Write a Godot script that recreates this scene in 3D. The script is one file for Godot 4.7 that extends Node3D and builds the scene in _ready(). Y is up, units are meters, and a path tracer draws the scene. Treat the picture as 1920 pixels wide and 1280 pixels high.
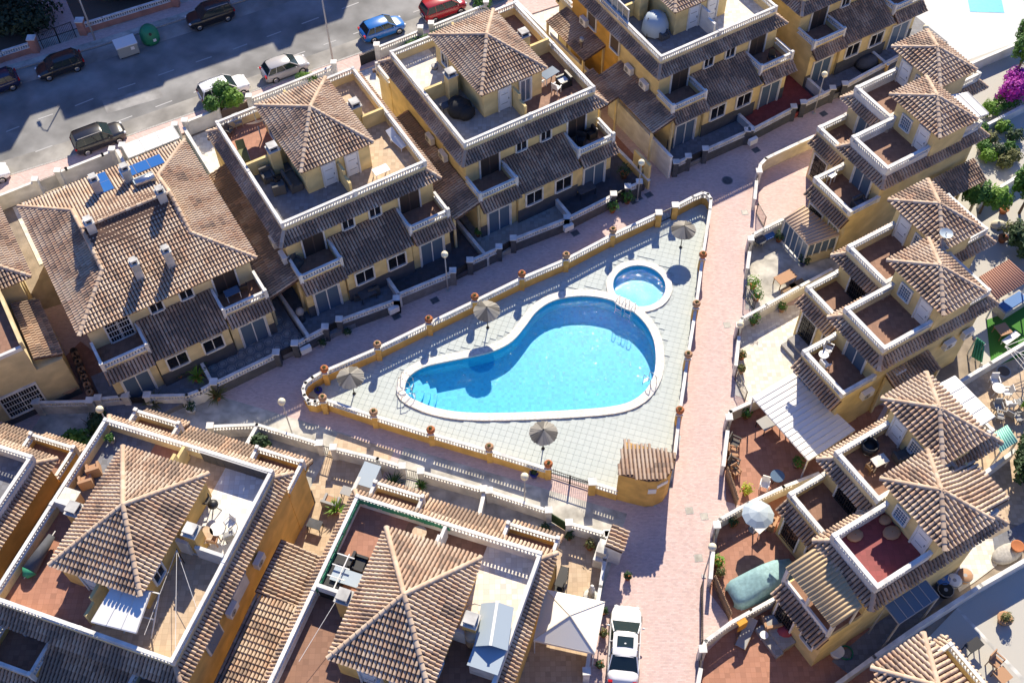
extends Node3D
# A holiday estate seen from the air: rows of yellow houses round a three-cornered pool yard. y is up, metres.

var M := {}                       # materials by name
var used := {}                    # node names taken at top level
var rng := RandomNumberGenerator.new()
var patches := FastNoiseLite.new()
var tile_mesh: ArrayMesh
var cap_mesh: ArrayMesh
var baluster_mesh: ArrayMesh
var queue: Array = []             # roof tiles waiting to be laid on the house being built
const LIFT := 1.4                # the houses stand on plinths above the lanes
const EYE := Vector3(0, 64.4, 0)


# ---------------------------------------------------------------- mesh building
class Shape:
	var st := SurfaceTool.new()
	var T := Transform3D.IDENTITY
	func _init(smooth := false):
		st.begin(Mesh.PRIMITIVE_TRIANGLES)
		st.set_smooth_group(0 if smooth else -1)
	func smooth(on: bool) -> Shape:
		st.set_smooth_group(0 if on else -1)
		return self
	func tri(a: Vector3, b: Vector3, c: Vector3):
		st.add_vertex(T * a); st.add_vertex(T * b); st.add_vertex(T * c)
	func quad(a: Vector3, b: Vector3, c: Vector3, d: Vector3):
		tri(a, b, c); tri(a, c, d)
	func box(c: Vector3, s: Vector3, b := Basis.IDENTITY) -> Shape:
		var h := s * 0.5
		var p := []
		for i in 8:
			p.append(c + b * Vector3(h.x if i & 1 else -h.x, h.y if i & 2 else -h.y, h.z if i & 4 else -h.z))
		quad(p[2], p[6], p[7], p[3]); quad(p[0], p[1], p[5], p[4])
		quad(p[4], p[5], p[7], p[6]); quad(p[1], p[0], p[2], p[3])
		quad(p[5], p[1], p[3], p[7]); quad(p[0], p[4], p[6], p[2])
		return self
	func span(lo: Vector3, hi: Vector3) -> Shape:            # a box from corner to corner
		return box((lo + hi) * 0.5, (hi - lo).abs())
	func bar(a: Vector3, b: Vector3, w: float, h: float) -> Shape:   # a squared bar along a line
		var d := (b - a)
		var z := d.normalized()
		var x := Vector3.UP.cross(z)
		x = Vector3.RIGHT if x.length() < 0.01 else x.normalized()
		return box((a + b) * 0.5, Vector3(w, h, d.length()), Basis(x, z.cross(x), z))
	func prism(poly: Array, y0: float, y1: float, floor_too := false) -> Shape:   # an upright prism over a plan outline (x, z)
		var q := PackedVector2Array(poly)
		if Geometry2D.is_polygon_clockwise(q): q.reverse()
		var t := Geometry2D.triangulate_polygon(q)
		for i in range(0, t.size(), 3):
			var a := q[t[i]]; var b := q[t[i + 1]]; var c := q[t[i + 2]]
			if (b - a).cross(c - a) < 0:
				var s := b; b = c; c = s
			tri(Vector3(a.x, y1, a.y), Vector3(b.x, y1, b.y), Vector3(c.x, y1, c.y))
			if floor_too: tri(Vector3(a.x, y0, a.y), Vector3(c.x, y0, c.y), Vector3(b.x, y0, b.y))
		if y1 - y0 > 0.0001:
			for i in q.size():
				var a := q[i]; var b := q[(i + 1) % q.size()]
				quad(Vector3(a.x, y1, a.y), Vector3(a.x, y0, a.y), Vector3(b.x, y0, b.y), Vector3(b.x, y1, b.y))
		return self
	func slab(poly: Array, thick: float) -> Shape:           # a sloping plate with an outline in space
		var n: Vector3 = (poly[1] - poly[0]).cross(poly[2] - poly[0]).normalized()
		if n.y < 0: n = -n
		var a := n.cross(Vector3.UP)
		a = Vector3.RIGHT if a.length() < 0.01 else a.normalized()
		var d := n.cross(a)
		var q := PackedVector2Array()
		for p in poly: q.append(Vector2(p.dot(a), p.dot(d)))
		var t := Geometry2D.triangulate_polygon(q)
		var down := -n * thick
		for i in range(0, t.size(), 3):
			var u: Vector3 = poly[t[i]]; var v: Vector3 = poly[t[i + 1]]; var w: Vector3 = poly[t[i + 2]]
			if (v - u).cross(w - u).dot(n) > 0:
				var s := v; v = w; w = s
			tri(u, v, w); tri(u + down, w + down, v + down)
		for i in poly.size():
			var u: Vector3 = poly[i]; var v: Vector3 = poly[(i + 1) % poly.size()]
			quad(u, v, v + down, u + down)
		return self
	func tube(pts: Array, r: float, n := 6) -> Shape:
		for i in pts.size() - 1:
			cone(pts[i], pts[i + 1], r, r, n)
		return self
	func cone(a: Vector3, b: Vector3, r0: float, r1: float, n := 8, caps := true) -> Shape:
		var z := (b - a).normalized()
		var x := z.cross(Vector3.UP if absf(z.y) < 0.9 else Vector3.RIGHT).normalized()
		var y := z.cross(x)
		for i in n:
			var p := x * cos(TAU * i / n) + y * sin(TAU * i / n)
			var q := x * cos(TAU * (i + 1) / n) + y * sin(TAU * (i + 1) / n)
			if r1 > 0.0001: quad(a + p * r0, b + p * r1, b + q * r1, a + q * r0)
			else: tri(a + p * r0, b, a + q * r0)
			if caps:
				if r1 > 0.0001: tri(b, b + q * r1, b + p * r1)
				tri(a, a + p * r0, a + q * r0)
		return self
	func lathe(c: Vector3, prof: Array, n := 10) -> Shape:    # profile points are (radius, height)
		for k in prof.size() - 1:
			var a: Vector2 = prof[k]; var b: Vector2 = prof[k + 1]
			for i in n:
				var s := TAU * i / n; var t := TAU * (i + 1) / n
				var u := Vector3(cos(s), 0, sin(s)); var v := Vector3(cos(t), 0, sin(t))
				if a.x < 0.001: tri(c + Vector3(0, a.y, 0), c + v * b.x + Vector3(0, b.y, 0), c + u * b.x + Vector3(0, b.y, 0))
				elif b.x < 0.001: tri(c + u * a.x + Vector3(0, a.y, 0), c + v * a.x + Vector3(0, a.y, 0), c + Vector3(0, b.y, 0))
				else: quad(c + u * a.x + Vector3(0, a.y, 0), c + v * a.x + Vector3(0, a.y, 0), c + v * b.x + Vector3(0, b.y, 0), c + u * b.x + Vector3(0, b.y, 0))
		return self
	func ball(c: Vector3, r: Vector3, n := 12) -> Shape:
		var m := n / 2
		for k in m:
			var a := PI * k / m - PI / 2; var b := PI * (k + 1) / m - PI / 2
			for i in n:
				var s := TAU * i / n; var t := TAU * (i + 1) / n
				var f := func(e: float, g: float): return c + Vector3(cos(e) * cos(g), sin(e), cos(e) * sin(g)) * r
				if k == 0: tri(f.call(a, s), f.call(b, t), f.call(b, s))
				elif k == m - 1: tri(f.call(a, s), f.call(a, t), f.call(b, s))
				else: quad(f.call(a, s), f.call(a, t), f.call(b, t), f.call(b, s))
		return self
	func mesh() -> ArrayMesh:
		st.generate_normals()
		return st.commit()


# ---------------------------------------------------------------- naming and parenting
func numbered(called: String) -> String:
	var n: int = used.get(called, 0)
	used[called] = n + 1
	return called if n == 0 else "%s_%03d" % [called, n]

func tag(o: Node, label: String, category: String, group := "") -> Node:
	o.set_meta("label", label)
	o.set_meta("category", category)
	if group: o.set_meta("group", group)
	return o

func thing(called: String, label: String, category: String, at := Vector3.ZERO, turn := 0.0, group := "") -> Node3D:
	var o := Node3D.new()
	o.name = numbered(called)
	add_child(o)
	o.position = at
	o.rotation.y = turn
	tag(o, label, category, group)
	return o

func put(parent: Node, called: String, mesh: Mesh, mat: Material) -> MeshInstance3D:
	var o := MeshInstance3D.new()
	o.name = called if parent != self else numbered(called)
	o.mesh = mesh
	o.material_override = mat
	parent.add_child(o, true)
	return o

func part(parent: Node, called: String, s: Shape, mat: Material) -> MeshInstance3D:
	return put(parent, called, s.mesh(), mat)

func setting(called: String, s: Shape, mat: Material) -> MeshInstance3D:
	var o := part(self, called, s, mat)
	o.set_meta("kind", "structure")
	return o

func copies(parent: Node, called: String, mesh: Mesh, mat: Material, xf: Array, col := []) -> MultiMeshInstance3D:
	var mm := MultiMesh.new()
	mm.transform_format = MultiMesh.TRANSFORM_3D
	mm.use_colors = not col.is_empty()
	mm.mesh = mesh
	mm.instance_count = xf.size()
	for i in xf.size():
		mm.set_instance_transform(i, xf[i])
		if col: mm.set_instance_color(i, col[i])
	var o := MultiMeshInstance3D.new()
	o.name = called if parent != self else numbered(called)
	o.multimesh = mm
	o.material_override = mat
	o.set_meta("kind", "stuff")
	parent.add_child(o, true)
	return o

func dup(o: Node3D, at: Vector3, turn: float, label: String, group := "") -> Node3D:
	var c: Node3D = o.duplicate()
	c.name = numbered(String(o.name).rstrip("0123456789").rstrip("_"))
	add_child(c)
	c.position = at
	c.rotation.y = turn
	c.set_meta("label", label)
	if group: c.set_meta("group", group)
	return c


# ---------------------------------------------------------------- materials
func lin(r: float, g: float, b: float) -> Color:      # a base colour given as linear reflectance
	return Color(r, g, b).linear_to_srgb()

func grain(seed_: int, freq: float, lo: float, hi: float, octaves := 4, size := 256) -> ImageTexture:   # a tiling grey mottle
	var n := FastNoiseLite.new()
	n.seed = seed_
	n.noise_type = FastNoiseLite.TYPE_SIMPLEX_SMOOTH
	n.frequency = freq
	n.fractal_octaves = octaves
	var im := n.get_seamless_image(size, size)
	im.convert(Image.FORMAT_RGB8)
	for y in size:
		for x in size:
			var v := lerpf(lo, hi, im.get_pixel(x, y).r)
			im.set_pixel(x, y, Color(v, v, v))
	return ImageTexture.create_from_image(im)

func mat(called: String, c: Color, rough := 0.85, tex: Texture2D = null, metres := 2.0, metal := 0.0) -> StandardMaterial3D:
	var m := StandardMaterial3D.new()
	m.resource_name = called
	m.albedo_color = c
	m.roughness = rough
	m.metallic = metal
	if tex:
		m.albedo_texture = tex
		m.uv1_triplanar = true
		m.uv1_world_triplanar = true
		m.uv1_scale = Vector3.ONE / metres
	M[called] = m
	return m

func brick_image(cols: int, rows: int, size: int, tones: Array, joint: Color, gap: float, bond := true) -> ImageTexture:
	var im := Image.create(size, size, false, Image.FORMAT_RGB8)
	im.fill(joint)
	var w := float(size) / cols
	var h := float(size) / rows
	for r in rows:
		for c in cols:
			var t: Color = tones[rng.randi() % tones.size()]
			t = t * rng.randf_range(0.94, 1.04)
			var x := c * w + (w * 0.5 if bond and r % 2 else 0.0)
			for piece in [x, x - size]:
				im.fill_rect(Rect2i(int(piece + gap), int(r * h + gap), maxi(1, int(w - gap)), maxi(1, int(h - gap))), t)
	for y in size:
		for x in size:
			im.set_pixel(x, y, im.get_pixel(x, y) * rng.randf_range(0.95, 1.05))
	return ImageTexture.create_from_image(im)

func make_materials():
	var plaster := grain(3, 0.012, 0.80, 1.02, 5)
	var blotch := grain(5, 0.02, 0.78, 1.0, 5)
	var fine := grain(7, 0.08, 0.82, 1.0, 3)
	var stain := grain(9, 0.008, 0.70, 1.0, 5)
	# plaster
	mat("yellow", lin(0.85, 0.66, 0.31), 0.9, plaster, 5.0)
	mat("ochre", lin(0.80, 0.52, 0.17), 0.9, plaster, 5.0)
	mat("orange_wall", lin(0.76, 0.43, 0.09), 0.9, plaster, 5.0)
	mat("cream", lin(0.80, 0.66, 0.38), 0.9, plaster, 5.0)
	mat("pale_cream", lin(0.80, 0.72, 0.56), 0.9, stain, 4.0)
	mat("white", lin(0.83, 0.82, 0.79), 0.85, plaster, 4.0)
	mat("old_white", lin(0.74, 0.73, 0.69), 0.9, stain, 3.0)
	mat("pool_wall", lin(0.72, 0.43, 0.12), 0.9, plaster, 4.0)
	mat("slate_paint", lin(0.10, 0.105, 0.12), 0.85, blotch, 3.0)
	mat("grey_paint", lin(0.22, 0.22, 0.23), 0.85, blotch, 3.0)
	mat("pink_plaster", lin(0.55, 0.26, 0.19), 0.9, plaster, 4.0)
	# roofs
	var t := mat("tile", Color.WHITE, 0.85, fine, 0.5)
	t.vertex_color_use_as_albedo = true
	mat("roof_base", lin(0.15, 0.085, 0.06), 0.9, blotch, 1.5)
	var tones := [Vector3(0.66, 0.49, 0.35), Vector3(0.60, 0.43, 0.30), Vector3(0.70, 0.55, 0.41), Vector3(0.50, 0.34, 0.235), Vector3(0.36, 0.26, 0.19), Vector3(0.61, 0.40, 0.265)]
	for i in 6:
		mat("tile_%d" % i, lin(tones[i].x, tones[i].y, tones[i].z), 0.85, fine, 0.5)
	mat("orange_tile", lin(0.52, 0.22, 0.10), 0.85, fine, 0.5)
	# floors
	var terra := brick_image(8, 8, 512, [Color(0.97, 0.96, 0.95), Color(0.93, 0.92, 0.91), Color(1, 1, 1)], Color(0.80, 0.78, 0.76), 2.0, false)
	mat("terracotta", lin(0.40, 0.19, 0.125), 0.75, terra, 2.4)
	mat("brown_floor", lin(0.27, 0.145, 0.095), 0.75, terra, 2.4)
	mat("red_floor", lin(0.27, 0.05, 0.05), 0.6, terra, 2.4)
	mat("sand_floor", lin(0.55, 0.42, 0.29), 0.8, terra, 2.4)
	mat("pale_floor", lin(0.74, 0.70, 0.62), 0.8, terra, 2.4)
	mat("plaza", lin(0.66, 0.68, 0.68), 0.8, fine, 1.5)
	mat("white_floor", lin(0.78, 0.78, 0.76), 0.8, terra, 2.4)
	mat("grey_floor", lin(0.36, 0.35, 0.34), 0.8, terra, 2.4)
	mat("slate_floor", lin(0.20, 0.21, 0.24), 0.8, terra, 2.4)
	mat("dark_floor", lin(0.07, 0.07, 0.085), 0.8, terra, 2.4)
	mat("cement", lin(0.62, 0.59, 0.52), 0.9, stain, 3.0)
	mat("gravel", lin(0.56, 0.54, 0.49), 0.95, fine, 0.6)
	mat("soil", lin(0.16, 0.12, 0.09), 0.95, fine, 0.8)
	mat("earth", lin(0.34, 0.28, 0.22), 0.95, blotch, 6.0)
	mat("lawn", lin(0.06, 0.22, 0.03), 0.95, fine, 0.7)
	# paving of the lanes, the deck, the road
	mat("paver", lin(0.62, 0.49, 0.46), 0.85, brick_image(20, 40, 1024, [Color(1, 0.97, 0.96), Color(0.965, 0.94, 0.94), Color(0.98, 0.95, 0.94), Color(0.95, 0.93, 0.92)], Color(0.86, 0.83, 0.82), 2.0), 4.0)
	mat("footway", lin(0.66, 0.50, 0.46), 0.85, M.paver.albedo_texture, 4.0)
	mat("deck_joint", lin(0.53, 0.58, 0.57), 0.9, blotch, 2.0)
	for i in 4:
		mat("deck_%d" % i, [lin(0.58, 0.64, 0.625), lin(0.565, 0.625, 0.61), lin(0.59, 0.65, 0.635), lin(0.57, 0.63, 0.615)][i], 0.8, fine, 0.7)
	mat("coping", lin(0.84, 0.80, 0.74), 0.7, blotch, 1.5)
	mat("asphalt", lin(0.30, 0.30, 0.295), 0.9, stain, 9.0)
	mat("road_paint", lin(0.52, 0.52, 0.51), 0.8, fine, 0.8)
	mat("kerb", lin(0.50, 0.48, 0.45), 0.9, blotch, 1.0)
	mat("patch", lin(0.36, 0.355, 0.345), 0.9, stain, 5.0)
	mat("bay", lin(0.40, 0.385, 0.355), 0.9, stain, 7.0)
	# pool
	var blues := brick_image(32, 32, 512, [Color(0.62, 0.90, 0.95), Color(0.80, 0.95, 0.98), Color(1, 1, 1), Color(0.70, 0.93, 0.97), Color(0.90, 0.98, 1.0)], Color(0.86, 0.96, 0.98), 1.0, false)
	mat("mosaic", lin(0.025, 0.50, 0.74), 0.5, blues, 6.4)
	var water := mat("water", Color(0.3, 0.8, 1.0, 0.08), 0.04)
	water.metallic_specular = 0.2
	water.transparency = BaseMaterial3D.TRANSPARENCY_ALPHA
	var rip := FastNoiseLite.new()
	rip.seed = 11
	rip.frequency = 0.03
	rip.fractal_octaves = 3
	var ri := rip.get_seamless_image(256, 256)
	ri.convert(Image.FORMAT_RGB8)
	ri.bump_map_to_normal_map(2.5)
	water.normal_enabled = true
	water.normal_texture = ImageTexture.create_from_image(ri)
	water.uv1_triplanar = true
	water.uv1_world_triplanar = true
	water.uv1_scale = Vector3.ONE / 2.5
	# glass, metal, paint, plastic
	mat("dark_glass", lin(0.012, 0.014, 0.02), 0.08)
	mat("blue_glass", lin(0.10, 0.15, 0.22), 0.12)
	mat("car_glass", lin(0.02, 0.035, 0.04), 0.05)
	mat("shutter", lin(0.045, 0.035, 0.032), 0.5)
	mat("brown_shutter", lin(0.12, 0.085, 0.07), 0.6)
	mat("door_white", lin(0.78, 0.80, 0.82), 0.45)
	mat("steel", lin(0.55, 0.55, 0.56), 0.3, null, 1.0, 0.9)
	mat("pole_grey", lin(0.42, 0.42, 0.42), 0.5)
	mat("black_iron", lin(0.02, 0.02, 0.022), 0.5)
	mat("rubber", lin(0.015, 0.015, 0.016), 0.8)
	mat("plastic_white", lin(0.75, 0.74, 0.72), 0.5)
	mat("plastic_grey", lin(0.30, 0.30, 0.30), 0.6)
	mat("lamp_globe", lin(0.84, 0.78, 0.56), 0.3)
	mat("clay", lin(0.50, 0.17, 0.06), 0.85, fine, 0.4)
	mat("clay_pale", lin(0.52, 0.30, 0.17), 0.85, fine, 0.4)
	mat("pot_blue", lin(0.03, 0.03, 0.20), 0.3)
	mat("thatch", lin(0.36, 0.34, 0.30), 0.95, fine, 0.5)
	mat("thatch_dark", lin(0.16, 0.15, 0.135), 0.95, fine, 0.5)
	mat("timber", lin(0.30, 0.18, 0.09), 0.8, fine, 0.6)
	mat("wicker", lin(0.12, 0.11, 0.10), 0.8, fine, 0.3)
	mat("canvas", lin(0.80, 0.77, 0.72), 0.9)
	mat("cover_blue", lin(0.30, 0.50, 0.52), 0.7, blotch, 1.5)
	mat("grey_sheet", lin(0.35, 0.42, 0.48), 0.5)
	mat("solar", lin(0.03, 0.12, 0.36), 0.1)
	mat("green_plastic", lin(0.02, 0.22, 0.11), 0.5)
	mat("green_shade", lin(0.03, 0.25, 0.14), 0.7)
	mat("mint", lin(0.35, 0.70, 0.58), 0.6)
	mat("bin_grey", lin(0.30, 0.33, 0.33), 0.6)
	mat("yellow_sheet", lin(0.66, 0.50, 0.29), 0.7, fine, 0.8)
	mat("rust_sheet", lin(0.45, 0.24, 0.18), 0.8, fine, 0.8)
	mat("red_cloth", lin(0.35, 0.06, 0.08), 0.9)
	mat("amber_cloth", lin(0.62, 0.30, 0.04), 0.9)
	mat("bamboo", lin(0.40, 0.26, 0.16), 0.9, fine, 0.5)
	mat("sign_blue", lin(0.05, 0.16, 0.40), 0.6)
	mat("plate_white", lin(0.8, 0.8, 0.8), 0.5)
	mat("tail_red", lin(0.45, 0.01, 0.01), 0.2)
	mat("headlamp", lin(0.7, 0.72, 0.75), 0.1)
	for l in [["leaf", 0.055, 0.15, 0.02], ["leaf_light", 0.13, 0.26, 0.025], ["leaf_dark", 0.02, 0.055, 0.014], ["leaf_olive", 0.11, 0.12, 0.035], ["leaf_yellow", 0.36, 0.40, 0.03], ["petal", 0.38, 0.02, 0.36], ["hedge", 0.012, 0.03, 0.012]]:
		var m := mat(l[0], lin(l[1], l[2], l[3]), 0.7)
		m.backlight_enabled = true
		m.backlight = lin(l[1] * 0.5, l[2] * 0.5, l[3] * 0.3)
	mat("bark", lin(0.14, 0.10, 0.07), 0.95, fine, 0.5)
	for c in [["paint_white", 0.82, 0.82, 0.82], ["paint_black", 0.012, 0.012, 0.016], ["paint_grey", 0.018, 0.018, 0.022], ["paint_silver", 0.42, 0.41, 0.41], ["paint_blue", 0.02, 0.16, 0.50], ["paint_red", 0.38, 0.015, 0.02], ["paint_navy", 0.01, 0.015, 0.06]]:
		var m := mat(c[0], lin(c[1], c[2], c[3]), 0.3)
		m.clearcoat_enabled = true
		m.clearcoat = 0.8
		m.clearcoat_roughness = 0.05


func make_light():
	var cam := Camera3D.new()
	cam.name = "camera"
	cam.keep_aspect = Camera3D.KEEP_HEIGHT
	cam.fov = 33.1
	cam.near = 0.5
	cam.far = 4000
	cam.transform = Transform3D(Basis(Vector3(0.99978, -0.0122, 0.01722), Vector3(0.0211, 0.57797, -0.81579), Vector3(0, 0.81597, 0.5781)).orthonormalized(), EYE)
	add_child(cam)
	cam.current = true
	var env := Environment.new()
	env.background_mode = Environment.BG_SKY
	var sm := ProceduralSkyMaterial.new()
	sm.sky_top_color = Color(0.31, 0.49, 0.82)
	sm.sky_horizon_color = Color(0.74, 0.82, 0.93)
	sm.sky_curve = 0.15
	sm.ground_bottom_color = Color(0.36, 0.34, 0.30)
	sm.ground_horizon_color = Color(0.62, 0.70, 0.78)
	var sky := Sky.new()
	sky.sky_material = sm
	env.sky = sky
	env.background_energy_multiplier = 0.52
	env.tonemap_mode = Environment.TONE_MAPPER_LINEAR
	env.tonemap_exposure = 1.75
	env.sdfgi_enabled = true
	env.ssao_enabled = true
	env.ssil_enabled = true
	var we := WorldEnvironment.new()
	we.name = "world_environment"
	we.environment = env
	add_child(we)
	var sun := DirectionalLight3D.new()
	sun.name = "sun"
	sun.light_energy = 1.6
	sun.light_color = Color(1.0, 0.95, 0.86)
	sun.light_angular_distance = 0.5
	sun.shadow_enabled = true
	var e := deg_to_rad(36.2)
	sun.transform.basis = Basis.looking_at(Vector3(-0.161 * cos(e), -sin(e), 0.987 * cos(e)))
	add_child(sun)


# ---------------------------------------------------------------- roofs
func make_shared():
	var s := Shape.new(true)                       # a barrel tile: an arched shell, wider at its lower end, closed by a mortared mouth
	var n := 5
	for i in n:
		var a := PI * i / n; var b := PI * (i + 1) / n
		var p := func(t: float, r: float, z: float, up: float): return Vector3(cos(t) * r, sin(t) * r * 0.85 + up, z)
		s.quad(p.call(a, 0.5, 0.5, 0.3), p.call(b, 0.5, 0.5, 0.3), p.call(b, 0.43, -0.62, 0.0), p.call(a, 0.43, -0.62, 0.0))
	s.smooth(false)
	for i in n:
		var a := PI * i / n; var b := PI * (i + 1) / n
		s.tri(Vector3(0, -0.1, 0.46), Vector3(cos(b) * 0.5, sin(b) * 0.425 + 0.28, 0.46), Vector3(cos(a) * 0.5, sin(a) * 0.425 + 0.28, 0.46))
	tile_mesh = s.mesh()
	s = Shape.new(true)                            # a hip or ridge tile
	for i in 6:
		var a := PI * i / 6; var b := PI * (i + 1) / 6
		s.quad(Vector3(cos(a) * 0.15, sin(a) * 0.13 + 0.02, 0.21), Vector3(cos(b) * 0.15, sin(b) * 0.13 + 0.02, 0.21), Vector3(cos(b) * 0.125, sin(b) * 0.11, -0.24), Vector3(cos(a) * 0.125, sin(a) * 0.11, -0.24))
	s.smooth(false)
	for i in 6:
		var a := PI * i / 6; var b := PI * (i + 1) / 6
		s.tri(Vector3(0, 0, 0.2), Vector3(cos(b) * 0.15, sin(b) * 0.13 + 0.02, 0.2), Vector3(cos(a) * 0.15, sin(a) * 0.13 + 0.02, 0.2))
	cap_mesh = s.mesh()
	s = Shape.new(true)
	s.lathe(Vector3.ZERO, [Vector2(0.055, 0), Vector2(0.055, 0.1), Vector2(0.032, 0.16), Vector2(0.07, 0.42), Vector2(0.06, 0.55), Vector2(0.03, 0.8), Vector2(0.055, 0.9), Vector2(0.055, 1.0)], 7)
	baluster_mesh = s.mesh()
	patches.seed = 21
	patches.frequency = 0.3
	patches.fractal_octaves = 2

# one slope: a plate, and on it rows of barrel tiles from the eave up; pale = share of pale tiles
func roof(parent: Node3D, called: String, poly: Array, wear := 0.0, pitch := 0.22, row := 0.36, one_tone := -1) -> MeshInstance3D:
	var o := part(parent, called, Shape.new().slab(poly, 0.12), M.roof_base)
	var n: Vector3 = (poly[1] - poly[0]).cross(poly[2] - poly[0]).normalized()
	if n.y < 0: n = -n
	var d := (Vector3.DOWN + n * n.y).normalized()
	var a := n.cross(d)
	var q := PackedVector2Array()
	var lo := Vector2(1e9, 1e9); var hi := Vector2(-1e9, -1e9)
	for p in poly:
		var u := Vector2(p.dot(a), p.dot(d))
		q.append(u); lo = lo.min(u); hi = hi.max(u)
	var h: float = poly[0].dot(n)
	var cols := maxi(1, roundi((hi.x - lo.x) / pitch))
	var step := (hi.x - lo.x) / cols
	var to_world := parent.global_transform
	for i in cols:
		var u := lo.x + step * (i + 0.5)
		var k := 0
		while hi.y + 0.05 - row * k > lo.y:
			var v := hi.y + 0.05 - row * (k + 0.5)
			k += 1
			if not Geometry2D.is_point_in_polygon(Vector2(u, minf(v, hi.y - 0.02)), q): continue
			var p := a * u + d * (v + rng.randf_range(-0.012, 0.012)) + n * (h + 0.005)
			var b := Basis(a * pitch * 0.80, n * pitch * 1.05, d * row) * Basis(Vector3.UP, rng.randf_range(-0.03, 0.03))
			var w := to_world * p
			var t := one_tone
			if t < 0:
				var x := patches.get_noise_2d(w.x * 1.3, w.z * 1.3) + rng.randf_range(-0.3, 0.3) + wear
				t = 2 if x < -0.32 else 0 if x < -0.02 else 1 if x < 0.22 else 5 if x < 0.34 else 3 if x < 0.48 else 4
			queue.append([EYE.distance_squared_to(w), o, Transform3D(b, p), t])
	return o

# lay the queued tiles: the nearest ones each a piece of its own, the others joined per slope
func lay(singles: int):
	queue.sort_custom(func(x, y): return x[0] < y[0])
	var rest := {}
	for i in queue.size():
		var t: Array = queue[i]
		if i < singles:
			put(t[1], "tile", tile_mesh, M["tile_%d" % t[3]] if t[3] < 6 else M.orange_tile).transform = t[2]
		else:
			if not rest.has(t[1]): rest[t[1]] = [[], []]
			rest[t[1]][0].append(t[2])
			var c: Color = (M["tile_%d" % t[3]] if t[3] < 6 else M.orange_tile).albedo_color.srgb_to_linear()
			rest[t[1]][1].append(c * rng.randf_range(0.92, 1.06))
	for o in rest: copies(o, "roof_tiles", tile_mesh, M.tile, rest[o][0], rest[o][1])
	queue.clear()

func caps(parent: Node, a: Vector3, b: Vector3, tone := 0):
	var d := (a - b).normalized()
	var x := Vector3.UP.cross(d).normalized()
	var n := maxi(1, roundi(a.distance_to(b) / 0.38))
	for i in n:
		var p := b.lerp(a, (i + 0.5) / n)
		var o := put(parent, "ridge_tile", cap_mesh, M["tile_%d" % [tone, 2, tone, 1][rng.randi() % 4]])
		o.transform = Transform3D(Basis(x, d.cross(x), d * (a.distance_to(b) / n / 0.38)), p + Vector3(0, 0.05, 0))

func hip_roof(root: Node3D, hx: float, hz: float, y: float, top: float, wear := 0.0, pitch := 0.22, called := "tower_roof"):
	var p := [Vector3(-hx, y, hz), Vector3(hx, y, hz), Vector3(hx, y, -hz), Vector3(-hx, y, -hz)]
	var apex := Vector3(0, top, 0)
	for i in 4:
		var o := roof(root, called, [p[i], p[(i + 1) % 4], apex], wear, pitch)
		caps(o, p[i], apex)


# ---------------------------------------------------------------- balustrades, doors, windows
# a low wall with turned balusters and a rail along the points; h = plinth height, hb = baluster height
func balustrade(root: Node3D, pts: Array, y: float, h: float, hb: float, plinth: Material, piers := 2.4, thick := 0.16, called := "parapet", rail_mat: Material = null, ends := true) -> MeshInstance3D:
	var s := Shape.new(); var r := Shape.new(); var xf := []
	var white: Material = M.white if rail_mat == null else rail_mat
	var posts := Shape.new(); var any := false
	for i in pts.size() - 1:
		var a: Vector3 = pts[i]; var b: Vector3 = pts[i + 1]
		a.y = y; b.y = y
		var len := a.distance_to(b)
		if len < 0.02: continue
		var dir := (b - a) / len
		var grow := dir * (thick * 0.45)
		s.bar(a + Vector3(0, h / 2, 0) - grow, b + Vector3(0, h / 2, 0) + grow, thick, h)
		r.bar(a + Vector3(0, h + hb + 0.05, 0) - grow * 1.15, b + Vector3(0, h + hb + 0.05, 0) + grow * 1.15, thick * 1.25, 0.1)
		r.bar(a + Vector3(0, h + 0.02, 0) - grow * 1.1, b + Vector3(0, h + 0.02, 0) + grow * 1.1, thick * 1.15, 0.045)
		var n := maxi(1, roundi(len / 0.2))
		for k in n:
			xf.append(Transform3D(Basis.from_scale(Vector3(1, hb, 1)), a.lerp(b, (k + 0.5) / n) + Vector3(0, h + 0.01, 0)))
		if piers > 0.0:
			var m := maxi(1, roundi(len / piers))
			for k in range(0 if ends and i == 0 else 1, m + 1 if ends or i < pts.size() - 2 else m):
				posts.bar(a.lerp(b, float(k) / m) + Vector3(0, h - 0.03, 0), a.lerp(b, float(k) / m) + Vector3(0, h + hb + 0.13, 0), thick * 1.35, thick * 1.35)
				any = true
	var o := part(root, called, s, plinth)
	part(o, "rail", r, white)
	copies(o, "balusters", baluster_mesh, white, xf)
	if any: part(o, "piers", posts, white)
	return o

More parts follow.
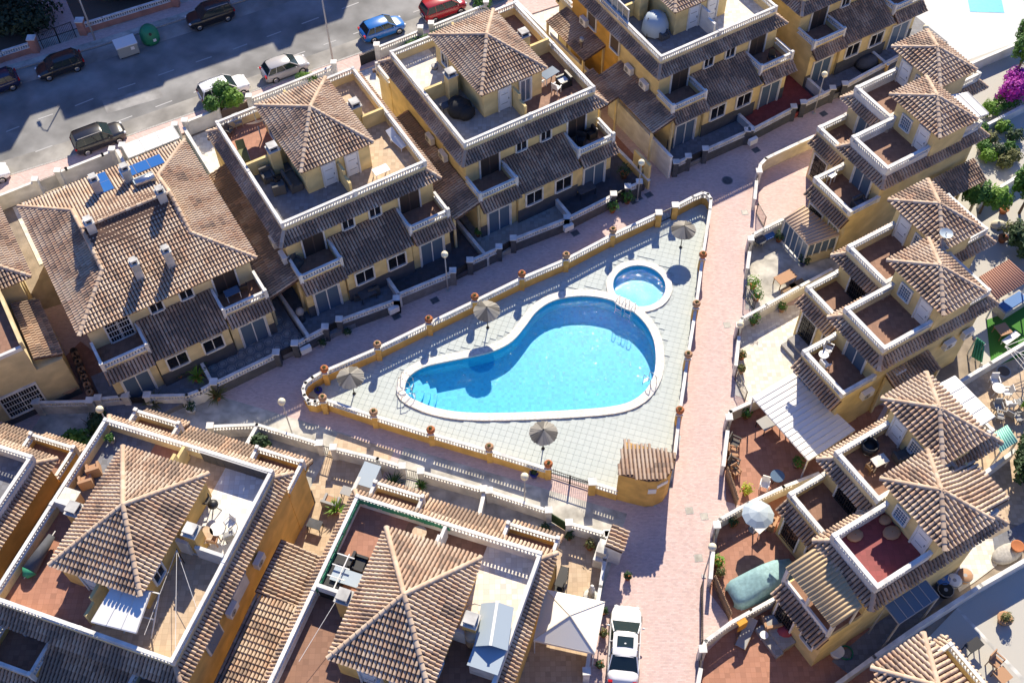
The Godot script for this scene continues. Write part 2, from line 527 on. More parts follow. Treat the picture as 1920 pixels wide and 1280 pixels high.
func opening(root: Node, kind: String, at: Vector3, right: Vector3, w: float, h: float) -> MeshInstance3D:
	var out := right.cross(Vector3.UP)
	var b := Basis(right, Vector3.UP, out)
	var T := Transform3D(b, at)
	var f := Shape.new(); f.T = T
	var e := 0.11
	f.box(Vector3(-w / 2 - e / 2, h / 2, 0.03), Vector3(e, h + 2 * e, 0.12))
	f.box(Vector3(w / 2 + e / 2, h / 2, 0.03), Vector3(e, h + 2 * e, 0.12))
	f.box(Vector3(0, h + e / 2, 0.03), Vector3(w, e, 0.12))
	var door := kind.begins_with("door") or kind == "balcony_door"
	if not door: f.box(Vector3(0, -e / 2, 0.05), Vector3(w, e, 0.18))
	var o := part(root, "door" if door else "window", f, M.white)
	var g := Shape.new(); g.T = T
	g.box(Vector3(0, h / 2, 0.0), Vector3(w, h, 0.03))
	match kind:
		"door":
			part(o, "leaf", g, M.door_white)
			var k := Shape.new(); k.T = T
			for y in [0.28, 0.72]: k.box(Vector3(0, h * y, 0.02), Vector3(w * 0.62, h * 0.02, 0.02))
			k.box(Vector3(w * 0.38, h * 0.46, 0.04), Vector3(0.05, 0.14, 0.06))
			part(o, "handle", k, M.plastic_grey)
		"door_dark":
			part(o, "leaf", g, M.grey_paint)
		"balcony_door":
			part(o, "pane", g, M.shutter)
			var k := Shape.new(); k.T = T
			k.box(Vector3(0, h / 2, 0.025), Vector3(0.06, h, 0.03))
			part(o, "mullion", k, M.brown_shutter)
		"shutter", "brown":
			part(o, "blind", g, M.brown_shutter)
			var k := Shape.new(); k.T = T
			for i in int(h / 0.14): k.box(Vector3(0, 0.07 + i * 0.14, 0.02), Vector3(w, 0.02, 0.02))
			part(o, "slat_edges", k, M.shutter)
		"grille", "door_grille", "black_grille", "door_black":
			part(o, "pane", g, M.dark_glass)
			var k := Shape.new(); k.T = T
			var n := maxi(3, roundi(w / 0.16))
			for i in range(1, n): k.box(Vector3(-w / 2 + w * i / n, h / 2, 0.09), Vector3(0.025, h, 0.025))
			for i in range(0, 5): k.box(Vector3(0, h * i / 4.0, 0.09), Vector3(w, 0.05, 0.03))
			k.box(Vector3(0, h / 2, 0.09), Vector3(0.06, h, 0.035))
			part(o, "grille", k, M.black_iron if kind.contains("black") else M.white)
		"barred":
			part(o, "pane", g, M.blue_glass)
			var k := Shape.new(); k.T = T
			for i in range(1, 5): k.box(Vector3(-w / 2 + w * i / 5.0, h / 2, 0.06), Vector3(0.025, h, 0.025))
			for i in range(1, 4): k.box(Vector3(0, h * i / 4.0, 0.06), Vector3(w, 0.025, 0.03))
			part(o, "bars", k, M.plastic_white)
		"slider", "door_slider":
			part(o, "pane", g, M.blue_glass)
			var k := Shape.new(); k.T = T
			k.box(Vector3(0, h / 2, 0.03), Vector3(0.07, h, 0.04))
			for x in [-1, 1]: k.box(Vector3(x * (w / 2 - 0.03), h / 2, 0.025), Vector3(0.06, h, 0.03))
			part(o, "mullion", k, M.plastic_white)
		_:
			part(o, "pane", g, M.dark_glass)
			var k := Shape.new(); k.T = T
			k.box(Vector3(0, h / 2, 0.025), Vector3(0.05, h, 0.03))
			part(o, "mullion", k, M.plastic_white)
	return o

func chimney(root: Node3D, at: Vector3, h: float, w: float, wall: Material, called := "chimney"):
	var s := Shape.new()
	s.span(at + Vector3(-w / 2, 0, -w / 2), at + Vector3(w / 2, h, w / 2))
	var o := part(root, called, s, wall)
	var c := Shape.new()
	c.span(at + Vector3(-w / 2 - 0.06, h, -w / 2 - 0.06), at + Vector3(w / 2 + 0.06, h + 0.08, w / 2 + 0.06))
	c.span(at + Vector3(-w / 2 + 0.04, h + 0.3, -w / 2 + 0.04), at + Vector3(w / 2 - 0.04, h + 0.4, w / 2 - 0.04))
	for x in [-1, 1]:
		for z in [-1, 1]: c.box(at + Vector3(x * (w / 2 - 0.09), h + 0.19, z * (w / 2 - 0.09)), Vector3(0.09, 0.22, 0.09))
	part(o, "cap", c, M.old_white)
	part(o, "flue", Shape.new().span(at + Vector3(-w / 2 + 0.12, h + 0.08, -w / 2 + 0.12), at + Vector3(w / 2 - 0.12, h + 0.26, w / 2 - 0.12)), M.black_iron)


# ---------------------------------------------------------------- the two house types
# a pair of houses under one roof terrace: local x runs along the front, z out of the front
func pair(label: String, at: Vector2, turn: float, o := {}) -> Node3D:
	var root := thing("semi_detached_house", label, "house", Vector3(at.x, LIFT, at.y), deg_to_rad(turn), "pairs of yellow houses with a roof terrace")
	var wall: Material = M[o.get("wall", "yellow")]
	var side: Material = M[o.get("side", "yellow")]
	var ef: float = o.get("front", 6.75)          # eaves
	var eb: float = o.get("back", -5.9)
	var wf := ef - 0.45; var wb := eb + 0.45      # walls
	var pf := ef - 0.85; var pb := eb + 0.85      # parapets
	var tall := 5.35
	part(root, "wall", Shape.new().span(Vector3(-5.55, -LIFT, wb), Vector3(5.55, tall, wf)), wall)
	if o.has("side"):
		part(root, "side_wall", Shape.new().span(Vector3(-5.59, -LIFT, wb - 0.01), Vector3(-5.5, tall - 0.02, (wf + wb) / 2 + 0.6)), side)
	for f in [1.0, -1.0]:
		if (f > 0 and o.get("no_front", false)) or (f < 0 and o.get("no_back", false)): continue
		var zw := wf if f > 0 else -wb
		var X := func(x: float, y: float, z: float): return Vector3(x * f, y, (zw + z) * f)     # z measured out from the wall
		var R := Vector3(f, 0, 0)
		for sgn in [-1.0, 1.0]:
			var x0: float = sgn * 2.62; var x1: float = sgn * 5.58
			part(root, "bay", Shape.new().span(X.call(x0, -LIFT, -0.05), X.call(x1, 2.88, 1.95)), wall)
			part(root, "balcony_floor", Shape.new().span(X.call(x0 + sgn * 0.1, 2.87, 0), X.call(x1 - sgn * 0.1, 2.92, 1.85)), M.brown_floor)
			balustrade(root, [X.call(x0, 0, 0.1), X.call(x0, 0, 2.0), X.call(x1, 0, 2.0), X.call(x1, 0, 0.1)], 2.88, 0.42, 0.36, wall if sgn < 0 else M.cream, 0.0, 0.15, "balcony_parapet")
			part(root, "corner_post", Shape.new().span(X.call(x1 - sgn * 0.12, 2.88, 1.9), X.call(x1 + sgn * 0.12, 3.9, 2.12)), M.white)
			part(root, "corner_post", Shape.new().span(X.call(x0 - sgn * 0.1, 2.88, 1.9), X.call(x0 + sgn * 0.1, 3.9, 2.12)), M.white)
			roof(root, "pent_roof", [X.call(x0 - sgn * 0.02, 3.02, 2.08), X.call(x1 + sgn * 0.15, 3.02, 2.08), X.call(x1 + sgn * 0.15, 2.48, 2.78), X.call(x0 - sgn * 0.02, 2.48, 2.78)], 0.42)
			opening(root, o.get("left" if sgn < 0 else "right", "balcony_door"), X.call(sgn * 3.65, 2.95, 0.03), R, 1.5, 2.05)
			opening(root, "window", X.call(sgn * 1.02, 4.0, 0.03), R, 0.8, 0.95)
			opening(root, "window", X.call(sgn * 1.25, 0.6, 2.18), R, 1.3, 1.15)
			opening(root, "door_slider", X.call(sgn * 4.1, -0.85, 1.98), R, 1.8, 2.2)
			part(root, "lintel", Shape.new().span(X.call(x0, 2.25, 1.9), X.call(x1, 2.46, 2.5)), wall)
		part(root, "bay", Shape.new().span(X.call(-2.55, -LIFT, -0.05), X.call(2.5, 2.42, 2.15)), wall)
		roof(root, "pent_roof", [X.call(-2.6, 3.85, 0.0), X.call(2.55, 3.85, 0.0), X.call(2.55, 2.45, 2.55), X.call(-2.6, 2.45, 2.55)], 0.5)
		part(root, "fascia", Shape.new().span(X.call(-2.55, 2.28, 2.1), X.call(2.5, 2.4, 2.45)), M.cream)
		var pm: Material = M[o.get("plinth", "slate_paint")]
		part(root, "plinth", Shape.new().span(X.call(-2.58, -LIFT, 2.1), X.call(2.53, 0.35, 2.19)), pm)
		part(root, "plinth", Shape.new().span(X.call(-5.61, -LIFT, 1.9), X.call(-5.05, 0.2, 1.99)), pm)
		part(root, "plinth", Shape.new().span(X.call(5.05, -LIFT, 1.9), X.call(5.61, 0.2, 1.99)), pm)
	if o.get("big_roof", false):
		big_roof(root, wall, ef, eb)
		lay(o.get("singles", 0))
		return root
	# skirt of tiles below the terrace
	var ox := 6.0; var ix := 5.3; var ye := 5.2; var yi := 5.78
	var E := [Vector3(-ox, ye, ef), Vector3(ox, ye, ef), Vector3(ox, ye, eb), Vector3(-ox, ye, eb)]
	var I := [Vector3(-ix, yi, pf), Vector3(ix, yi, pf), Vector3(ix, yi, pb), Vector3(-ix, yi, pb)]
	for i in 4:
		var j := (i + 1) % 4
		var sk := roof(root, "skirt_roof", [E[i], E[j], I[j], I[i]], [0.45, 0.15, 0.0, 0.3][i])
		caps(sk, E[i], I[i], 1)
	# terrace floor in two halves, parapet all round
	part(root, "terrace_floor", Shape.new().span(Vector3(-ix + 0.05, 5.3, pb + 0.05), Vector3(0, 5.52, pf - 0.05)), M[o.get("floor_left", "sand_floor")])
	part(root, "terrace_floor", Shape.new().span(Vector3(0, 5.3, pb + 0.05), Vector3(ix - 0.05, 5.52, pf - 0.05)), M[o.get("floor_right", "sand_floor")])
	if o.has("floor_back"):
		part(root, "terrace_floor", Shape.new().span(Vector3(-ix + 0.06, 5.4, pb + 0.06), Vector3(-2.3, 5.53, 0)), M[o.floor_back])
	if o.has("floor_back_right"):
		part(root, "terrace_floor", Shape.new().span(Vector3(2.3, 5.4, pb + 0.06), Vector3(ix - 0.06, 5.53, 0)), M[o.floor_back_right])
	var pw: Material = M[o.get("parapet", "cream")]
	for c in [[Vector3(-ix, 0, pf), Vector3(ix, 0, pf)], [Vector3(ix, 0, pf - 0.16), Vector3(ix, 0, pb + 0.16)], [Vector3(ix, 0, pb), Vector3(-ix, 0, pb)], [Vector3(-ix, 0, pb + 0.16), Vector3(-ix, 0, pf - 0.16)]]:
		balustrade(root, c, 5.45, 0.7, 0.34, pw, 5.25, 0.16, "parapet", null, absf(c[0].x - c[1].x) > 1.0)
	# stair tower with its pyramid roof
	var th: float = o.get("tower_x", 2.4)
	part(root, "tower_wall", Shape.new().span(Vector3(-th, 5.4, -3.5), Vector3(th, 7.9, 3.55)), wall)
	hip_roof(root, 2.68, 3.74, 7.82, 9.36, o.get("wear", 0.0))
	for f in [1.0, -1.0]:
		var z := 3.57 if f > 0 else 3.52
		opening(root, "door", Vector3(-0.72 * f, 5.55, z * f), Vector3(f, 0, 0), 0.85, 1.95)
		opening(root, o.get("tower_window", "door"), Vector3(1.0 * f, 5.55, z * f), Vector3(f, 0, 0), 0.85, 1.95)
		opening(root, "window", Vector3(th * f + 0.02 * f, 6.3, 2.0 * f), Vector3(0, 0, -f), 0.8, 0.9)
		# stepped wall between the two terraces
		var d := Shape.new()
		d.prism([Vector2(-0.09, f * 3.5), Vector2(0.09, f * 3.5), Vector2(0.09, f * 4.5), Vector2(-0.09, f * 4.5)], 5.4, 7.3)
		d.prism([Vector2(-0.09, f * 4.5), Vector2(0.09, f * 4.5), Vector2(0.09, f * 5.3), Vector2(-0.09, f * 5.3)], 5.4, 6.8)
		part(root, "dividing_wall", d, M[o.get("divider", "yellow")])
	for sgn in [-1.0, 1.0]:
		chimney(root, Vector3(sgn * 3.3, 5.4, -0.45 * sgn if not o.has("chimney_z") else o.chimney_z), 2.2, 0.72, wall)
		part(root, "terrace_partition", Shape.new().span(Vector3(sgn * 3.5, 5.4, -0.12), Vector3(sgn * 5.2, 6.75, 0.08)).span(Vector3(sgn * 2.3, 5.4, -0.12), Vector3(sgn * 3.1, 6.9, 0.08)), M[o.get("partition", "yellow")])
	lay(o.get("singles", 0))
	return root

func big_roof(root: Node3D, wall: Material, ef: float, eb: float):
	var y := 5.22; var yg := 6.25; var yr := 7.35; var zr := 0.43
	var gf := 3.4; var gb := -2.55
	var L := -3.0; var R := 3.0
	var fs := roof(root, "front_slope", [Vector3(-6, y, ef), Vector3(6, y, ef), Vector3(R, yg, gf), Vector3(R, yr, zr), Vector3(L, yr, zr), Vector3(L, yg, gf)], -0.05)
	var bs := roof(root, "back_slope", [Vector3(6, y, eb), Vector3(-6, y, eb), Vector3(L, yg, gb), Vector3(L, yr, zr), Vector3(R, yr, zr), Vector3(R, yg, gb)], -0.2)
	var ls := roof(root, "side_slope", [Vector3(-6, y, eb), Vector3(-6, y, ef), Vector3(L, yg, gf), Vector3(L, yg, gb)], 0.05)
	var rs := roof(root, "side_slope", [Vector3(6, y, ef), Vector3(6, y, eb), Vector3(R, yg, gb), Vector3(R, yg, gf)], -0.15)
	caps(fs, Vector3(-6, y, ef), Vector3(L, yg, gf)); caps(fs, Vector3(6, y, ef), Vector3(R, yg, gf))
	caps(bs, Vector3(-6, y, eb), Vector3(L, yg, gb), 1); caps(bs, Vector3(6, y, eb), Vector3(R, yg, gb))
	caps(fs, Vector3(L, yr, zr), Vector3(R, yr, zr), 3)
	for x in [L, R]:
		caps(ls if x < 0 else rs, Vector3(x, yg, gf), Vector3(x, yr, zr), 1)
		caps(ls if x < 0 else rs, Vector3(x, yg, gb), Vector3(x, yr, zr), 1)
		var g := Shape.new()
		g.slab([Vector3(x, yg - 0.1, gf), Vector3(x, yg - 0.1, gb), Vector3(x, yr, zr)], 0.06)
		part(root, "gable", g, wall)
	for c in [[-1.1, 4.75, 5.6, 1.6, 0.5], [0.97, 4.85, 5.6, 1.6, 0.5], [-2.45, 0.75, 6.9, 1.1, 0.55], [2.4, 0.65, 6.9, 1.1, 0.55], [-0.9, -3.4, 5.8, 1.5, 0.55], [1.2, -3.25, 5.8, 1.5, 0.55]]:
		chimney(root, Vector3(c[0], c[2], c[1]), c[3], c[4], M.old_white)

# a narrow terraced house of the staggered row: z out of the front, odd ones stand back behind the next
func narrow(label: String, at: Vector2, turn: float, odd: bool, o := {}) -> Node3D:
	var root := thing("terraced_house", label, "house", Vector3(at.x, LIFT, at.y), deg_to_rad(turn), "staggered row of narrow yellow houses")
	var wall: Material = M[o.get("wall", "yellow")]
	var xl := -1.72 if odd else -1.62; var xr := 2.0
	part(root, "wall", Shape.new().span(Vector3(xl, -LIFT, -3.3), Vector3(xr, 5.35, 5.35)), wall)
	part(root, "bay", Shape.new().span(Vector3(xl, -LIFT, 5.3), Vector3(xr + 0.06, 2.88, 7.85)), wall)
	part(root, "balcony_floor", Shape.new().span(Vector3(xl + 0.1, 2.86, 5.35), Vector3(xr - 0.05, 2.92, 7.75)), M.brown_floor)
	if not o.get("roofed_balcony", false):
		balustrade(root, [Vector3(xl + 0.02, 0, 5.4), Vector3(xl + 0.02, 0, 7.85), Vector3(xr + 0.04, 0, 7.85), Vector3(xr + 0.04, 0, 5.4)], 2.88, 0.55, 0.3, wall, 3.7, 0.2, "balcony_parapet")
	roof(root, "pent_roof", [Vector3(xl - 0.1, 3.05, 7.9), Vector3(xr + 0.18, 3.05, 7.9), Vector3(xr + 0.18, 2.48, 8.55), Vector3(xl - 0.1, 2.48, 8.55)], 0.35, 0.24)
	opening(root, o.get("balcony", "door_slider"), Vector3(0.3, 2.95, 5.37), Vector3.RIGHT, 1.65, 2.0)
	opening(root, "door_black", Vector3(-0.7, -0.75, 7.88), Vector3.RIGHT, 1.3, 2.1)
	opening(root, "window", Vector3(1.15, 0.4, 7.88), Vector3.RIGHT, 0.9, 1.1)
	# skirt
	var ye := 5.2; var yi := 5.75; var ef := 5.9; var pf := 5.3; var eb := -3.85
	var el := -2.2; var er := 2.5; var il := -1.55; var ir := 1.88
	var zl := eb if odd else 1.9
	roof(root, "skirt_roof", [Vector3(el, ye, ef), Vector3(er, ye, ef), Vector3(ir, yi, pf), Vector3(il, yi, pf)], 0.35, 0.24)
	var rs := roof(root, "skirt_roof", [Vector3(er, ye, ef), Vector3(er, ye, eb), Vector3(ir, yi, eb + 0.6), Vector3(ir, yi, pf)], 0.25, 0.24)
	var ls := roof(root, "skirt_roof", [Vector3(el, ye, zl), Vector3(el, ye, ef), Vector3(il, yi, pf), Vector3(il, yi, zl + (0.6 if odd else 0.0))], -0.1, 0.24)
	roof(root, "skirt_roof", [Vector3(er, ye, eb), Vector3(el, ye, eb), Vector3(il, yi, eb + 0.6), Vector3(ir, yi, eb + 0.6)], 0.0, 0.24)
	caps(rs, Vector3(er, ye, ef), Vector3(ir, yi, pf), 1); caps(ls, Vector3(el, ye, ef), Vector3(il, yi, pf), 0)
	caps(rs, Vector3(er, ye, eb), Vector3(ir, yi, eb + 0.6), 1)
	part(root, "terrace_floor", Shape.new().span(Vector3(il, 5.3, -3.2), Vector3(ir, 5.52, 5.28)), M[o.get("floor", "brown_floor")])
	balustrade(root, [Vector3(il + 0.02, 0, 1.6), Vector3(il + 0.02, 0, pf), Vector3(ir, 0, pf), Vector3(ir, 0, 1.6)], 5.45, 0.72, 0.28, M[o.get("parapet", "cream")], 3.4, 0.2)
	balustrade(root, [Vector3(ir, 0, -1.5), Vector3(ir, 0, -3.2), Vector3(il, 0, -3.2), Vector3(il, 0, -1.5)], 5.45, 0.5, 0.4, M[o.get("parapet", "cream")], 3.4, 0.16)
	part(root, "tower_wall", Shape.new().span(Vector3(-1.75, 5.3, -1.5), Vector3(2.08, 7.9, 1.55)), wall)
	hip_roof(root, 2.48, 1.7, 7.82, 8.82, o.get("wear", 0.05), 0.26)
	var m := -1.0 if odd else 1.0
	opening(root, "barred", Vector3(-0.6 * m + 0.1, 6.25, 1.57), Vector3.RIGHT, 0.8, 0.95)
	opening(root, "door", Vector3(0.95 * m + 0.15, 5.55, 1.57), Vector3.RIGHT, 0.85, 1.95)
	lay(o.get("singles", 0))
	return root


# ---------------------------------------------------------------- helpers for placing
func v3(p: Vector2, y := 0.0) -> Vector3:
	return Vector3(p.x, y, p.y)

func from_frame(at: Vector2, turn: float, x: float, z: float) -> Vector2:   # a point of a house's own frame
	var a := deg_to_rad(turn)
	return at + Vector2(x * cos(a) + z * sin(a), -x * sin(a) + z * cos(a))

func plot(at: Vector2, turn: float, x: float, z: float) -> Vector2:   # the same, measured on the ground plan
	return from_frame(at, turn, x, z) * 1.0222

func rect(at: Vector2, turn: float, x0: float, x1: float, z0: float, z1: float) -> Array:
	return [plot(at, turn, x0, z0), plot(at, turn, x1, z0), plot(at, turn, x1, z1), plot(at, turn, x0, z1)]

func sheet(called: String, poly: Array, y: float, m: Material) -> MeshInstance3D:
	return setting(called, Shape.new().prism(poly, y, y), m)

func spline(pts: Array, n: int) -> PackedVector2Array:      # a closed smooth curve through the points
	var out := PackedVector2Array()
	for i in pts.size():
		var a: Vector2 = pts[(i - 1 + pts.size()) % pts.size()]; var b: Vector2 = pts[i]
		var c: Vector2 = pts[(i + 1) % pts.size()]; var d: Vector2 = pts[(i + 2) % pts.size()]
		for k in n: out.append(b.cubic_interpolate(c, a, d, float(k) / n))
	return out

func keyhole(outer: Array, hole: PackedVector2Array) -> Array:   # one outline round a sheet with an opening
	var o := PackedVector2Array(outer)
	if Geometry2D.is_polygon_clockwise(o): o.reverse()
	var h := hole.duplicate()
	if not Geometry2D.is_polygon_clockwise(h): h.reverse()
	var bi := 0; var bj := 0; var best := 1e9
	for i in o.size():
		for j in h.size():
			var d := o[i].distance_to(h[j])
			if d < best: best = d; bi = i; bj = j
	var out := []
	for i in o.size() + 1: out.append(o[(bi + i) % o.size()])
	for j in h.size() + 1: out.append(h[(bj + j) % h.size()])
	return out


const H1 := Vector2(-25.1, -50.85)
const H2 := Vector2(-13.22, -57.6)
const H3 := Vector2(-1.33, -64.58)
const H4 := Vector2(12.97, -72.96)
const H5 := Vector2(24.57, -79.68)
const B1 := Vector2(-20.51, -28.05)
const B2 := Vector2(-5.62, -22.75)
const B0 := Vector2(-34.26, -29.32)
const R1 := Vector2(30.3, -62.85)
const R2 := Vector2(29.13, -57.95)
const R3 := Vector2(27.03, -48.23)
const R4 := Vector2(25.92, -43.27)
const R5 := Vector2(23.54, -33.25)
const R6 := Vector2(22.45, -28.17)
const R7 := Vector2(19.9, -17.8)


func _ready():
	rng.seed = 20240611
	make_light()
	make_materials()
	make_shared()
	ground()
	pools()
	houses()
	walls()
	vehicles()
	lamps()
	greenery()
	roof_things()
	yard_things()


func ground():
	var plot := PackedVector2Array([Vector2(-13.64, -42.21), Vector2(-12.97, -42.8), Vector2(14.7, -58.19), Vector2(14.76, -57.34), Vector2(9.99, -34.63), Vector2(8.28, -33.17), Vector2(5.2, -34.56), Vector2(-9.23, -40.05), Vector2(-13.2, -41.27)])
	sheet("ground", keyhole([Vector2(-900, -900), Vector2(900, -900), Vector2(900, 900), Vector2(-900, 900)], plot), -0.03, M.earth)
	sheet("lane_paving", keyhole([Vector2(-45.69, -44.14), Vector2(-14.47, -56.68), Vector2(15.6, -74.62), Vector2(28.06, -79.69), Vector2(37.81, -82.24), Vector2(36.12, -67.64), Vector2(18.83, -15.14), Vector2(-36.75, -16.26)], plot), 0.0, M.paver)
	# the road and its footways
	sheet("road", [Vector2(-53.33, -55.68), Vector2(-34.08, -64.27), Vector2(-24.95, -68.93), Vector2(-15.52, -73.82), Vector2(-8.49, -77.47), Vector2(7.32, -85.62), Vector2(3.51, -118.57), Vector2(-64.26, -87.1)], -0.004, M.asphalt)
	sheet("parking_strip", [Vector2(-53.41, -55.89), Vector2(-34.12, -64.44), Vector2(-24.98, -69.12), Vector2(-15.53, -74.02), Vector2(-8.5, -77.67), Vector2(7.33, -85.84), Vector2(7.44, -87.74), Vector2(-8.56, -79.47), Vector2(-15.67, -75.74), Vector2(-25.21, -70.74), Vector2(-34.44, -66.03), Vector2(-53.97, -57.52)], 0.0, M.bay)
	sheet("parking_strip", [Vector2(-57.17, -66.7), Vector2(-41.92, -73.67), Vector2(-34.54, -76.87), Vector2(-27.44, -80.36), Vector2(-15.44, -85.93), Vector2(-15.31, -84.14), Vector2(-27.18, -78.54), Vector2(-34.21, -75.13), Vector2(-41.52, -71.99), Vector2(-56.63, -65.16)], 0.0, M.bay)
	sheet("asphalt_patch", [Vector2(-32.92, -70.47), Vector2(-28.59, -72.1), Vector2(-27.93, -70.69), Vector2(-32.2, -68.9)], 0.002, M.patch)
	var f := Shape.new()
	f.prism([Vector2(-53.28, -55.53), Vector2(-34.04, -64.1), Vector2(-24.93, -68.75), Vector2(-15.5, -73.63), Vector2(-8.48, -77.26), Vector2(7.31, -85.39), Vector2(7.62, -82.5), Vector2(-8.19, -75.24), Vector2(-15.27, -71.82), Vector2(-24.56, -67.04), Vector2(-33.52, -62.32), Vector2(-52.62, -53.64)], -0.1, 0.10)
	setting("footway", f, M.footway)
	var k := Shape.new()
	var kp: Array = [Vector2(-53.32, -55.63), Vector2(-34.07, -64.21), Vector2(-24.94, -68.87), Vector2(-15.51, -73.76), Vector2(-8.49, -77.4), Vector2(7.32, -85.54)]
	for i in kp.size() - 1: k.bar(v3(kp[i], 0.03), v3(kp[i + 1], 0.03), 0.18, 0.16)
	var kq: Array = [Vector2(-57.25, -66.94), Vector2(-41.98, -73.93), Vector2(-34.58, -77.08), Vector2(-27.47, -80.57), Vector2(-15.46, -86.15)]
	for i in kq.size() - 1: k.bar(v3(kq[i], 0.03), v3(kq[i + 1], 0.03), 0.18, 0.18)
	setting("kerb", k, M.kerb)
	var g := Shape.new()
	g.prism([Vector2(-57.29, -67.06), Vector2(-42.01, -74.06), Vector2(-34.61, -77.21), Vector2(-27.49, -80.72), Vector2(-15.47, -86.3), Vector2(-15.69, -89.3), Vector2(-29.24, -82.77), Vector2(-34.85, -80.18), Vector2(-39.73, -77.71), Vector2(-42.57, -76.39), Vector2(-57.95, -68.94)], -0.1, 0.11)
	setting("far_footway", g, M.cement)
	sheet("footway_band", [Vector2(-57.46, -67.54), Vector2(-42.14, -74.59), Vector2(-34.71, -77.76), Vector2(-27.58, -81.28), Vector2(-15.52, -86.91), Vector2(-15.6, -88.06), Vector2(-28.41, -82.24), Vector2(-34.61, -78.92), Vector2(-39.48, -76.62), Vector2(-42.32, -75.32), Vector2(-57.67, -68.15)], 0.118, M.footway)
	var d := Shape.new()
	for row in [[Vector2(-41.68, -62.38), Vector2(-37.63, -64.49), Vector2(-31.95, -67.56), Vector2(-26.05, -70.89), Vector2(-21.16, -73.67), Vector2(-15.86, -76.42), Vector2(-8.59, -80.32), Vector2(-2.16, -83.7)], [Vector2(-42.48, -65.5), Vector2(-38.17, -68.17), Vector2(-35.62, -69.5), Vector2(-32.46, -71.46), Vector2(-29.36, -73.02), Vector2(-26.5, -74.56), Vector2(-23.54, -76.06), Vector2(-18.13, -79.08), Vector2(-11.48, -82.84)]]:
		for i in row.size() - 1:
			var n := maxi(1, roundi(row[i].distance_to(row[i + 1]) / 3.2))
			for j in n:
				d.bar(v3(row[i].lerp(row[i + 1], (j + 0.2) / n), 0.003), v3(row[i].lerp(row[i + 1], (j + 0.62) / n), 0.003), 0.11, 0.008)
	setting("road_markings", d, M.road_paint)
	sheet("garden_soil", [Vector2(-58.01, -69.13), Vector2(-42.61, -76.52), Vector2(-39.76, -77.85), Vector2(-34.88, -80.32), Vector2(-29.26, -82.92), Vector2(-14.78, -90.06), Vector2(-23.44, -107.61), Vector2(-65.9, -91.8)], 0.02, M.soil)
	# yards of the upper row: front left, front right, gaps, rear
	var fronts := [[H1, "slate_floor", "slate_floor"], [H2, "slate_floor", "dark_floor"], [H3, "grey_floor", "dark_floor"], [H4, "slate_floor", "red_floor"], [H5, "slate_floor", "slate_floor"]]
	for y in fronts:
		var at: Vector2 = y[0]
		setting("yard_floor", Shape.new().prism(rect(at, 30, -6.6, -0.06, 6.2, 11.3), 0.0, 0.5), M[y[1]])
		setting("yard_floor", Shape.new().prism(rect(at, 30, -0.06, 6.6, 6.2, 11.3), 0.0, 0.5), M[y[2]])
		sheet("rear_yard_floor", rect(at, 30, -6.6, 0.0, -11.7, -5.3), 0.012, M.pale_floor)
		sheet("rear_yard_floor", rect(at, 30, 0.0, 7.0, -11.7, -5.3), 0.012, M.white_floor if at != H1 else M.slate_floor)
		sheet("passage_floor", rect(at, 30, 5.5, 8.0, -5.3, 9.4), 0.008, M.terracotta)
	sheet("lawn", rect(H2, 30, -8.3, -6.6, -11.6, -6.2), 0.03, M.lawn)
	sheet("lawn", rect(H3, 30, 0.5, 5.0, -11.7, -10.0), 0.03, M.lawn)
	# yards of the lower row
	sheet("yard_floor", rect(B1, -20, -8.6, 6.3, -12.4, -6.2), 0.008, M.cement)
	sheet("yard_floor", rect(B1, -20, 5.4, 9.3, -12.3, 8.0), 0.012, M.sand_floor)
	sheet("yard_floor", rect(B2, -20, -6.0, 8.6, -12.6, -6.2), 0.008, M.cement)
	sheet("yard_floor", [Vector2(1.73, -31.67), Vector2(3.18, -31.64), Vector2(5.57, -30.9), Vector2(5.27, -29.28), Vector2(4.37, -24.94), Vector2(3.73, -21.19), Vector2(-0.42, -21.28)], 0.012, M.sand_floor)
	sheet("yard_floor", rect(B0, -20, 0, 8.0, -12.0, 6.0), 0.01, M.cement)
	sheet("yard_floor", [Vector2(-34.75, -43.87), Vector2(-31.99, -41.24), Vector2(-25.58, -41.08), Vector2(-27.02, -44.1), Vector2(-29.84, -46.4), Vector2(-31.21, -44.21)], 0.012, M.terracotta)
	# yards of the right row, from the top down
	sheet("yard_floor", [Vector2(18.95, -59.37), Vector2(19.88, -61.34), Vector2(23.87, -63.15), Vector2(24.02, -60.44), Vector2(21.59, -56.72), Vector2(18.87, -55.23), Vector2(18.11, -56.82)], 0.012, M.footway)
	sheet("yard_floor", [Vector2(17.74, -54.14), Vector2(18.83, -54.92), Vector2(23.77, -55.61), Vector2(24.57, -51.55), Vector2(17.93, -47.99), Vector2(16.36, -47.94), Vector2(16.82, -50.78)], 0.012, M.cement)
	sheet("yard_floor", [Vector2(16.05, -46.75), Vector2(17.92, -47.9), Vector2(22.54, -48.72), Vector2(23.34, -45.02), Vector2(18.17, -39.99), Vector2(15.94, -40.13), Vector2(14.71, -40.91)], 0.012, M.pale_floor)
	sheet("yard_floor", [Vector2(14.23, -38.86), Vector2(15.91, -39.88), Vector2(19.01, -40.8), Vector2(24.46, -39.83), Vector2(21.54, -35.51), Vector2(14.52, -32.58), Vector2(13.16, -33.05), Vector2(13.4, -36.09)], 0.012, M.terracotta)
	sheet("yard_floor", [Vector2(12.47, -31.24), Vector2(14.52, -32.58), Vector2(19.98, -34.39), Vector2(20.23, -28.59), Vector2(15.43, -26.53), Vector2(12.59, -25.02), Vector2(11.4, -27.09)], 0.012, M.terracotta)
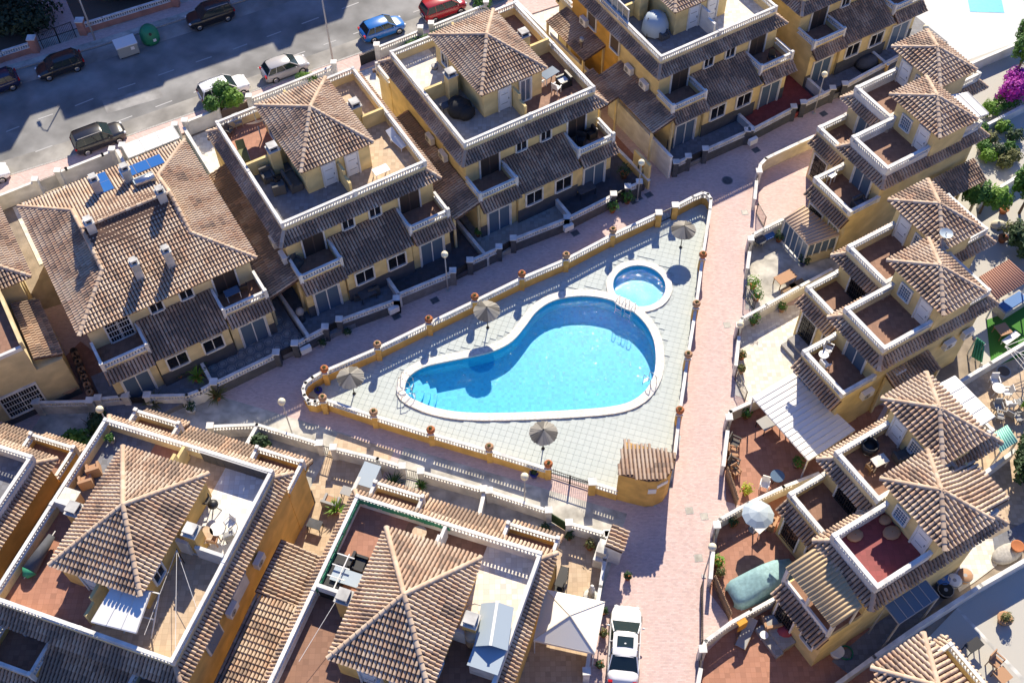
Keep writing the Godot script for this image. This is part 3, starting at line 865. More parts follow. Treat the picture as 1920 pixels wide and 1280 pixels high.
	sheet("yard_floor", [Vector2(10.71, -23.33), Vector2(12.58, -24.95), Vector2(15.42, -26.47), Vector2(20.71, -24.58), Vector2(20.94, -22.67), Vector2(18.11, -17.38), Vector2(9.12, -17.56)], 0.012, M.terracotta)
	sheet("garden_floor", [Vector2(34.72, -72.71), Vector2(45.42, -76.36), Vector2(39.62, -44.6), Vector2(31.78, -39.65), Vector2(31.47, -48.48), Vector2(33.39, -56.39)], 0.006, M.gravel)
	sheet("garden_lawn", [Vector2(32.86, -46.59), Vector2(37.41, -48.32), Vector2(37.46, -44.66), Vector2(32.2, -42.6)], 0.016, M.lawn)
	sheet("patio_floor", [Vector2(27.89, -41), Vector2(31.84, -42.61), Vector2(37.82, -44.65), Vector2(35.42, -30), Vector2(29.9, -31.2), Vector2(28.38, -35.73)], 0.014, M.sand_floor)
	sheet("passage_floor", [Vector2(17.91, -22.74), Vector2(22.6, -26.17), Vector2(26.78, -29.14), Vector2(32.71, -31.86), Vector2(32.3, -30.42), Vector2(26.28, -27.09), Vector2(18.95, -21.78)], 0.016, M.slate_floor)
	sheet("passage_floor", [Vector2(25.82, -28.47), Vector2(28.33, -30.16), Vector2(29.04, -30.14), Vector2(28.84, -28.4), Vector2(27.31, -27.41), Vector2(26.2, -26.76)], 0.02, M.pale_floor)
	sheet("plaza_floor", [Vector2(19.97, -20.85), Vector2(26, -25.93), Vector2(33.49, -30.04), Vector2(34.66, -14.82), Vector2(20.53, -15.11)], 0.02, M.gravel)
	sheet("plaza_band", [Vector2(25.73, -25.71), Vector2(25.88, -25.8), Vector2(28.89, -21.11), Vector2(28.67, -20.97)], 0.026, M.old_white)
	sheet("plaza_floor", [Vector2(31.56, -78.88), Vector2(39.55, -89.77), Vector2(52.75, -86.97), Vector2(45.42, -76.36), Vector2(34.43, -71.43), Vector2(31.06, -74.14)], 0.014, M.plaza)


func pools():
	var inner := spline([Vector2(-7.22, -41.82), Vector2(-7.1, -42.58), Vector2(-6.66, -43.17), Vector2(-5.81, -43.67), Vector2(-4.19, -44.07), Vector2(-2.56, -44.42), Vector2(-1.1, -44.87), Vector2(0.07, -45.64), Vector2(0.98, -46.89), Vector2(1.76, -48.07), Vector2(2.91, -48.97), Vector2(4.5, -49.36), Vector2(6.26, -49.21), Vector2(7.9, -48.47), Vector2(9.09, -47.13), Vector2(9.67, -45.66), Vector2(9.74, -44.06), Vector2(9.47, -42.59), Vector2(8.79, -41.33), Vector2(7.77, -40.52), Vector2(6.41, -40.14), Vector2(4.11, -39.95), Vector2(1.3, -39.85), Vector2(-1.5, -39.84), Vector2(-3.53, -39.97), Vector2(-5.16, -40.34), Vector2(-6.3, -40.87), Vector2(-6.95, -41.3)], 4)
	var small := PackedVector2Array()
	for i in 36:
		var a := TAU * i / 36
		small.append(Vector2(9.12, -50.19) + Vector2(cos(a), sin(a)) * 1.86)
	var o1 := Geometry2D.offset_polygon(inner, 0.58, Geometry2D.JOIN_ROUND)[0]
	var o2 := Geometry2D.offset_polygon(small, 0.48, Geometry2D.JOIN_ROUND)[0]
	var all := Geometry2D.merge_polygons(o1, o2)
	var hole: PackedVector2Array = all[0]
	# pool deck: joint bed, and slabs laid on it
	var edge: Array = [Vector2(-13.82, -41.92), Vector2(-13.59, -42.55), Vector2(-12.99, -43.05), Vector2(14.58, -58.52), Vector2(14.94, -58.19), Vector2(14.92, -57.33), Vector2(10.27, -36.17), Vector2(9.86, -34.07), Vector2(8.24, -32.73), Vector2(4.85, -34.3), Vector2(-9.22, -39.76), Vector2(-13.41, -41.19)]
	sheet("pool_deck", keyhole(edge, hole), 0.0, M.deck_joint)
	var q := PackedVector2Array(edge)
	var at: Vector2 = Vector2(-0.05, -42.99)
	var spots := []
	var ax := Vector2(cos(0.32), sin(0.32)); var ay := Vector2(-ax.y, ax.x)
	for i in range(-60, 60):
		for j in range(-60, 60):
			var p := at + ax * (i * 0.42) + ay * (j * 0.42)
			if not Geometry2D.is_point_in_polygon(p, q): continue
			var inside := false
			for c in [ax + ay, ax - ay, -ax + ay, -ax - ay]:
				if Geometry2D.is_point_in_polygon(p + c * 0.17, hole): inside = true
			if inside: continue
			spots.append([EYE.distance_squared_to(v3(p)), p])
	spots.sort_custom(func(x, y): return x[0] < y[0])
	var slab := Shape.new().span(Vector3(-0.203, 0, -0.203), Vector3(0.203, 0.03, 0.203)).mesh()
	var b := Basis(Vector3.UP, -0.32)
	var deck: Node3D = get_node("pool_deck")
	var rest := []; var tones := []
	for i in spots.size():
		var xf := Transform3D(b, v3(spots[i][1], 0.004 + rng.randf_range(0, 0.004)))
		var m: Material = M["deck_%d" % (rng.randi() % 4)]
		if i < 300: put(deck, "paving_slab", slab, m).transform = xf
		else:
			rest.append(xf); tones.append(m.albedo_color.srgb_to_linear())
	copies(deck, "paving_slabs", slab, M.tile, rest, tones)
	# copings, basins, water
	for p in [["main_pool", inner, o1, 1.12], ["paddling_pool", small, o2, 0.55]]:
		var i0: PackedVector2Array = p[1]
		var o0: PackedVector2Array = p[2]
		var s := Shape.new()
		var lift := 0.115 if p[0] == "main_pool" else 0.10
		var wide := 0.58 if p[0] == "main_pool" else 0.48
		var turn := 1.0 if Geometry2D.is_polygon_clockwise(i0) else -1.0
		var rim := []
		for k in i0.size():
			var g := (i0[(k + 1) % i0.size()] - i0[(k - 1 + i0.size()) % i0.size()]).normalized()
			rim.append(i0[k] + Vector2(-g.y, g.x) * wide * turn)
		for k in i0.size():
			var l := (k + 1) % i0.size()
			s.quad(v3(i0[k], lift), v3(i0[l], lift), v3(rim[l], lift), v3(rim[k], lift))
			s.quad(v3(rim[k], lift), v3(rim[l], lift), v3(rim[l], -0.05), v3(rim[k], -0.05))
			s.quad(v3(i0[k], lift), v3(i0[l], lift), v3(i0[l], -0.05), v3(i0[k], -0.05))
		setting(p[0] + "_coping", s, M.coping)
		var w := Shape.new()
		w.prism(Array(i0), -p[3], -p[3])
		for k in i0.size():
			var a := i0[k]; var e := i0[(k + 1) % i0.size()]
			w.quad(v3(a, -0.02), v3(e, -0.02), v3(e, -p[3]), v3(a, -p[3]))
		if p[0] == "main_pool":
			for k in 3:                                   # curved steps at the shallow end
				var c: Vector2 = Vector2(-7.48, -41.89)
				var arc := []
				for t in 13:
					var g := c + Vector2.from_angle(lerpf(-0.95, 0.85, t / 12.0)) * (2.35 - k * 0.42)
					arc.append(g)
				arc.append(c)
				for pc in Geometry2D.intersect_polygons(PackedVector2Array(arc), i0):
					w.prism(Array(pc), -p[3] + 0.0, -0.88 + k * 0.27)
		setting(p[0] + "_basin", w, M.mosaic)
		setting(p[0] + "_water", Shape.new().prism(Array(i0), -0.09, -0.09), M.water)
	# the hut in the corner
	var hut := thing("pool_hut", "yellow pool hut with a rounded wall and a small tiled roof", "hut", Vector3(8.36, 0, -34.1))
	var base: Array = []
	for v in [Vector2(6.8, -35.65), Vector2(9.82, -34.68), Vector2(9.56, -33.73), Vector2(9.18, -33.15), Vector2(8.61, -32.84), Vector2(8, -32.82), Vector2(7.19, -33.06), Vector2(6.25, -33.37)]: base.append(v - Vector2(hut.position.x, hut.position.z))
	part(hut, "wall", Shape.new().prism(base, 0, 3.2), M.pool_wall)
	var top := []
	for v in base: top.append(Vector3(v.x * 1.03, 3.3 + v.y * 0.10, v.y * 1.03))
	roof(hut, "roof", top, -0.15, 0.24)
	lay(200)
	for e in [[3, 4, 2.55, 0.75, 0.32], [4, 5, 2.0, 0.5, 0.5]]:
		var p: Vector2 = base[e[0]].lerp(base[e[1]], 0.45)
		var d: Vector2 = (base[e[1]] - base[e[0]]).normalized()
		part(hut, "notice_board", Shape.new().box(v3(p, e[2]), Vector3(e[3], e[4], 0.1), Basis(Vector3.UP, atan2(-d.y, d.x))), M.plastic_white)
	var plaza := sheet("neighbour_pool_water", [Vector2(40.38, -83.62), Vector2(43.33, -83.82), Vector2(42.69, -78.93), Vector2(39.83, -79.17)], 0.03, M.mosaic)


func houses():
	pair("cream house pair with one big hipped tile roof and six small chimneys", H1, 30, {"wall": "cream", "big_roof": true, "left": "grille", "singles": 0})
	pair("yellow house pair with a satellite dish and green recliner on its roof terrace", H2, 30, {"floor_left": "slate_floor", "floor_right": "sand_floor", "floor_back": "terracotta"})
	pair("yellow house pair with black covered furniture on its grey roof terrace", H3, 30, {"floor_left": "grey_floor", "floor_right": "brown_floor", "floor_back": "pale_floor", "tower_window": "slider"})
	pair("house pair with an orange side wall and a grey draped swing on its terrace", H4, 30, {"side": "orange_wall", "floor_left": "slate_floor", "floor_right": "pale_floor", "divider": "white"})
	pair("yellow house pair beside the white plaza with the neighbouring pool", H5, 30, {"no_back": true})
	pair("ochre house pair with round white tables on the white part of its terrace", B1, -20, {"wall": "ochre", "back": -6.4, "singles": 300, "floor_left": "terracotta", "floor_right": "sand_floor", "floor_back": "slate_floor", "floor_back_right": "white_floor", "divider": "yellow", "partition": "white"})
	pair("ochre house pair with a blue gabled shed on its roof terrace", B2, -20, {"wall": "ochre", "back": -6.4, "singles": 300, "floor_left": "brown_floor", "floor_right": "brown_floor", "floor_back": "terracotta", "floor_back_right": "pale_floor", "parapet": "white", "divider": "white", "partition": "white"})
	pair("ochre house with a white railed terrace beside the pair of black sun loungers", B0, -20, {"wall": "ochre", "back": -6.4, "no_front": true, "floor_back_right": "slate_floor", "floor_right": "white_floor", "parapet": "white"})
	narrow("narrow yellow house nearest the white plaza, topmost of the row", R1, -60, true, {"parapet": "white", "wall": "cream"})
	narrow("narrow yellow house with a white awning behind its roof tower", R2, -60, false, {"parapet": "white"})
	narrow("narrow yellow house with a round white disc lying on its tower roof", R3, -60, true, {"singles": 0, "balcony": "door_black"})
	narrow("narrow yellow house with white plastic chairs on its balcony", R4, -60, false, {"singles": 200})
	narrow("narrow yellow house with a round black chair and a white table on its terrace", R5, -60, true, {"singles": 300, "balcony": "door_black", "wear": -0.1})
	narrow("narrow yellow house with a dark red terrace and yellow ribbed balcony roof", R6, -60, false, {"singles": 300, "floor": "red_floor", "parapet": "white", "roofed_balcony": true, "wear": -0.1})
	narrow("narrow house at the bottom edge beside the gravel plaza", R7, -60, true, {"singles": 300, "wear": -0.15})
	# the older house at the left edge
	var at := from_frame(H1, 30, -7.4, 0.0)
	var o := thing("corner_house", "cream house at the left edge with a small brown terrace and a white window grille", "house", v3(at, LIFT), deg_to_rad(30))
	part(o, "wall", Shape.new().span(Vector3(-14, -LIFT, -10), Vector3(-0.6, 5.2, -0.2)), M.cream)
	part(o, "wall", Shape.new().span(Vector3(-14, -LIFT, -0.2), Vector3(-1.9, 4.9, 5.6)), M.cream)
	part(o, "wall", Shape.new().span(Vector3(-1.9, -LIFT, -0.2), Vector3(-0.2, 2.6, 5.6)), M.cream)
	part(o, "terrace_floor", Shape.new().span(Vector3(-4.1, 4.85, 0), Vector3(-1.95, 4.93, 5.5)), M.brown_floor)
	part(o, "terrace_parapet", Shape.new().span(Vector3(-1.95, 4.9, -0.2), Vector3(-1.75, 5.6, 5.6)), M.cream)
	part(o, "terrace_parapet", Shape.new().span(Vector3(-4.1, 4.9, 5.45), Vector3(-1.95, 5.2, 5.65)), M.white)
	roof(o, "back_roof", [Vector3(0.3, 5.2, -10.5), Vector3(0.3, 5.2, 0.5), Vector3(-4.2, 6.9, -3.6), Vector3(-4.2, 6.9, -10.5)], -0.1)
	roof(o, "front_roof", [Vector3(-14, 5.2, 0.5), Vector3(0.3, 5.2, 0.5), Vector3(-4.2, 6.9, -3.6), Vector3(-14, 6.9, -3.6)], 0.1)
	caps(o.get_node("back_roof"), Vector3(0.3, 5.2, 0.5), Vector3(-4.2, 6.9, -3.6))
	roof(o, "lower_roof", [Vector3(-4.1, 4.95, 5.9), Vector3(-4.1, 4.95, 0.2), Vector3(-8.5, 6.6, 0.2), Vector3(-8.5, 6.6, 3.2)], -0.1)
	roof(o, "lower_roof", [Vector3(-14, 4.95, 5.9), Vector3(-4.1, 4.95, 5.9), Vector3(-8.5, 6.6, 3.2), Vector3(-14, 6.6, 3.2)], 0.1)
	caps(o.get_node("lower_roof"), Vector3(-4.1, 4.95, 5.9), Vector3(-8.5, 6.6, 3.2))
	roof(o, "pent_roof", [Vector3(-1.7, 3.4, 0.2), Vector3(-1.7, 3.4, 5.4), Vector3(-0.1, 2.7, 5.4), Vector3(-0.1, 2.7, 0.2)], 0.45)
	lay(0)
	opening(o, "grille", Vector3(-3.6, -0.6, 5.63), Vector3.RIGHT, 2.3, 2.1)
	opening(o, "brown", Vector3(-5.0, 3.3, 5.63), Vector3.RIGHT, 1.1, 1.1)
	part(o, "plinth", Shape.new().span(Vector3(-14, -LIFT, 5.6), Vector3(-0.2, -0.9, 5.68)), M.slate_paint)
	# lean-to roofs in the gaps between the pairs
	lean("brown tiled lean-to roof between the cream pair and the dish pair", H2, 30, [Vector3(-5.6, 3.0, -4.6), Vector3(-5.6, 3.0, 7.9), Vector3(-7.9, 2.35, 7.9), Vector3(-7.9, 2.35, -4.6)], 0.42)
	lean("tiled lean-to roof beside the blue door tower pair", H3, 30, [Vector3(-5.6, 3.0, -2.5), Vector3(-5.6, 3.0, 8.4), Vector3(-7.7, 2.35, 8.4), Vector3(-7.7, 2.35, -2.5)], 0.35)
	lean("rough tiled lean-to roof under the orange side wall", H4, 30, [Vector3(-5.6, 2.95, -6.2), Vector3(-5.6, 2.95, -0.6), Vector3(-7.6, 2.35, -0.6), Vector3(-7.6, 2.35, -6.2)], 0.3)
	lean("rough tiled lean-to roof above the long white lane wall", H4, 30, [Vector3(-5.6, 2.95, 1.4), Vector3(-5.6, 2.95, 8.8), Vector3(-7.6, 2.35, 8.8), Vector3(-7.6, 2.35, 1.4)], 0.3)
	lean("red tiled carport roof across the passage beside the iron chimney pipe", H4, 30, [Vector3(-7.65, 2.5, 0.6), Vector3(-7.65, 2.5, 4.3), Vector3(-9.3, 2.0, 4.3), Vector3(-9.3, 2.0, 0.6)], 0.4)
	lean("upper tiled lean-to roof between the two ochre pairs", B1, -20, [Vector3(6.3, 3.0, -3.3), Vector3(8.8, 2.4, -3.3), Vector3(8.8, 2.4, 0.05), Vector3(6.3, 3.0, 0.05)], -0.1)
	lean("lower tiled lean-to roof between the two ochre pairs", B1, -20, [Vector3(6.3, 2.75, 0.25), Vector3(8.9, 2.75, 0.25), Vector3(8.9, 2.3, 6.5), Vector3(6.3, 2.3, 6.5)], 0.0)
	lean("bright orange tiled lean-to roof beside the folded green parasol", B1, -20, [Vector3(-6.9, 2.4, -2.6), Vector3(-6.9, 2.4, 3.5), Vector3(-9.4, 3.0, 3.5), Vector3(-9.4, 3.0, -2.6)], 0.0, 6)
	lean("dark tiled lean-to roof behind the white pyramid gazebo", B2, -20, [Vector3(6.2, 2.7, 1.8), Vector3(10.0, 2.7, 1.8), Vector3(10.0, 2.3, 6.0), Vector3(6.2, 2.3, 6.0)], 0.1)
	lean("dark low tiled roof along the side of the white awning house", R2, -60, [Vector3(2.45, 3.1, -3.5), Vector3(2.45, 3.1, 0.6), Vector3(3.95, 2.35, 0.6), Vector3(3.95, 2.35, -3.5)], 0.45)
	lean("dark low tiled roof in the passage below the plastic chair balcony", R4, -60, [Vector3(2.1, 2.9, 0.6), Vector3(2.1, 2.9, 4.2), Vector3(3.3, 2.5, 4.2), Vector3(3.3, 2.5, 0.6)], 0.5)
	lean("dark tiled pent roof between two narrow houses with a white terrace rail", R3, -60, [Vector3(2.05, 3.0, 3.2), Vector3(2.05, 3.0, 7.6), Vector3(3.9, 2.4, 7.6), Vector3(3.9, 2.4, 3.2)], 0.4)
	# the block across the road, only its long shadow is seen
	var bl := thing("apartment_block", "stepped apartment block across the road that throws the long shadow", "building", Vector3(-50.21, 0, -88.15), deg_to_rad(27.2))
	var z0 := 5.1
	part(bl, "wall", Shape.new().span(Vector3(-30, 0, z0 - 12), Vector3(18.3, 15.9, z0)), M.pink_plaster)
	part(bl, "wall", Shape.new().span(Vector3(18.3, 0, z0 - 12), Vector3(26.5, 17.6, z0)), M.pink_plaster)
	part(bl, "wall", Shape.new().span(Vector3(26.5, 0, z0 - 12), Vector3(33.0, 17.2, z0)), M.pink_plaster)
	part(bl, "wall", Shape.new().span(Vector3(33.0, 0, z0 - 12), Vector3(42.3, 17.0, z0)), M.pink_plaster)
	part(bl, "stair_head", Shape.new().span(Vector3(13.6, 15.8, z0 - 4), Vector3(14.8, 19.0, z0 - 0.3)), M.pink_plaster)
	part(bl, "stair_head", Shape.new().span(Vector3(37.0, 16.9, z0 - 4), Vector3(38.2, 18.4, z0 - 0.3)), M.pink_plaster)

func lean(label: String, at: Vector2, turn: float, poly: Array, wear := 0.0, tone := -1):
	var o := thing("lean_to_roof", label, "roof", v3(at, LIFT), deg_to_rad(turn))
	roof(o, "tiled_slope", poly, wear, 0.22, 0.36, tone)
	var s := Shape.new()
	var mid := Vector3.ZERO
	for p in poly: mid += p / poly.size()
	for p in poly:
		var q: Vector3 = p.lerp(mid, 0.06)
		s.span(Vector3(q.x - 0.08, -LIFT, q.z - 0.08), Vector3(q.x + 0.08, q.y - 0.1, q.z + 0.08))
	part(o, "posts", s, M.cream)
	lay(0)


# ---------------------------------------------------------------- walls, gates
# a garden wall along points that lie on its top line
func garden_wall(label: String, pts: Array, h: float, hb: float, m: Material, group := "", piers := 0.0, inner: Material = null) -> Node3D:
	var c := Vector2.ZERO
	for p in pts: c += p / pts.size()
	var o := thing("garden_wall", label, "wall", v3(c), 0.0, group)
	var q := []
	for p in pts: q.append(v3(p - c))
	if hb > 0.0:
		balustrade(o, q, 0.0, h, hb, m, piers, 0.17, "wall_base")
	else:
		var s := Shape.new(); var t := Shape.new()
		for i in q.size() - 1:
			var g: Vector3 = (q[i + 1] - q[i]).normalized() * 0.08
			s.bar(q[i] - g + Vector3(0, h / 2, 0), q[i + 1] + g + Vector3(0, h / 2, 0), 0.18, h)
			t.bar(q[i] - g * 1.2 + Vector3(0, h + 0.03, 0), q[i + 1] + g * 1.2 + Vector3(0, h + 0.03, 0), 0.24, 0.07)
		part(o, "wall_base", s, m)
		part(o, "coping", t, M.white)
	return o

func end_pier(o: Node3D, p: Vector2, h: float, m: Material, w := 0.34):
	var a := v3(p) - o.position
	part(o, "pier", Shape.new().span(a + Vector3(-w / 2, 0, -w / 2), a + Vector3(w / 2, h, w / 2)), m)
	part(o, "pier_cap", Shape.new().span(a + Vector3(-w / 2 - 0.05, h, -w / 2 - 0.05), a + Vector3(w / 2 + 0.05, h + 0.08, w / 2 + 0.05)), M.white)

func iron_gate(label: String, a: Vector2, b: Vector2, h: float, m: Material, leaves := 1, sheet_too := false, group := "", wave := 0.0) -> Node3D:
	var c := (a + b) / 2
	var o := thing("iron_gate", label, "gate", v3(c), 0.0, group)
	for k in leaves:
		var p := v3(a.lerp(b, float(k) / leaves) - c); var q := v3(a.lerp(b, float(k + 1) / leaves) - c)
		var d := (q - p).normalized() * 0.03
		p += d; q -= d
		var s := Shape.new(); var bars := Shape.new()
		s.bar(p + Vector3(0, 0.08, 0), q + Vector3(0, 0.08, 0), 0.04, 0.05)
		s.bar(p + Vector3(0, h, 0), q + Vector3(0, h, 0), 0.04, 0.05)
		for e in [p, q]: s.span(e + Vector3(-0.03, 0, -0.03), e + Vector3(0.03, h + 0.05, 0.03))
		var n := maxi(2, roundi(p.distance_to(q) / 0.14))
		for i in range(1, n):
			var e := p.lerp(q, float(i) / n)
			var t := float(i) / n if k == 0 else 1.0 - float(i) / n
			var top := h + wave * (1.0 - t) * (1.0 - t)
			bars.span(e + Vector3(-0.012, 0.08, -0.012), e + Vector3(0.012, top, 0.012))
		if sheet_too:
			part(o, "panel", Shape.new().bar(p + Vector3(0, h * 0.5, 0), q + Vector3(0, h * 0.5, 0), 0.02, h * 0.86), m)
		var leaf := part(o, "leaf", s, m)
		part(leaf, "bars", bars, m).set_meta("kind", "stuff")
	return o

func walls():
	# the wall round the pool yard, in four lengths between its gates
	var tip: Array = [Vector2(-12.42, -40.5), Vector2(-12.93, -40.31), Vector2(-13.39, -40.41), Vector2(-13.67, -40.82), Vector2(-13.8, -41.32), Vector2(-13.68, -41.78), Vector2(-13.26, -42.19), Vector2(-12.73, -42.56)]
	var north: Array = [Vector2(-9.04, -44.45), Vector2(-5.65, -46.45), Vector2(-2.52, -48.26), Vector2(0.79, -50.2), Vector2(3.97, -51.82), Vector2(7.42, -54.01), Vector2(10.86, -55.96)]
	var south: Array = [Vector2(-12.42, -40.5), Vector2(-9.01, -39.11), Vector2(-5.3, -37.68), Vector2(-1.58, -36.34), Vector2(2.03, -34.97)]
	var east: Array = [Vector2(12.26, -56.65), Vector2(13.6, -57.51), Vector2(14.38, -57.91), Vector2(14.73, -57.74), Vector2(14.9, -57.26), Vector2(14.71, -56.22), Vector2(13.64, -51.66), Vector2(12.69, -47.28), Vector2(11.69, -43.13), Vector2(10.7, -38.78), Vector2(10.11, -35.85)]
	var yard := [
		garden_wall("yellow pool yard wall with white balusters along the upper lane and round the western tip", tip + north, 0.78, 0.36, M.pool_wall, "walls of the pool yard"),
		garden_wall("yellow pool yard wall with white balusters facing the lower houses", south, 0.78, 0.36, M.pool_wall, "walls of the pool yard"),
		garden_wall("yellow pool yard wall with white balusters along the wide straight lane", east, 0.78, 0.36, M.pool_wall, "walls of the pool yard"),
		garden_wall("short baluster wall between the iron double gate and the hut", [Vector2(4.83, -33.93), Vector2(6.25, -33.38)], 0.78, 0.36, M.pool_wall, "walls of the pool yard")]
	var names := ["first", "second", "third", "fourth", "fifth", "sixth", "seventh"]
	var made: Node3D = null
	var sides := [
		[yard[0], [Vector2(-12.42, -42.5), Vector2(-9.02, -44.39), Vector2(-5.62, -46.39), Vector2(-2.5, -48.23), Vector2(0.79, -50.16), Vector2(3.96, -51.76), Vector2(7.41, -53.99)], "by the upper lane, from the western tip"],
		[yard[2], [Vector2(13.6, -51.54), Vector2(12.66, -47.23), Vector2(11.66, -43.04), Vector2(10.67, -38.74)], "by the wide lane, from the top"],
		[yard[1], [Vector2(-12.36, -40.25), Vector2(-8.99, -39.07), Vector2(-5.28, -37.66), Vector2(-1.57, -36.32), Vector2(2.1, -35.01)], "facing the lower houses, from the western tip"]]
	var tones := [["clay", 0], ["clay_pale", 1], ["clay", 0], ["clay", 0], ["clay", 2], ["leaf_dark", 3], ["clay_pale", 1]]
	for s in sides:
		for i in s[1].size():
			end_pier(s[0], s[1][i], 1.36, M.pool_wall, 0.36)
			var l := "%s ball pot on the pool wall %s" % [names[i], s[2]]
			if made == null:
				made = thing("ball_pot", l, "planter", v3(s[1][i], 1.44), 0, "ball pots on the pool wall")
				part(made, "pot", Shape.new(true).lathe(Vector3.ZERO, [Vector2(0.0, 0), Vector2(0.13, 0), Vector2(0.15, 0.05), Vector2(0.27, 0.2), Vector2(0.29, 0.34), Vector2(0.23, 0.46), Vector2(0.16, 0.5), Vector2(0.13, 0.48), Vector2(0.0, 0.42)], 12), M.clay)
				var f := leaves(26, Vector3(0, 0.5, 0), Vector3(0.12, 0.08, 0.12), 0.07)
				part(made, "plant", f, M.leaf_olive).set_meta("kind", "stuff")
			else:
				var c := dup(made, v3(s[1][i], 1.44), i * 1.3, l)
				var t: String = ["clay", "clay_pale", "clay", "clay", "clay", "clay_pale", "clay_pale"][(i + s[1].size()) % 7]
				c.get_node("pot").material_override = M[t]
	for p in [[yard[0], Vector2(10.91, -55.83)], [yard[2], Vector2(12.18, -56.53)], [yard[3], Vector2(4.79, -33.86)]]: end_pier(p[0], p[1], 1.42, M.pool_wall, 0.42)
	iron_gate("small black iron gate in the pool wall near the rounded corner", Vector2(11.1, -56.07), Vector2(12.09, -56.61), 1.15, M.black_iron)
	iron_gate("black iron double gate in the pool wall beside the hut", Vector2(2.27, -35.03), Vector2(4.65, -34.07), 1.0, M.black_iron, 2, false, "", 0.3)
	# lane side of the upper row
	var sl := "slate plinth walls of the upper row"
	var w := [
		["mossy cream wall left of the brown gate, under the window grille", [Vector2(-35.47, -40.22), Vector2(-33.44, -40.42), Vector2(-32.52, -40.53)], "old_white"],
		["mossy cream wall between the brown gate and the clinker pillar", [Vector2(-31.15, -40.61), Vector2(-27.64, -40.61)], "old_white"],
		["white wall with a yellow date palm pot behind it, left of a dark gate", [Vector2(-27.15, -40.79), Vector2(-25.37, -40.96)], "white"],
		["curved white wall with a potted conifer standing before it", [Vector2(-23.95, -40.94), Vector2(-21.38, -40.94), Vector2(-20.56, -41.29), Vector2(-19.73, -41.88)], "white"],
		["slate wall with white balusters before the round patterned yard", [Vector2(-19.7, -41.82), Vector2(-15.83, -44.12)], "slate_paint"],
		["short slate wall with a meter box between two dark gates, before the dish pair", [Vector2(-14.64, -44.84), Vector2(-14, -45.31), Vector2(-12.7, -46.16)], "slate_paint"],
		["slate wall with white balusters below the left balcony of the dish pair", [Vector2(-11.78, -46.77), Vector2(-7.94, -48.45)], "slate_paint"],
		["grey wall with white balusters behind the first ball lamp", [Vector2(-7.94, -48.45), Vector2(-7.81, -48.92), Vector2(-4.06, -50.81)], "grey_paint"],
		["grey wall with white balusters before the white side door", [Vector2(-2.86, -51.74), Vector2(-0.79, -52.91)], "slate_paint"],
		["slate wall with white balusters below the covered furniture pair", [Vector2(0.25, -53.68), Vector2(4.18, -55.55)], "slate_paint"],
		["slate wall with white balusters before the black yard", [Vector2(4.18, -55.55), Vector2(7.73, -57.75)], "slate_paint"],
		["short slate wall below the yellow number sign", [Vector2(8.84, -58.47), Vector2(9.73, -58.92)], "slate_paint"],
		["short slate wall left of the gate under the orange sided pair", [Vector2(12.66, -60.86), Vector2(13.65, -61.44)], "slate_paint"],
		["slate wall with white balusters before the blue yard", [Vector2(15.03, -62.19), Vector2(18.49, -64.09)], "slate_paint"],
		["slate wall with white balusters before the dark red yard", [Vector2(18.79, -64.19), Vector2(22.45, -66.56)], "slate_paint"],
		["slate wall with white balusters behind the second ball lamp of the upper row", [Vector2(23.28, -67.01), Vector2(25.86, -68.57)], "slate_paint"],
		["slate wall with white balusters before the plaza end yard", [Vector2(26.92, -69.03), Vector2(30.45, -71.37), Vector2(32.1, -72.47)], "slate_paint"]]
	for x in w:
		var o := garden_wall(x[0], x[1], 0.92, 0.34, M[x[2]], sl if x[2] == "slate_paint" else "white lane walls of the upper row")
		for e in [x[1][0], x[1][-1]]: end_pier(o, e, 1.44, M[x[2]], 0.4)
	for x in [[5, Vector2(-14, -44.83)], [6, Vector2(-8.17, -48.06)], [10, Vector2(4.3, -55.24)], [14, Vector2(18.95, -63.63)]]:
		var o: Node3D = get_node("garden_wall_%03d" % (x[0] + 4))
		part(o, "meter_box", Shape.new().box(v3(x[1], 0.7) - o.position, Vector3(0.75, 0.5, 0.3), Basis(Vector3.UP, deg_to_rad(30))), M.plastic_white)
	var gl := "dark garden gates of the upper row"
	var g := [
		["brown gate in the mossy cream wall at the left", Vector2(-32.47, -40.58), Vector2(-31.3, -40.63), "timber"],
		["dark gate at the foot of the cream pair's left yard", Vector2(-25.26, -40.95), Vector2(-24.07, -40.92), "black_iron"],
		["dark gate at the end of the round patterned yard", Vector2(-15.78, -44.35), Vector2(-14.8, -44.94), "black_iron"],
		["dark gate between two white pot plants, before the dish pair", Vector2(-12.64, -46.4), Vector2(-11.91, -46.87), "black_iron"],
		["dark gate right of the first ball lamp", Vector2(-3.99, -51.01), Vector2(-2.94, -51.86), "black_iron"],
		["dark gate before the grey yard of the covered furniture pair", Vector2(-0.7, -53.13), Vector2(0.16, -53.8), "black_iron"],
		["dark gate between two tall shrubs near the number sign", Vector2(7.85, -57.98), Vector2(8.77, -58.6), "black_iron"],
		["dark gate at the foot of the long white lane wall", Vector2(13.82, -61.69), Vector2(14.94, -62.33), "black_iron"],
		["dark gate before the dark red yard", Vector2(22.62, -66.83), Vector2(23.26, -67.17), "black_iron"],
		["dark gate of the plaza end yard", Vector2(26.04, -68.85), Vector2(26.91, -69.19), "black_iron"]]
	for x in g: iron_gate(x[0], x[1], x[2], 1.15, M[x[3]], 1, true, gl)
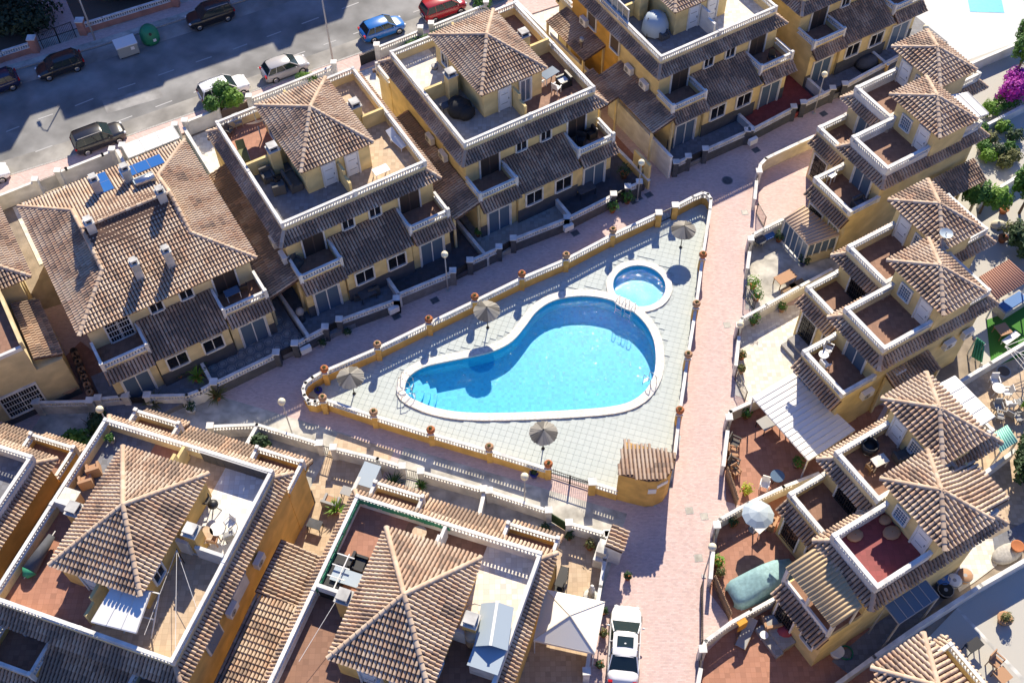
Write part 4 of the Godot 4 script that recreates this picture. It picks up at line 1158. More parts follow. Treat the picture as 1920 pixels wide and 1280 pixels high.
	# walls that divide the yards of the upper row
	for i in 5:
		var at: Vector2 = [H1, H2, H3, H4, H5][i]
		garden_wall(["white wall between the two front yards of the cream pair", "white wall between the two front yards of the dish pair", "white wall between the two front yards of the covered furniture pair", "blue white wall between the blue and the dark red yard", "ochre wall between the two front yards by the plaza"][i], [plot(at, 30, 0, 8.5), plot(at, 30, 0, 11.3)], 1.15, 0.0, M.white if i < 4 else M.ochre)
		if i < 3:
			garden_wall(["white baluster wall from the cream pair's side to the lane", "pale wall with a white door beside the dish pair", "wall beside the shrub and number sign of the covered furniture pair"][i], [plot(at, 30, 6.7, 6.2), plot(at, 30, 6.9, 11.3)], 0.9, 0.3 if i == 0 else 0.0, M.old_white if i < 2 else M.yellow)
	garden_wall("long white wall on the lane below the rough tiled roof", [plot(H4, 30, -7.75, 3.4), plot(H4, 30, -7.75, 11.3)], 2.25, 0.0, M.white)
	garden_wall("high cream wall between the covered furniture pair and the orange wall", [plot(H4, 30, -8.3, -10.0), plot(H4, 30, -7.9, 0.5)], 2.3, 0.0, M.pale_cream)
	garden_wall("grey blue wall with a pale top between the dark red and the grey yard", [plot(H4, 30, 6.9, 7.6), plot(H4, 30, 6.9, 11.2)], 1.3, 0.0, M.white)
	var num := thing("number_sign", "yellow house number sign with a round clock face beside the ball lamp", "sign", v3(plot(H3, 30, 7.0, 10.2)), deg_to_rad(30))
	part(num, "wall", Shape.new().span(Vector3(-0.1, 0, -1.0), Vector3(0.1, 2.3, 1.0)), M.yellow)
	part(num, "disc", Shape.new().cone(Vector3(-0.14, 1.75, 0.1), Vector3(-0.1, 1.75, 0.1), 0.3, 0.3, 16), M.amber_cloth)
	part(num, "digits", Shape.new().box(Vector3(-0.12, 1.1, -0.25), Vector3(0.04, 0.4, 0.09)).box(Vector3(-0.12, 1.1, 0.05), Vector3(0.04, 0.4, 0.09)).box(Vector3(-0.12, 1.1, 0.35), Vector3(0.04, 0.4, 0.09)), M.black_iron)
	# road side of the upper row
	var rear := "white walls along the road"
	for x in [["plain white road wall behind the cream pair", H1, -9.0, -4.3], ["white road wall with lamps behind the cream pair's chimneys", H1, -2.6, 1.6], ["white road wall before the covered yard of the cream pair", H1, 2.4, 6.6], ["white road wall left of the bushy street tree", H1, 7.4, 10.0], ["white road wall behind the dish pair", H2, -1.0, 6.3], ["white road wall beside the green hedge strip", H3, -3.6, 0.4], ["white road wall behind the covered furniture pair", H3, 1.4, 6.6]]:
		var o := garden_wall(x[0], [plot(x[1], 30, x[2], -11.9), plot(x[1], 30, x[3], -11.9)], 1.35 if x[1] == H1 else 0.9, 0.0 if x[1] == H1 else 0.3, M.white, rear)
		for e in [x[2], x[3]]: end_pier(o, plot(x[1], 30, e, -11.9), 1.6, M.white, 0.4)
	garden_wall("white wall between the rear yards of the cream pair", [plot(H1, 30, 1.9, -11.6), plot(H1, 30, 1.9, -6.2)], 1.5, 0.0, M.white)
	garden_wall("white wall beside the small artificial lawn", [plot(H2, 30, -6.55, -11.6), plot(H2, 30, -6.55, -5.2)], 1.2, 0.0, M.white)
	iron_gate("grey sheet gate in the plain white road wall", plot(H1, 30, -4.2, -11.9), plot(H1, 30, -2.7, -11.9), 1.35, M.old_white, 1, true)
	iron_gate("brown sliding gate behind the silver hatchback", plot(H2, 30, -4.6, -12.0), plot(H2, 30, -1.2, -12.0), 1.1, M.brown_shutter, 1, true)
	iron_gate("dark bar gate behind the blue hatchback", plot(H3, 30, -5.2, -11.9), plot(H3, 30, -3.8, -11.9), 1.2, M.black_iron, 1, true)
	# walls of the right row, lane side
	var rg := "white dividing walls of the narrow house yards"
	var r := [
		["curved white wall at the top of the right yards, opposite the blue yard", [Vector2(24.35, -63.9), Vector2(22.32, -62.81), Vector2(20.14, -61.58), Vector2(19.52, -61.2), Vector2(19.03, -60.61), Vector2(18.78, -59.79)], 1.2, 0.0],
		["white baluster wall ending beside the tiled glass porch", [Vector2(21.22, -55.93), Vector2(19.92, -55.16), Vector2(18.36, -54.27), Vector2(17.57, -53.78), Vector2(17.24, -53.19)], 0.85, 0.28],
		["white baluster wall below the wooden bench table", [Vector2(22.57, -50.4), Vector2(20.09, -48.94), Vector2(17.55, -47.39), Vector2(15.73, -46.29), Vector2(15.42, -45.58)], 0.85, 0.28],
		["speckled white wall at the upper end of the white slatted pergola", [Vector2(16.94, -40.26), Vector2(15.6, -39.64), Vector2(14, -38.86), Vector2(13.81, -38.32)], 1.2, 0.0],
		["white baluster wall beside the white round parasol", [Vector2(18.86, -34.23), Vector2(16.57, -33.35), Vector2(14.25, -32.28), Vector2(12.38, -31.24), Vector2(12.11, -30.76)], 0.85, 0.28],
		["white baluster wall between the covered car and the armchair yard", [Vector2(14.86, -26.07), Vector2(13.5, -25.37), Vector2(12.25, -24.72), Vector2(10.66, -23.65), Vector2(10.4, -23.11)], 0.85, 0.28]]
	for x in r: end_pier(garden_wall(x[0], x[1], x[2], x[3], M.white if x[3] > 0 else M.pale_cream, rg), x[1][-1], 1.4, M.white, 0.36)
	var lg := "short white wall pieces along the wide lane"
	for x in [["short white lane wall by the pink paved yard", [Vector2(18.48, -58.86), Vector2(18.13, -57.21)]], ["short white lane wall by the glass porch yard", [Vector2(17.02, -52.05), Vector2(16.71, -50.69)]], ["short white lane wall by the yard above the slatted pergola", [Vector2(15.31, -44.69), Vector2(14.82, -42.49)]], ["short white lane wall between wicker chairs and the lane", [Vector2(13.61, -37.35), Vector2(13.06, -34.96)]], ["short white lane wall under the bottom right ball lamp", [Vector2(11.69, -29.03), Vector2(11.38, -27.48)]], ["short white lane wall at the bottom edge by the armchair yard", [Vector2(10.17, -21.98), Vector2(9.88, -20.97)]]]:
		garden_wall(x[0], x[1], 1.2, 0.0, M.white, lg)
	var pg := "small black gates along the wide lane"
	for x in [["black gate beside the curved white wall", Vector2(18.77, -59.78), Vector2(18.54, -58.97)], ["black gate of the glass porch yard", Vector2(17.19, -52.93), Vector2(16.99, -52.15)], ["black gate below the cream ball lamp", Vector2(15.39, -45.44), Vector2(15.32, -44.78)], ["black gate above the wicker chairs", Vector2(13.79, -38.22), Vector2(13.64, -37.46)], ["black gate beside the parasol yard", Vector2(12.05, -30.66), Vector2(11.74, -29.14)], ["black gate of the armchair yard", Vector2(10.38, -23.02), Vector2(10.2, -22.07)]]:
		iron_gate(x[0], x[1], x[2], 1.2, M.black_iron, 1, true, pg)
	var vg := "slanting car gates along the wide lane"
	for x in [["slanting black car gate of the pink paved yard", Vector2(18.34, -56.83), Vector2(18.73, -55.42)], ["slanting black car gate hung with climbers", Vector2(16.37, -49.12), Vector2(16.95, -47.88)], ["slanting black car gate of the pale yard", Vector2(14.87, -42.15), Vector2(15.31, -40.36)]]:
		iron_gate(x[0], x[1], x[2], 1.15, M.black_iron, 1, false, vg)
	for x in [["bamboo clad fence between the wicker chairs and the yellow plant", [Vector2(13.34, -34.93), Vector2(13.73, -32.67)]], ["bamboo clad fence beside the covered car", [Vector2(11.69, -27.69), Vector2(12.37, -25.28)]]]:
		var a: Vector2 = x[1][0]; var b: Vector2 = x[1][1]
		var o := thing("bamboo_fence", x[0], "fence", v3(a))
		var n := roundi(a.distance_to(b) / 0.11)
		for i in n:
			var p := v3(a.lerp(b, (i + 0.5) / n) - a)
			put(o, "cane", bamboo_cane(), M.bamboo).transform = Transform3D(Basis.from_scale(Vector3(1, rng.randf_range(0.93, 1.05), 1)), p)
		part(o, "wire", Shape.new().bar(v3(a - a, 0.3), v3(b - a, 0.3), 0.09, 0.02).bar(v3(a - a, 0.95), v3(b - a, 0.95), 0.09, 0.02), M.timber)
	iron_gate("long dark sliding gate rail on the lane beside the covered car", Vector2(10.94, -27.36), Vector2(10.53, -23.74), 1.0, M.black_iron)
	# walls of the lower row, pool side
	var bg := "white pool side walls of the lower row"
	for x in [["cream wall with a brown gate at the left edge of the lower row", [Vector2(-33.85, -37.81), Vector2(-30.65, -37.81)], "pale_cream"], ["short cream wall curving away behind the sun loungers", [Vector2(-29.64, -37.82), Vector2(-28.34, -37.79), Vector2(-27.92, -37.47), Vector2(-27.61, -36.84)], "pale_cream"], ["white wall bending round the dark green shrub", [Vector2(-19.51, -38.53), Vector2(-16.53, -38.61), Vector2(-12.36, -37.09)], "white"], ["white wall between the two open iron gates", [Vector2(-11.46, -36.75), Vector2(-8.62, -35.91), Vector2(-7.04, -35.3)], "white"], ["white wall behind the agave, left of the capped pier", [Vector2(-5.86, -34.9), Vector2(-1.94, -33.57)], "white"], ["white wall with black wall lamps left of the green gate", [Vector2(-1.61, -33.45), Vector2(2.02, -32.02)], "white"], ["white wall between the green gate and the tile topped pier", [Vector2(3.22, -31.16), Vector2(5.49, -30.38)], "white"], ["white side wall with pots beside the saloon", [Vector2(5.55, -30.3), Vector2(5.23, -28.71), Vector2(4.87, -27.04), Vector2(4.28, -24.45), Vector2(3.78, -21.98)], "white"]]:
		var o := garden_wall(x[0], x[1], 0.9, 0.3, M[x[2]], bg)
		for e in [x[1][0], x[1][-1]]: end_pier(o, e, 1.36, M[x[2]], 0.36)
	for x in [["white wall from the dark green shrub to the tiled roof", [Vector2(-16.52, -38.57), Vector2(-16.99, -37.28)]], ["white wall beside the pale blue storage box", [Vector2(-9.33, -35.63), Vector2(-10.02, -33.76)]], ["white wall between the two cement yards of the shed pair", [Vector2(-1.94, -33.27), Vector2(-2.2, -31.97)]]]:
		garden_wall(x[0], x[1], 1.2, 0.0, M.white, "white dividing walls of the lower row")
	iron_gate("brown gate in the cream wall of the lower row", Vector2(-30.6, -37.84), Vector2(-29.72, -37.85), 1.1, M.timber, 1, true)
	iron_gate("open framed iron gate near the second ball lamp", Vector2(-12.3, -37.08), Vector2(-11.53, -36.79), 1.1, M.black_iron)
	iron_gate("open framed iron gate beside the agave", Vector2(-6.95, -35.25), Vector2(-5.93, -34.93), 1.1, M.black_iron)
	iron_gate("dark green sheet gate between the potted shrubs", Vector2(2.12, -31.97), Vector2(3.13, -31.23), 1.1, M.leaf_dark, 1, true)
	var tp := thing("tile_topped_pier", "white pier with a small tiled cap at the lane corner", "pier", Vector3(5.87, 0, -29.62), deg_to_rad(-20))
	part(tp, "pier", Shape.new().span(Vector3(-0.5, 0, -0.55), Vector3(0.5, 2.2, 0.55)), M.white)
	roof(tp, "cap", [Vector3(-0.4, 2.5, -0.75), Vector3(-0.4, 2.5, 0.75), Vector3(0.62, 2.2, 0.75), Vector3(0.62, 2.2, -0.75)], 0.0, 0.24)
	lay(60)
	# walls of the gardens on the right
	for x in [["white terrace wall between the plaza and the dark shrub bed", [Vector2(37.37, -71.36), Vector2(43.95, -74.8)], 1.0, "white"], ["low white wall under the purple bougainvillea", [Vector2(37.48, -64.84), Vector2(40.95, -66.88)], 0.8, "white"], ["white wall behind the round orange tree", [Vector2(34.87, -56.92), Vector2(39.1, -59.71)], 1.0, "white"], ["grey mesh topped wall between the lawn and the patio", [Vector2(29.26, -40.85), Vector2(31.73, -42.31), Vector2(35.31, -44.39)], 1.0, "old_white"], ["long pale wall with a flat top along the gravel plaza", [Vector2(17.28, -20.77), Vector2(19.97, -22.47), Vector2(22.74, -24.16), Vector2(27, -26.58), Vector2(30.99, -28.61)], 1.3, "white"], ["white wall between the mint roof and the palm", [Vector2(28.86, -33.8), Vector2(31.42, -35.55)], 1.2, "white"]]:
		garden_wall(x[0], x[1], x[2], 0.0, M[x[3]], "white walls of the right hand gardens")
	# across the road
	for x in [["pink wall with white rail panels left of the park gate", [Vector2(-44.16, -73.78), Vector2(-41.91, -75.35), Vector2(-39.52, -76.53)]], ["pink wall with white rail panels right of the park gate", [Vector2(-35.94, -78.66), Vector2(-34.29, -79.43), Vector2(-28.58, -82.14)]]]:
		var o := garden_wall(x[0], x[1], 0.7, 0.35, M.pink_plaster, "pink walls across the road")
		for e in [x[1][0], x[1][-1]]: end_pier(o, e, 1.5, M.pink_plaster, 0.6)
	iron_gate("tall dark park gate across the road", Vector2(-39.01, -76.8), Vector2(-36.5, -78.21), 1.7, M.black_iron, 2)
	sheet("garden_path", [Vector2(-39.94, -77.86), Vector2(-36.7, -79.54), Vector2(-39.56, -85.53), Vector2(-42.56, -84.16)], 0.03, M.footway)

var cane_mesh: ArrayMesh
func bamboo_cane() -> ArrayMesh:
	if cane_mesh == null: cane_mesh = Shape.new(true).cone(Vector3.ZERO, Vector3(0, 1.15, 0), 0.045, 0.04, 6).mesh()
	return cane_mesh

# leaf faces spread through an egg-shaped volume
func leaves(n: int, c: Vector3, r: Vector3, size: float, up := 0.3, hollow := 0.35) -> Shape:
	var s := Shape.new()
	for i in n:
		var d := Vector3(rng.randfn(), rng.randfn(), rng.randfn()).normalized()
		var p := c + d * r * pow(rng.randf_range(hollow, 1.0), 0.6) * (1.0 + 0.18 * sin(d.x * 7.0 + d.z * 5.0 + c.x))
		var f := (d + Vector3(0, up, 0) + Vector3(rng.randf_range(-0.6, 0.6), rng.randf_range(-0.5, 0.5), rng.randf_range(-0.6, 0.6))).normalized()
		var a := f.cross(Vector3(rng.randfn(), rng.randfn(), rng.randfn())).normalized() * size * rng.randf_range(0.7, 1.3)
		var b := f.cross(a) * 0.5
		s.quad(p - a, p + b + f * size * 0.12, p + a, p - b + f * size * 0.12)
	return s


# ---------------------------------------------------------------- vehicles: z is forward
func car(label: String, at: Vector2, ahead: Vector2, paint: String, kind := "hatch", plate := true) -> Node3D:
	var dir := (ahead - at).normalized()
	var o := thing("parked_car", label, "car", v3(at), atan2(dir.x, dir.y), "parked cars")
	var m: Material = M[paint]
	var L := 3.9; var W := 1.66; var H := 1.46
	var belt := 0.93; var nose := 0.68
	var rb := -1.75; var rt := -1.35; var ft := 0.35; var fb := 1.05     # rear and front foot and top of the cabin
	match kind:
		"suv": L = 4.1; W = 1.74; H = 1.62; belt = 1.0; nose = 0.82; rb = -1.98; rt = -1.7; ft = 0.3; fb = 1.0
		"van": L = 4.0; W = 1.7; H = 1.62; belt = 0.98; nose = 0.78; rb = -1.92; rt = -1.65; ft = 0.55; fb = 1.3
		"saloon": L = 4.72; W = 1.84; H = 1.43; belt = 0.92; nose = 0.66; rb = -1.75; rt = -0.95; ft = 0.42; fb = 1.25
	var h := L / 2; var w := W / 2
	var tail := belt + 0.02 if kind != "saloon" else 0.95
	var st := [[-h, w * 0.6, 0.4, tail - 0.2], [-h + 0.06, w * 0.8, 0.28, tail - 0.08], [-h + 0.2, w * 0.92, 0.22, tail - 0.02], [-h + 0.45, w * 0.98, 0.2, tail], [-h * 0.35, w, 0.19, belt], [h * 0.3, w, 0.19, belt - 0.02], [h * 0.55, w * 0.99, 0.2, belt - 0.06], [h - 0.5, w * 0.95, 0.22, nose + 0.12], [h - 0.22, w * 0.86, 0.24, nose + 0.03], [h - 0.07, w * 0.7, 0.28, nose - 0.06], [h, w * 0.45, 0.36, nose - 0.16]]
	var ring := func(q: Array) -> Array:
		var z: float = q[0]; var x: float = q[1]; var y0: float = q[2]; var y1: float = q[3]
		var ym := lerpf(y0, y1, 0.55)
		var half := [Vector3(x * 0.86, y0, z), Vector3(x * 0.98, y0 + 0.1, z), Vector3(x, ym, z), Vector3(x * 0.97, y1 - 0.1, z), Vector3(x * 0.9, y1 - 0.02, z), Vector3(x * 0.6, y1 + 0.02, z)]
		var out := half.duplicate()
		for i in range(half.size() - 1, -1, -1): out.append(Vector3(-half[i].x, half[i].y, half[i].z))
		return out
	var s := Shape.new(true)
	for i in st.size() - 1:
		var a: Array = ring.call(st[i]); var b: Array = ring.call(st[i + 1])
		for k in a.size():
			var l := (k + 1) % a.size()
			s.quad(a[k], a[l], b[l], b[k])
	for e in [0, st.size() - 1]:
		var a: Array = ring.call(st[e])
		for k in range(1, a.size() - 1): s.tri(a[0], a[k], a[k + 1])
	var body := part(o, "body", s, m)
	# cabin
	var wb := w * 0.92; var wt := w * 0.75
	var yt := H - 0.05
	var c := [Vector3(wb, belt, fb), Vector3(wb, belt, rb), Vector3(wt, yt, ft), Vector3(wt, yt, rt)]
	var mir := func(v: Vector3) -> Vector3: return Vector3(-v.x, v.y, v.z)
	var r := Shape.new(true)
	var roofline := [[rt - 0.06, wt * 0.9, yt - 0.03], [rt + 0.1, wt, yt + 0.01], [(rt + ft) / 2, wt * 1.02, H], [ft - 0.08, wt, yt + 0.015], [ft + 0.06, wt * 0.93, yt - 0.03]]
	for i in roofline.size() - 1:
		var a: Array = roofline[i]; var b: Array = roofline[i + 1]
		var row := func(q: Array) -> Array: return [Vector3(q[1], q[2] - 0.05, q[0]), Vector3(q[1] * 0.86, q[2], q[0]), Vector3(0, q[2] + 0.025, q[0]), Vector3(-q[1] * 0.86, q[2], q[0]), Vector3(-q[1], q[2] - 0.05, q[0])]
		var u: Array = row.call(a); var v: Array = row.call(b)
		for k in 4: s = r; r.quad(u[k], u[k + 1], v[k + 1], v[k])
	var top := part(o, "roof", r, m)
	if kind == "saloon": part(top, "sunroof", Shape.new().box(Vector3(0, H + 0.012, (rt + ft) / 2 + 0.1), Vector3(wt * 1.35, 0.02, 0.62)), M.car_glass)
	if kind == "suv":
		for x in [-1, 1]: part(top, "roof_rail", Shape.new().bar(Vector3(x * wt * 0.92, H + 0.03, rt + 0.1), Vector3(x * wt * 0.92, H + 0.03, ft - 0.1), 0.04, 0.05), M.plastic_grey)
	var ws := Shape.new(); ws.quad(c[0], mir.call(c[0]), mir.call(c[2]), c[2])
	part(o, "windscreen", ws, M.car_glass)
	var rw := Shape.new(); rw.quad(mir.call(c[1]), c[1], c[3], mir.call(c[3]))
	part(o, "rear_window", rw, M.car_glass)
	var p := Shape.new()
	for sg in [-1.0, 1.0]:
		var q := []
		for v in c: q.append(Vector3(v.x * sg, v.y, v.z))
		var sw := Shape.new(); sw.quad(q[0], q[1], q[3], q[2])
		part(o, "side_window", sw, M.car_glass)
		for e in [[0, 2], [1, 3]]: p.bar(q[e[0]], q[e[1]], 0.06, 0.05)
		for t in [0.42, 0.72]: p.bar(q[0].lerp(q[1], t), q[2].lerp(q[3], t), 0.05, 0.03)
		p.bar(q[0], q[1], 0.04, 0.03)
		part(o, "headlight", Shape.new(true).ball(Vector3(sg * w * 0.66, nose - 0.09, h - 0.13), Vector3(0.16, 0.085, 0.14), 8), M.headlamp)
		part(o, "tail_light", Shape.new().box(Vector3(sg * w * 0.75, tail - 0.14, -h + 0.06), Vector3(0.24, 0.2, 0.12)), M.tail_red)
		part(o, "mirror", Shape.new(true).ball(Vector3(sg * (w + 0.09), belt + 0.06, fb - 0.35), Vector3(0.11, 0.07, 0.06), 8), m)
		for z in [-h + 0.78, h - 0.78]:
			var ty := part(o, "wheel", Shape.new(true).cone(Vector3(sg * (w - 0.19), 0.31, z), Vector3(sg * (w + 0.012), 0.31, z), 0.31, 0.31, 16), M.rubber)
			part(ty, "rim", Shape.new().cone(Vector3(sg * (w + 0.01), 0.31, z), Vector3(sg * (w + 0.03), 0.31, z), 0.2, 0.15, 10), M.steel)
	part(o, "pillars", p, m)
	part(o, "bumper_trim", Shape.new().box(Vector3(0, 0.3, h - 0.02), Vector3(W * 0.55, 0.1, 0.06)).box(Vector3(0, 0.32, -h + 0.03), Vector3(W * 0.7, 0.12, 0.08)), M.plastic_grey)
	if plate: part(o, "number_plate", Shape.new().box(Vector3(0, 0.58, -h - 0.005), Vector3(0.5, 0.11, 0.02)), M.plate_white)
	return o

func vehicles():
	car("dark grey sport utility car on the sunlit side of the road, at the left", Vector2(-32.04, -65.61), Vector2(-30.09, -66.67), "paint_grey", "suv")
	car("white sport utility car half behind the bushy street tree", Vector2(-22.91, -70.79), Vector2(-20.95, -71.87), "paint_white", "suv")
	car("silver hatchback parked before the brown sliding gate", Vector2(-18.21, -73.32), Vector2(-16.36, -74.31), "paint_silver", "hatch")
	car("bright blue hatchback near the street light", Vector2(-10.41, -78.01), Vector2(-8.55, -78.98), "paint_blue", "hatch")
	car("red people carrier at the top edge", Vector2(-5.29, -80.49), Vector2(-3.27, -81.56), "paint_red", "van")
	car("dark car at the top edge beyond the red one", Vector2(-0.85, -83.07), Vector2(0.66, -83.9), "paint_grey", "hatch")
	car("white car cut by the left edge", Vector2(-40.17, -61.62), Vector2(-38.65, -62.47), "paint_white", "hatch")
	car("black car in the shade near the green glass bin", Vector2(-25.3, -80.15), Vector2(-27.27, -79.17), "paint_black", "suv")
	car("black car in the shade facing the grey rubbish bin's back", Vector2(-36.94, -74.16), Vector2(-38.74, -73.25), "paint_black", "hatch")
	car("navy car in the shade, cut by the left edge", Vector2(-41.78, -72), Vector2(-43.32, -71.16), "paint_navy", "hatch")
	car("white saloon with a dark sunroof in the lane at the bottom", Vector2(6.09, -23.78), Vector2(6.5, -26.86), "paint_white", "saloon")
	# a car under a cover
	var o := thing("covered_car", "car under a pale turquoise cover in a terracotta yard", "car", Vector3(14.61, 0, -27.42), 0)
	var f: Vector2 = Vector2(13.32, -26.98); var b: Vector2 = Vector2(16.25, -28.17)
	var d := (f - b).normalized()
	o.rotation.y = atan2(d.x, d.y)
	var s := Shape.new(true)
	var st := [[-2.15, 0.55, 0.55], [-2.05, 0.75, 0.85], [-1.5, 0.86, 1.0], [-1.0, 0.88, 1.42], [-0.2, 0.9, 1.5], [0.5, 0.9, 1.42], [1.15, 0.92, 1.02], [1.75, 0.9, 0.92], [2.1, 0.74, 0.75], [2.25, 0.5, 0.5]]
	for i in st.size() - 1:
		var row := func(q: Array) -> Array:
			var out := []
			for k in 15:
				var a := PI * k / 14.0
				var ca := cos(a); var sa := sin(a)
				var rip := 1.0 + 0.025 * sin(k * 2.4 + q[0] * 5.0)
				out.append(Vector3(signf(ca) * pow(absf(ca), 0.45) * q[1] * rip, pow(sa, 0.55) * q[2] * rip + 0.04, q[0]))
			return out
		var u: Array = row.call(st[i]); var v: Array = row.call(st[i + 1])
		for k in 14: s.quad(u[k], u[k + 1], v[k + 1], v[k])
	part(o, "cover", s, M.cover_blue)
	part(o, "hem", Shape.new().box(Vector3(0, 0.1, 0), Vector3(1.75, 0.18, 3.9)), M.grey_sheet)
	# bins across the road
	var r := thing("rubbish_bin", "grey rubbish container with a pale lid in the shade across the road", "bin", Vector3(-31.71, 0, -76.11), deg_to_rad(27))
	part(r, "body", Shape.new().prism([Vector2(-0.85, -0.5), Vector2(0.85, -0.5), Vector2(0.85, 0.5), Vector2(-0.85, 0.5)], 0.15, 1.2), M.bin_grey)
	part(r, "lid", Shape.new().slab([Vector3(-0.9, 1.38, -0.55), Vector3(0.9, 1.38, -0.55), Vector3(0.9, 1.22, 0.6), Vector3(-0.9, 1.22, 0.6)], 0.06), M.plastic_white)
	for x in [-0.7, 0.7]:
		for z in [-0.38, 0.38]: part(r, "wheel", Shape.new().cone(Vector3(x - 0.04, 0.1, z), Vector3(x + 0.04, 0.1, z), 0.1, 0.1, 10), M.rubber)
	part(r, "label", Shape.new().box(Vector3(0.4, 0.8, 0.51), Vector3(0.3, 0.3, 0.02)), M.plate_white)
	var g := thing("glass_bin", "green egg-shaped glass recycling bin in the shade", "bin", Vector3(-30.08, 0, -77.68), deg_to_rad(27))
	part(g, "body", Shape.new(true).lathe(Vector3.ZERO, [Vector2(0, 0), Vector2(0.72, 0.02), Vector2(0.8, 0.35), Vector2(0.78, 0.9), Vector2(0.62, 1.3), Vector2(0.35, 1.55), Vector2(0.0, 1.62)], 18), M.green_plastic)
	part(g, "slot", Shape.new().cone(Vector3(0, 1.15, 0.6), Vector3(0, 1.2, 0.74), 0.13, 0.13, 12), M.black_iron)
	part(g, "notice", Shape.new().box(Vector3(0.2, 0.55, 0.79), Vector3(0.25, 0.25, 0.03)), M.plate_white)


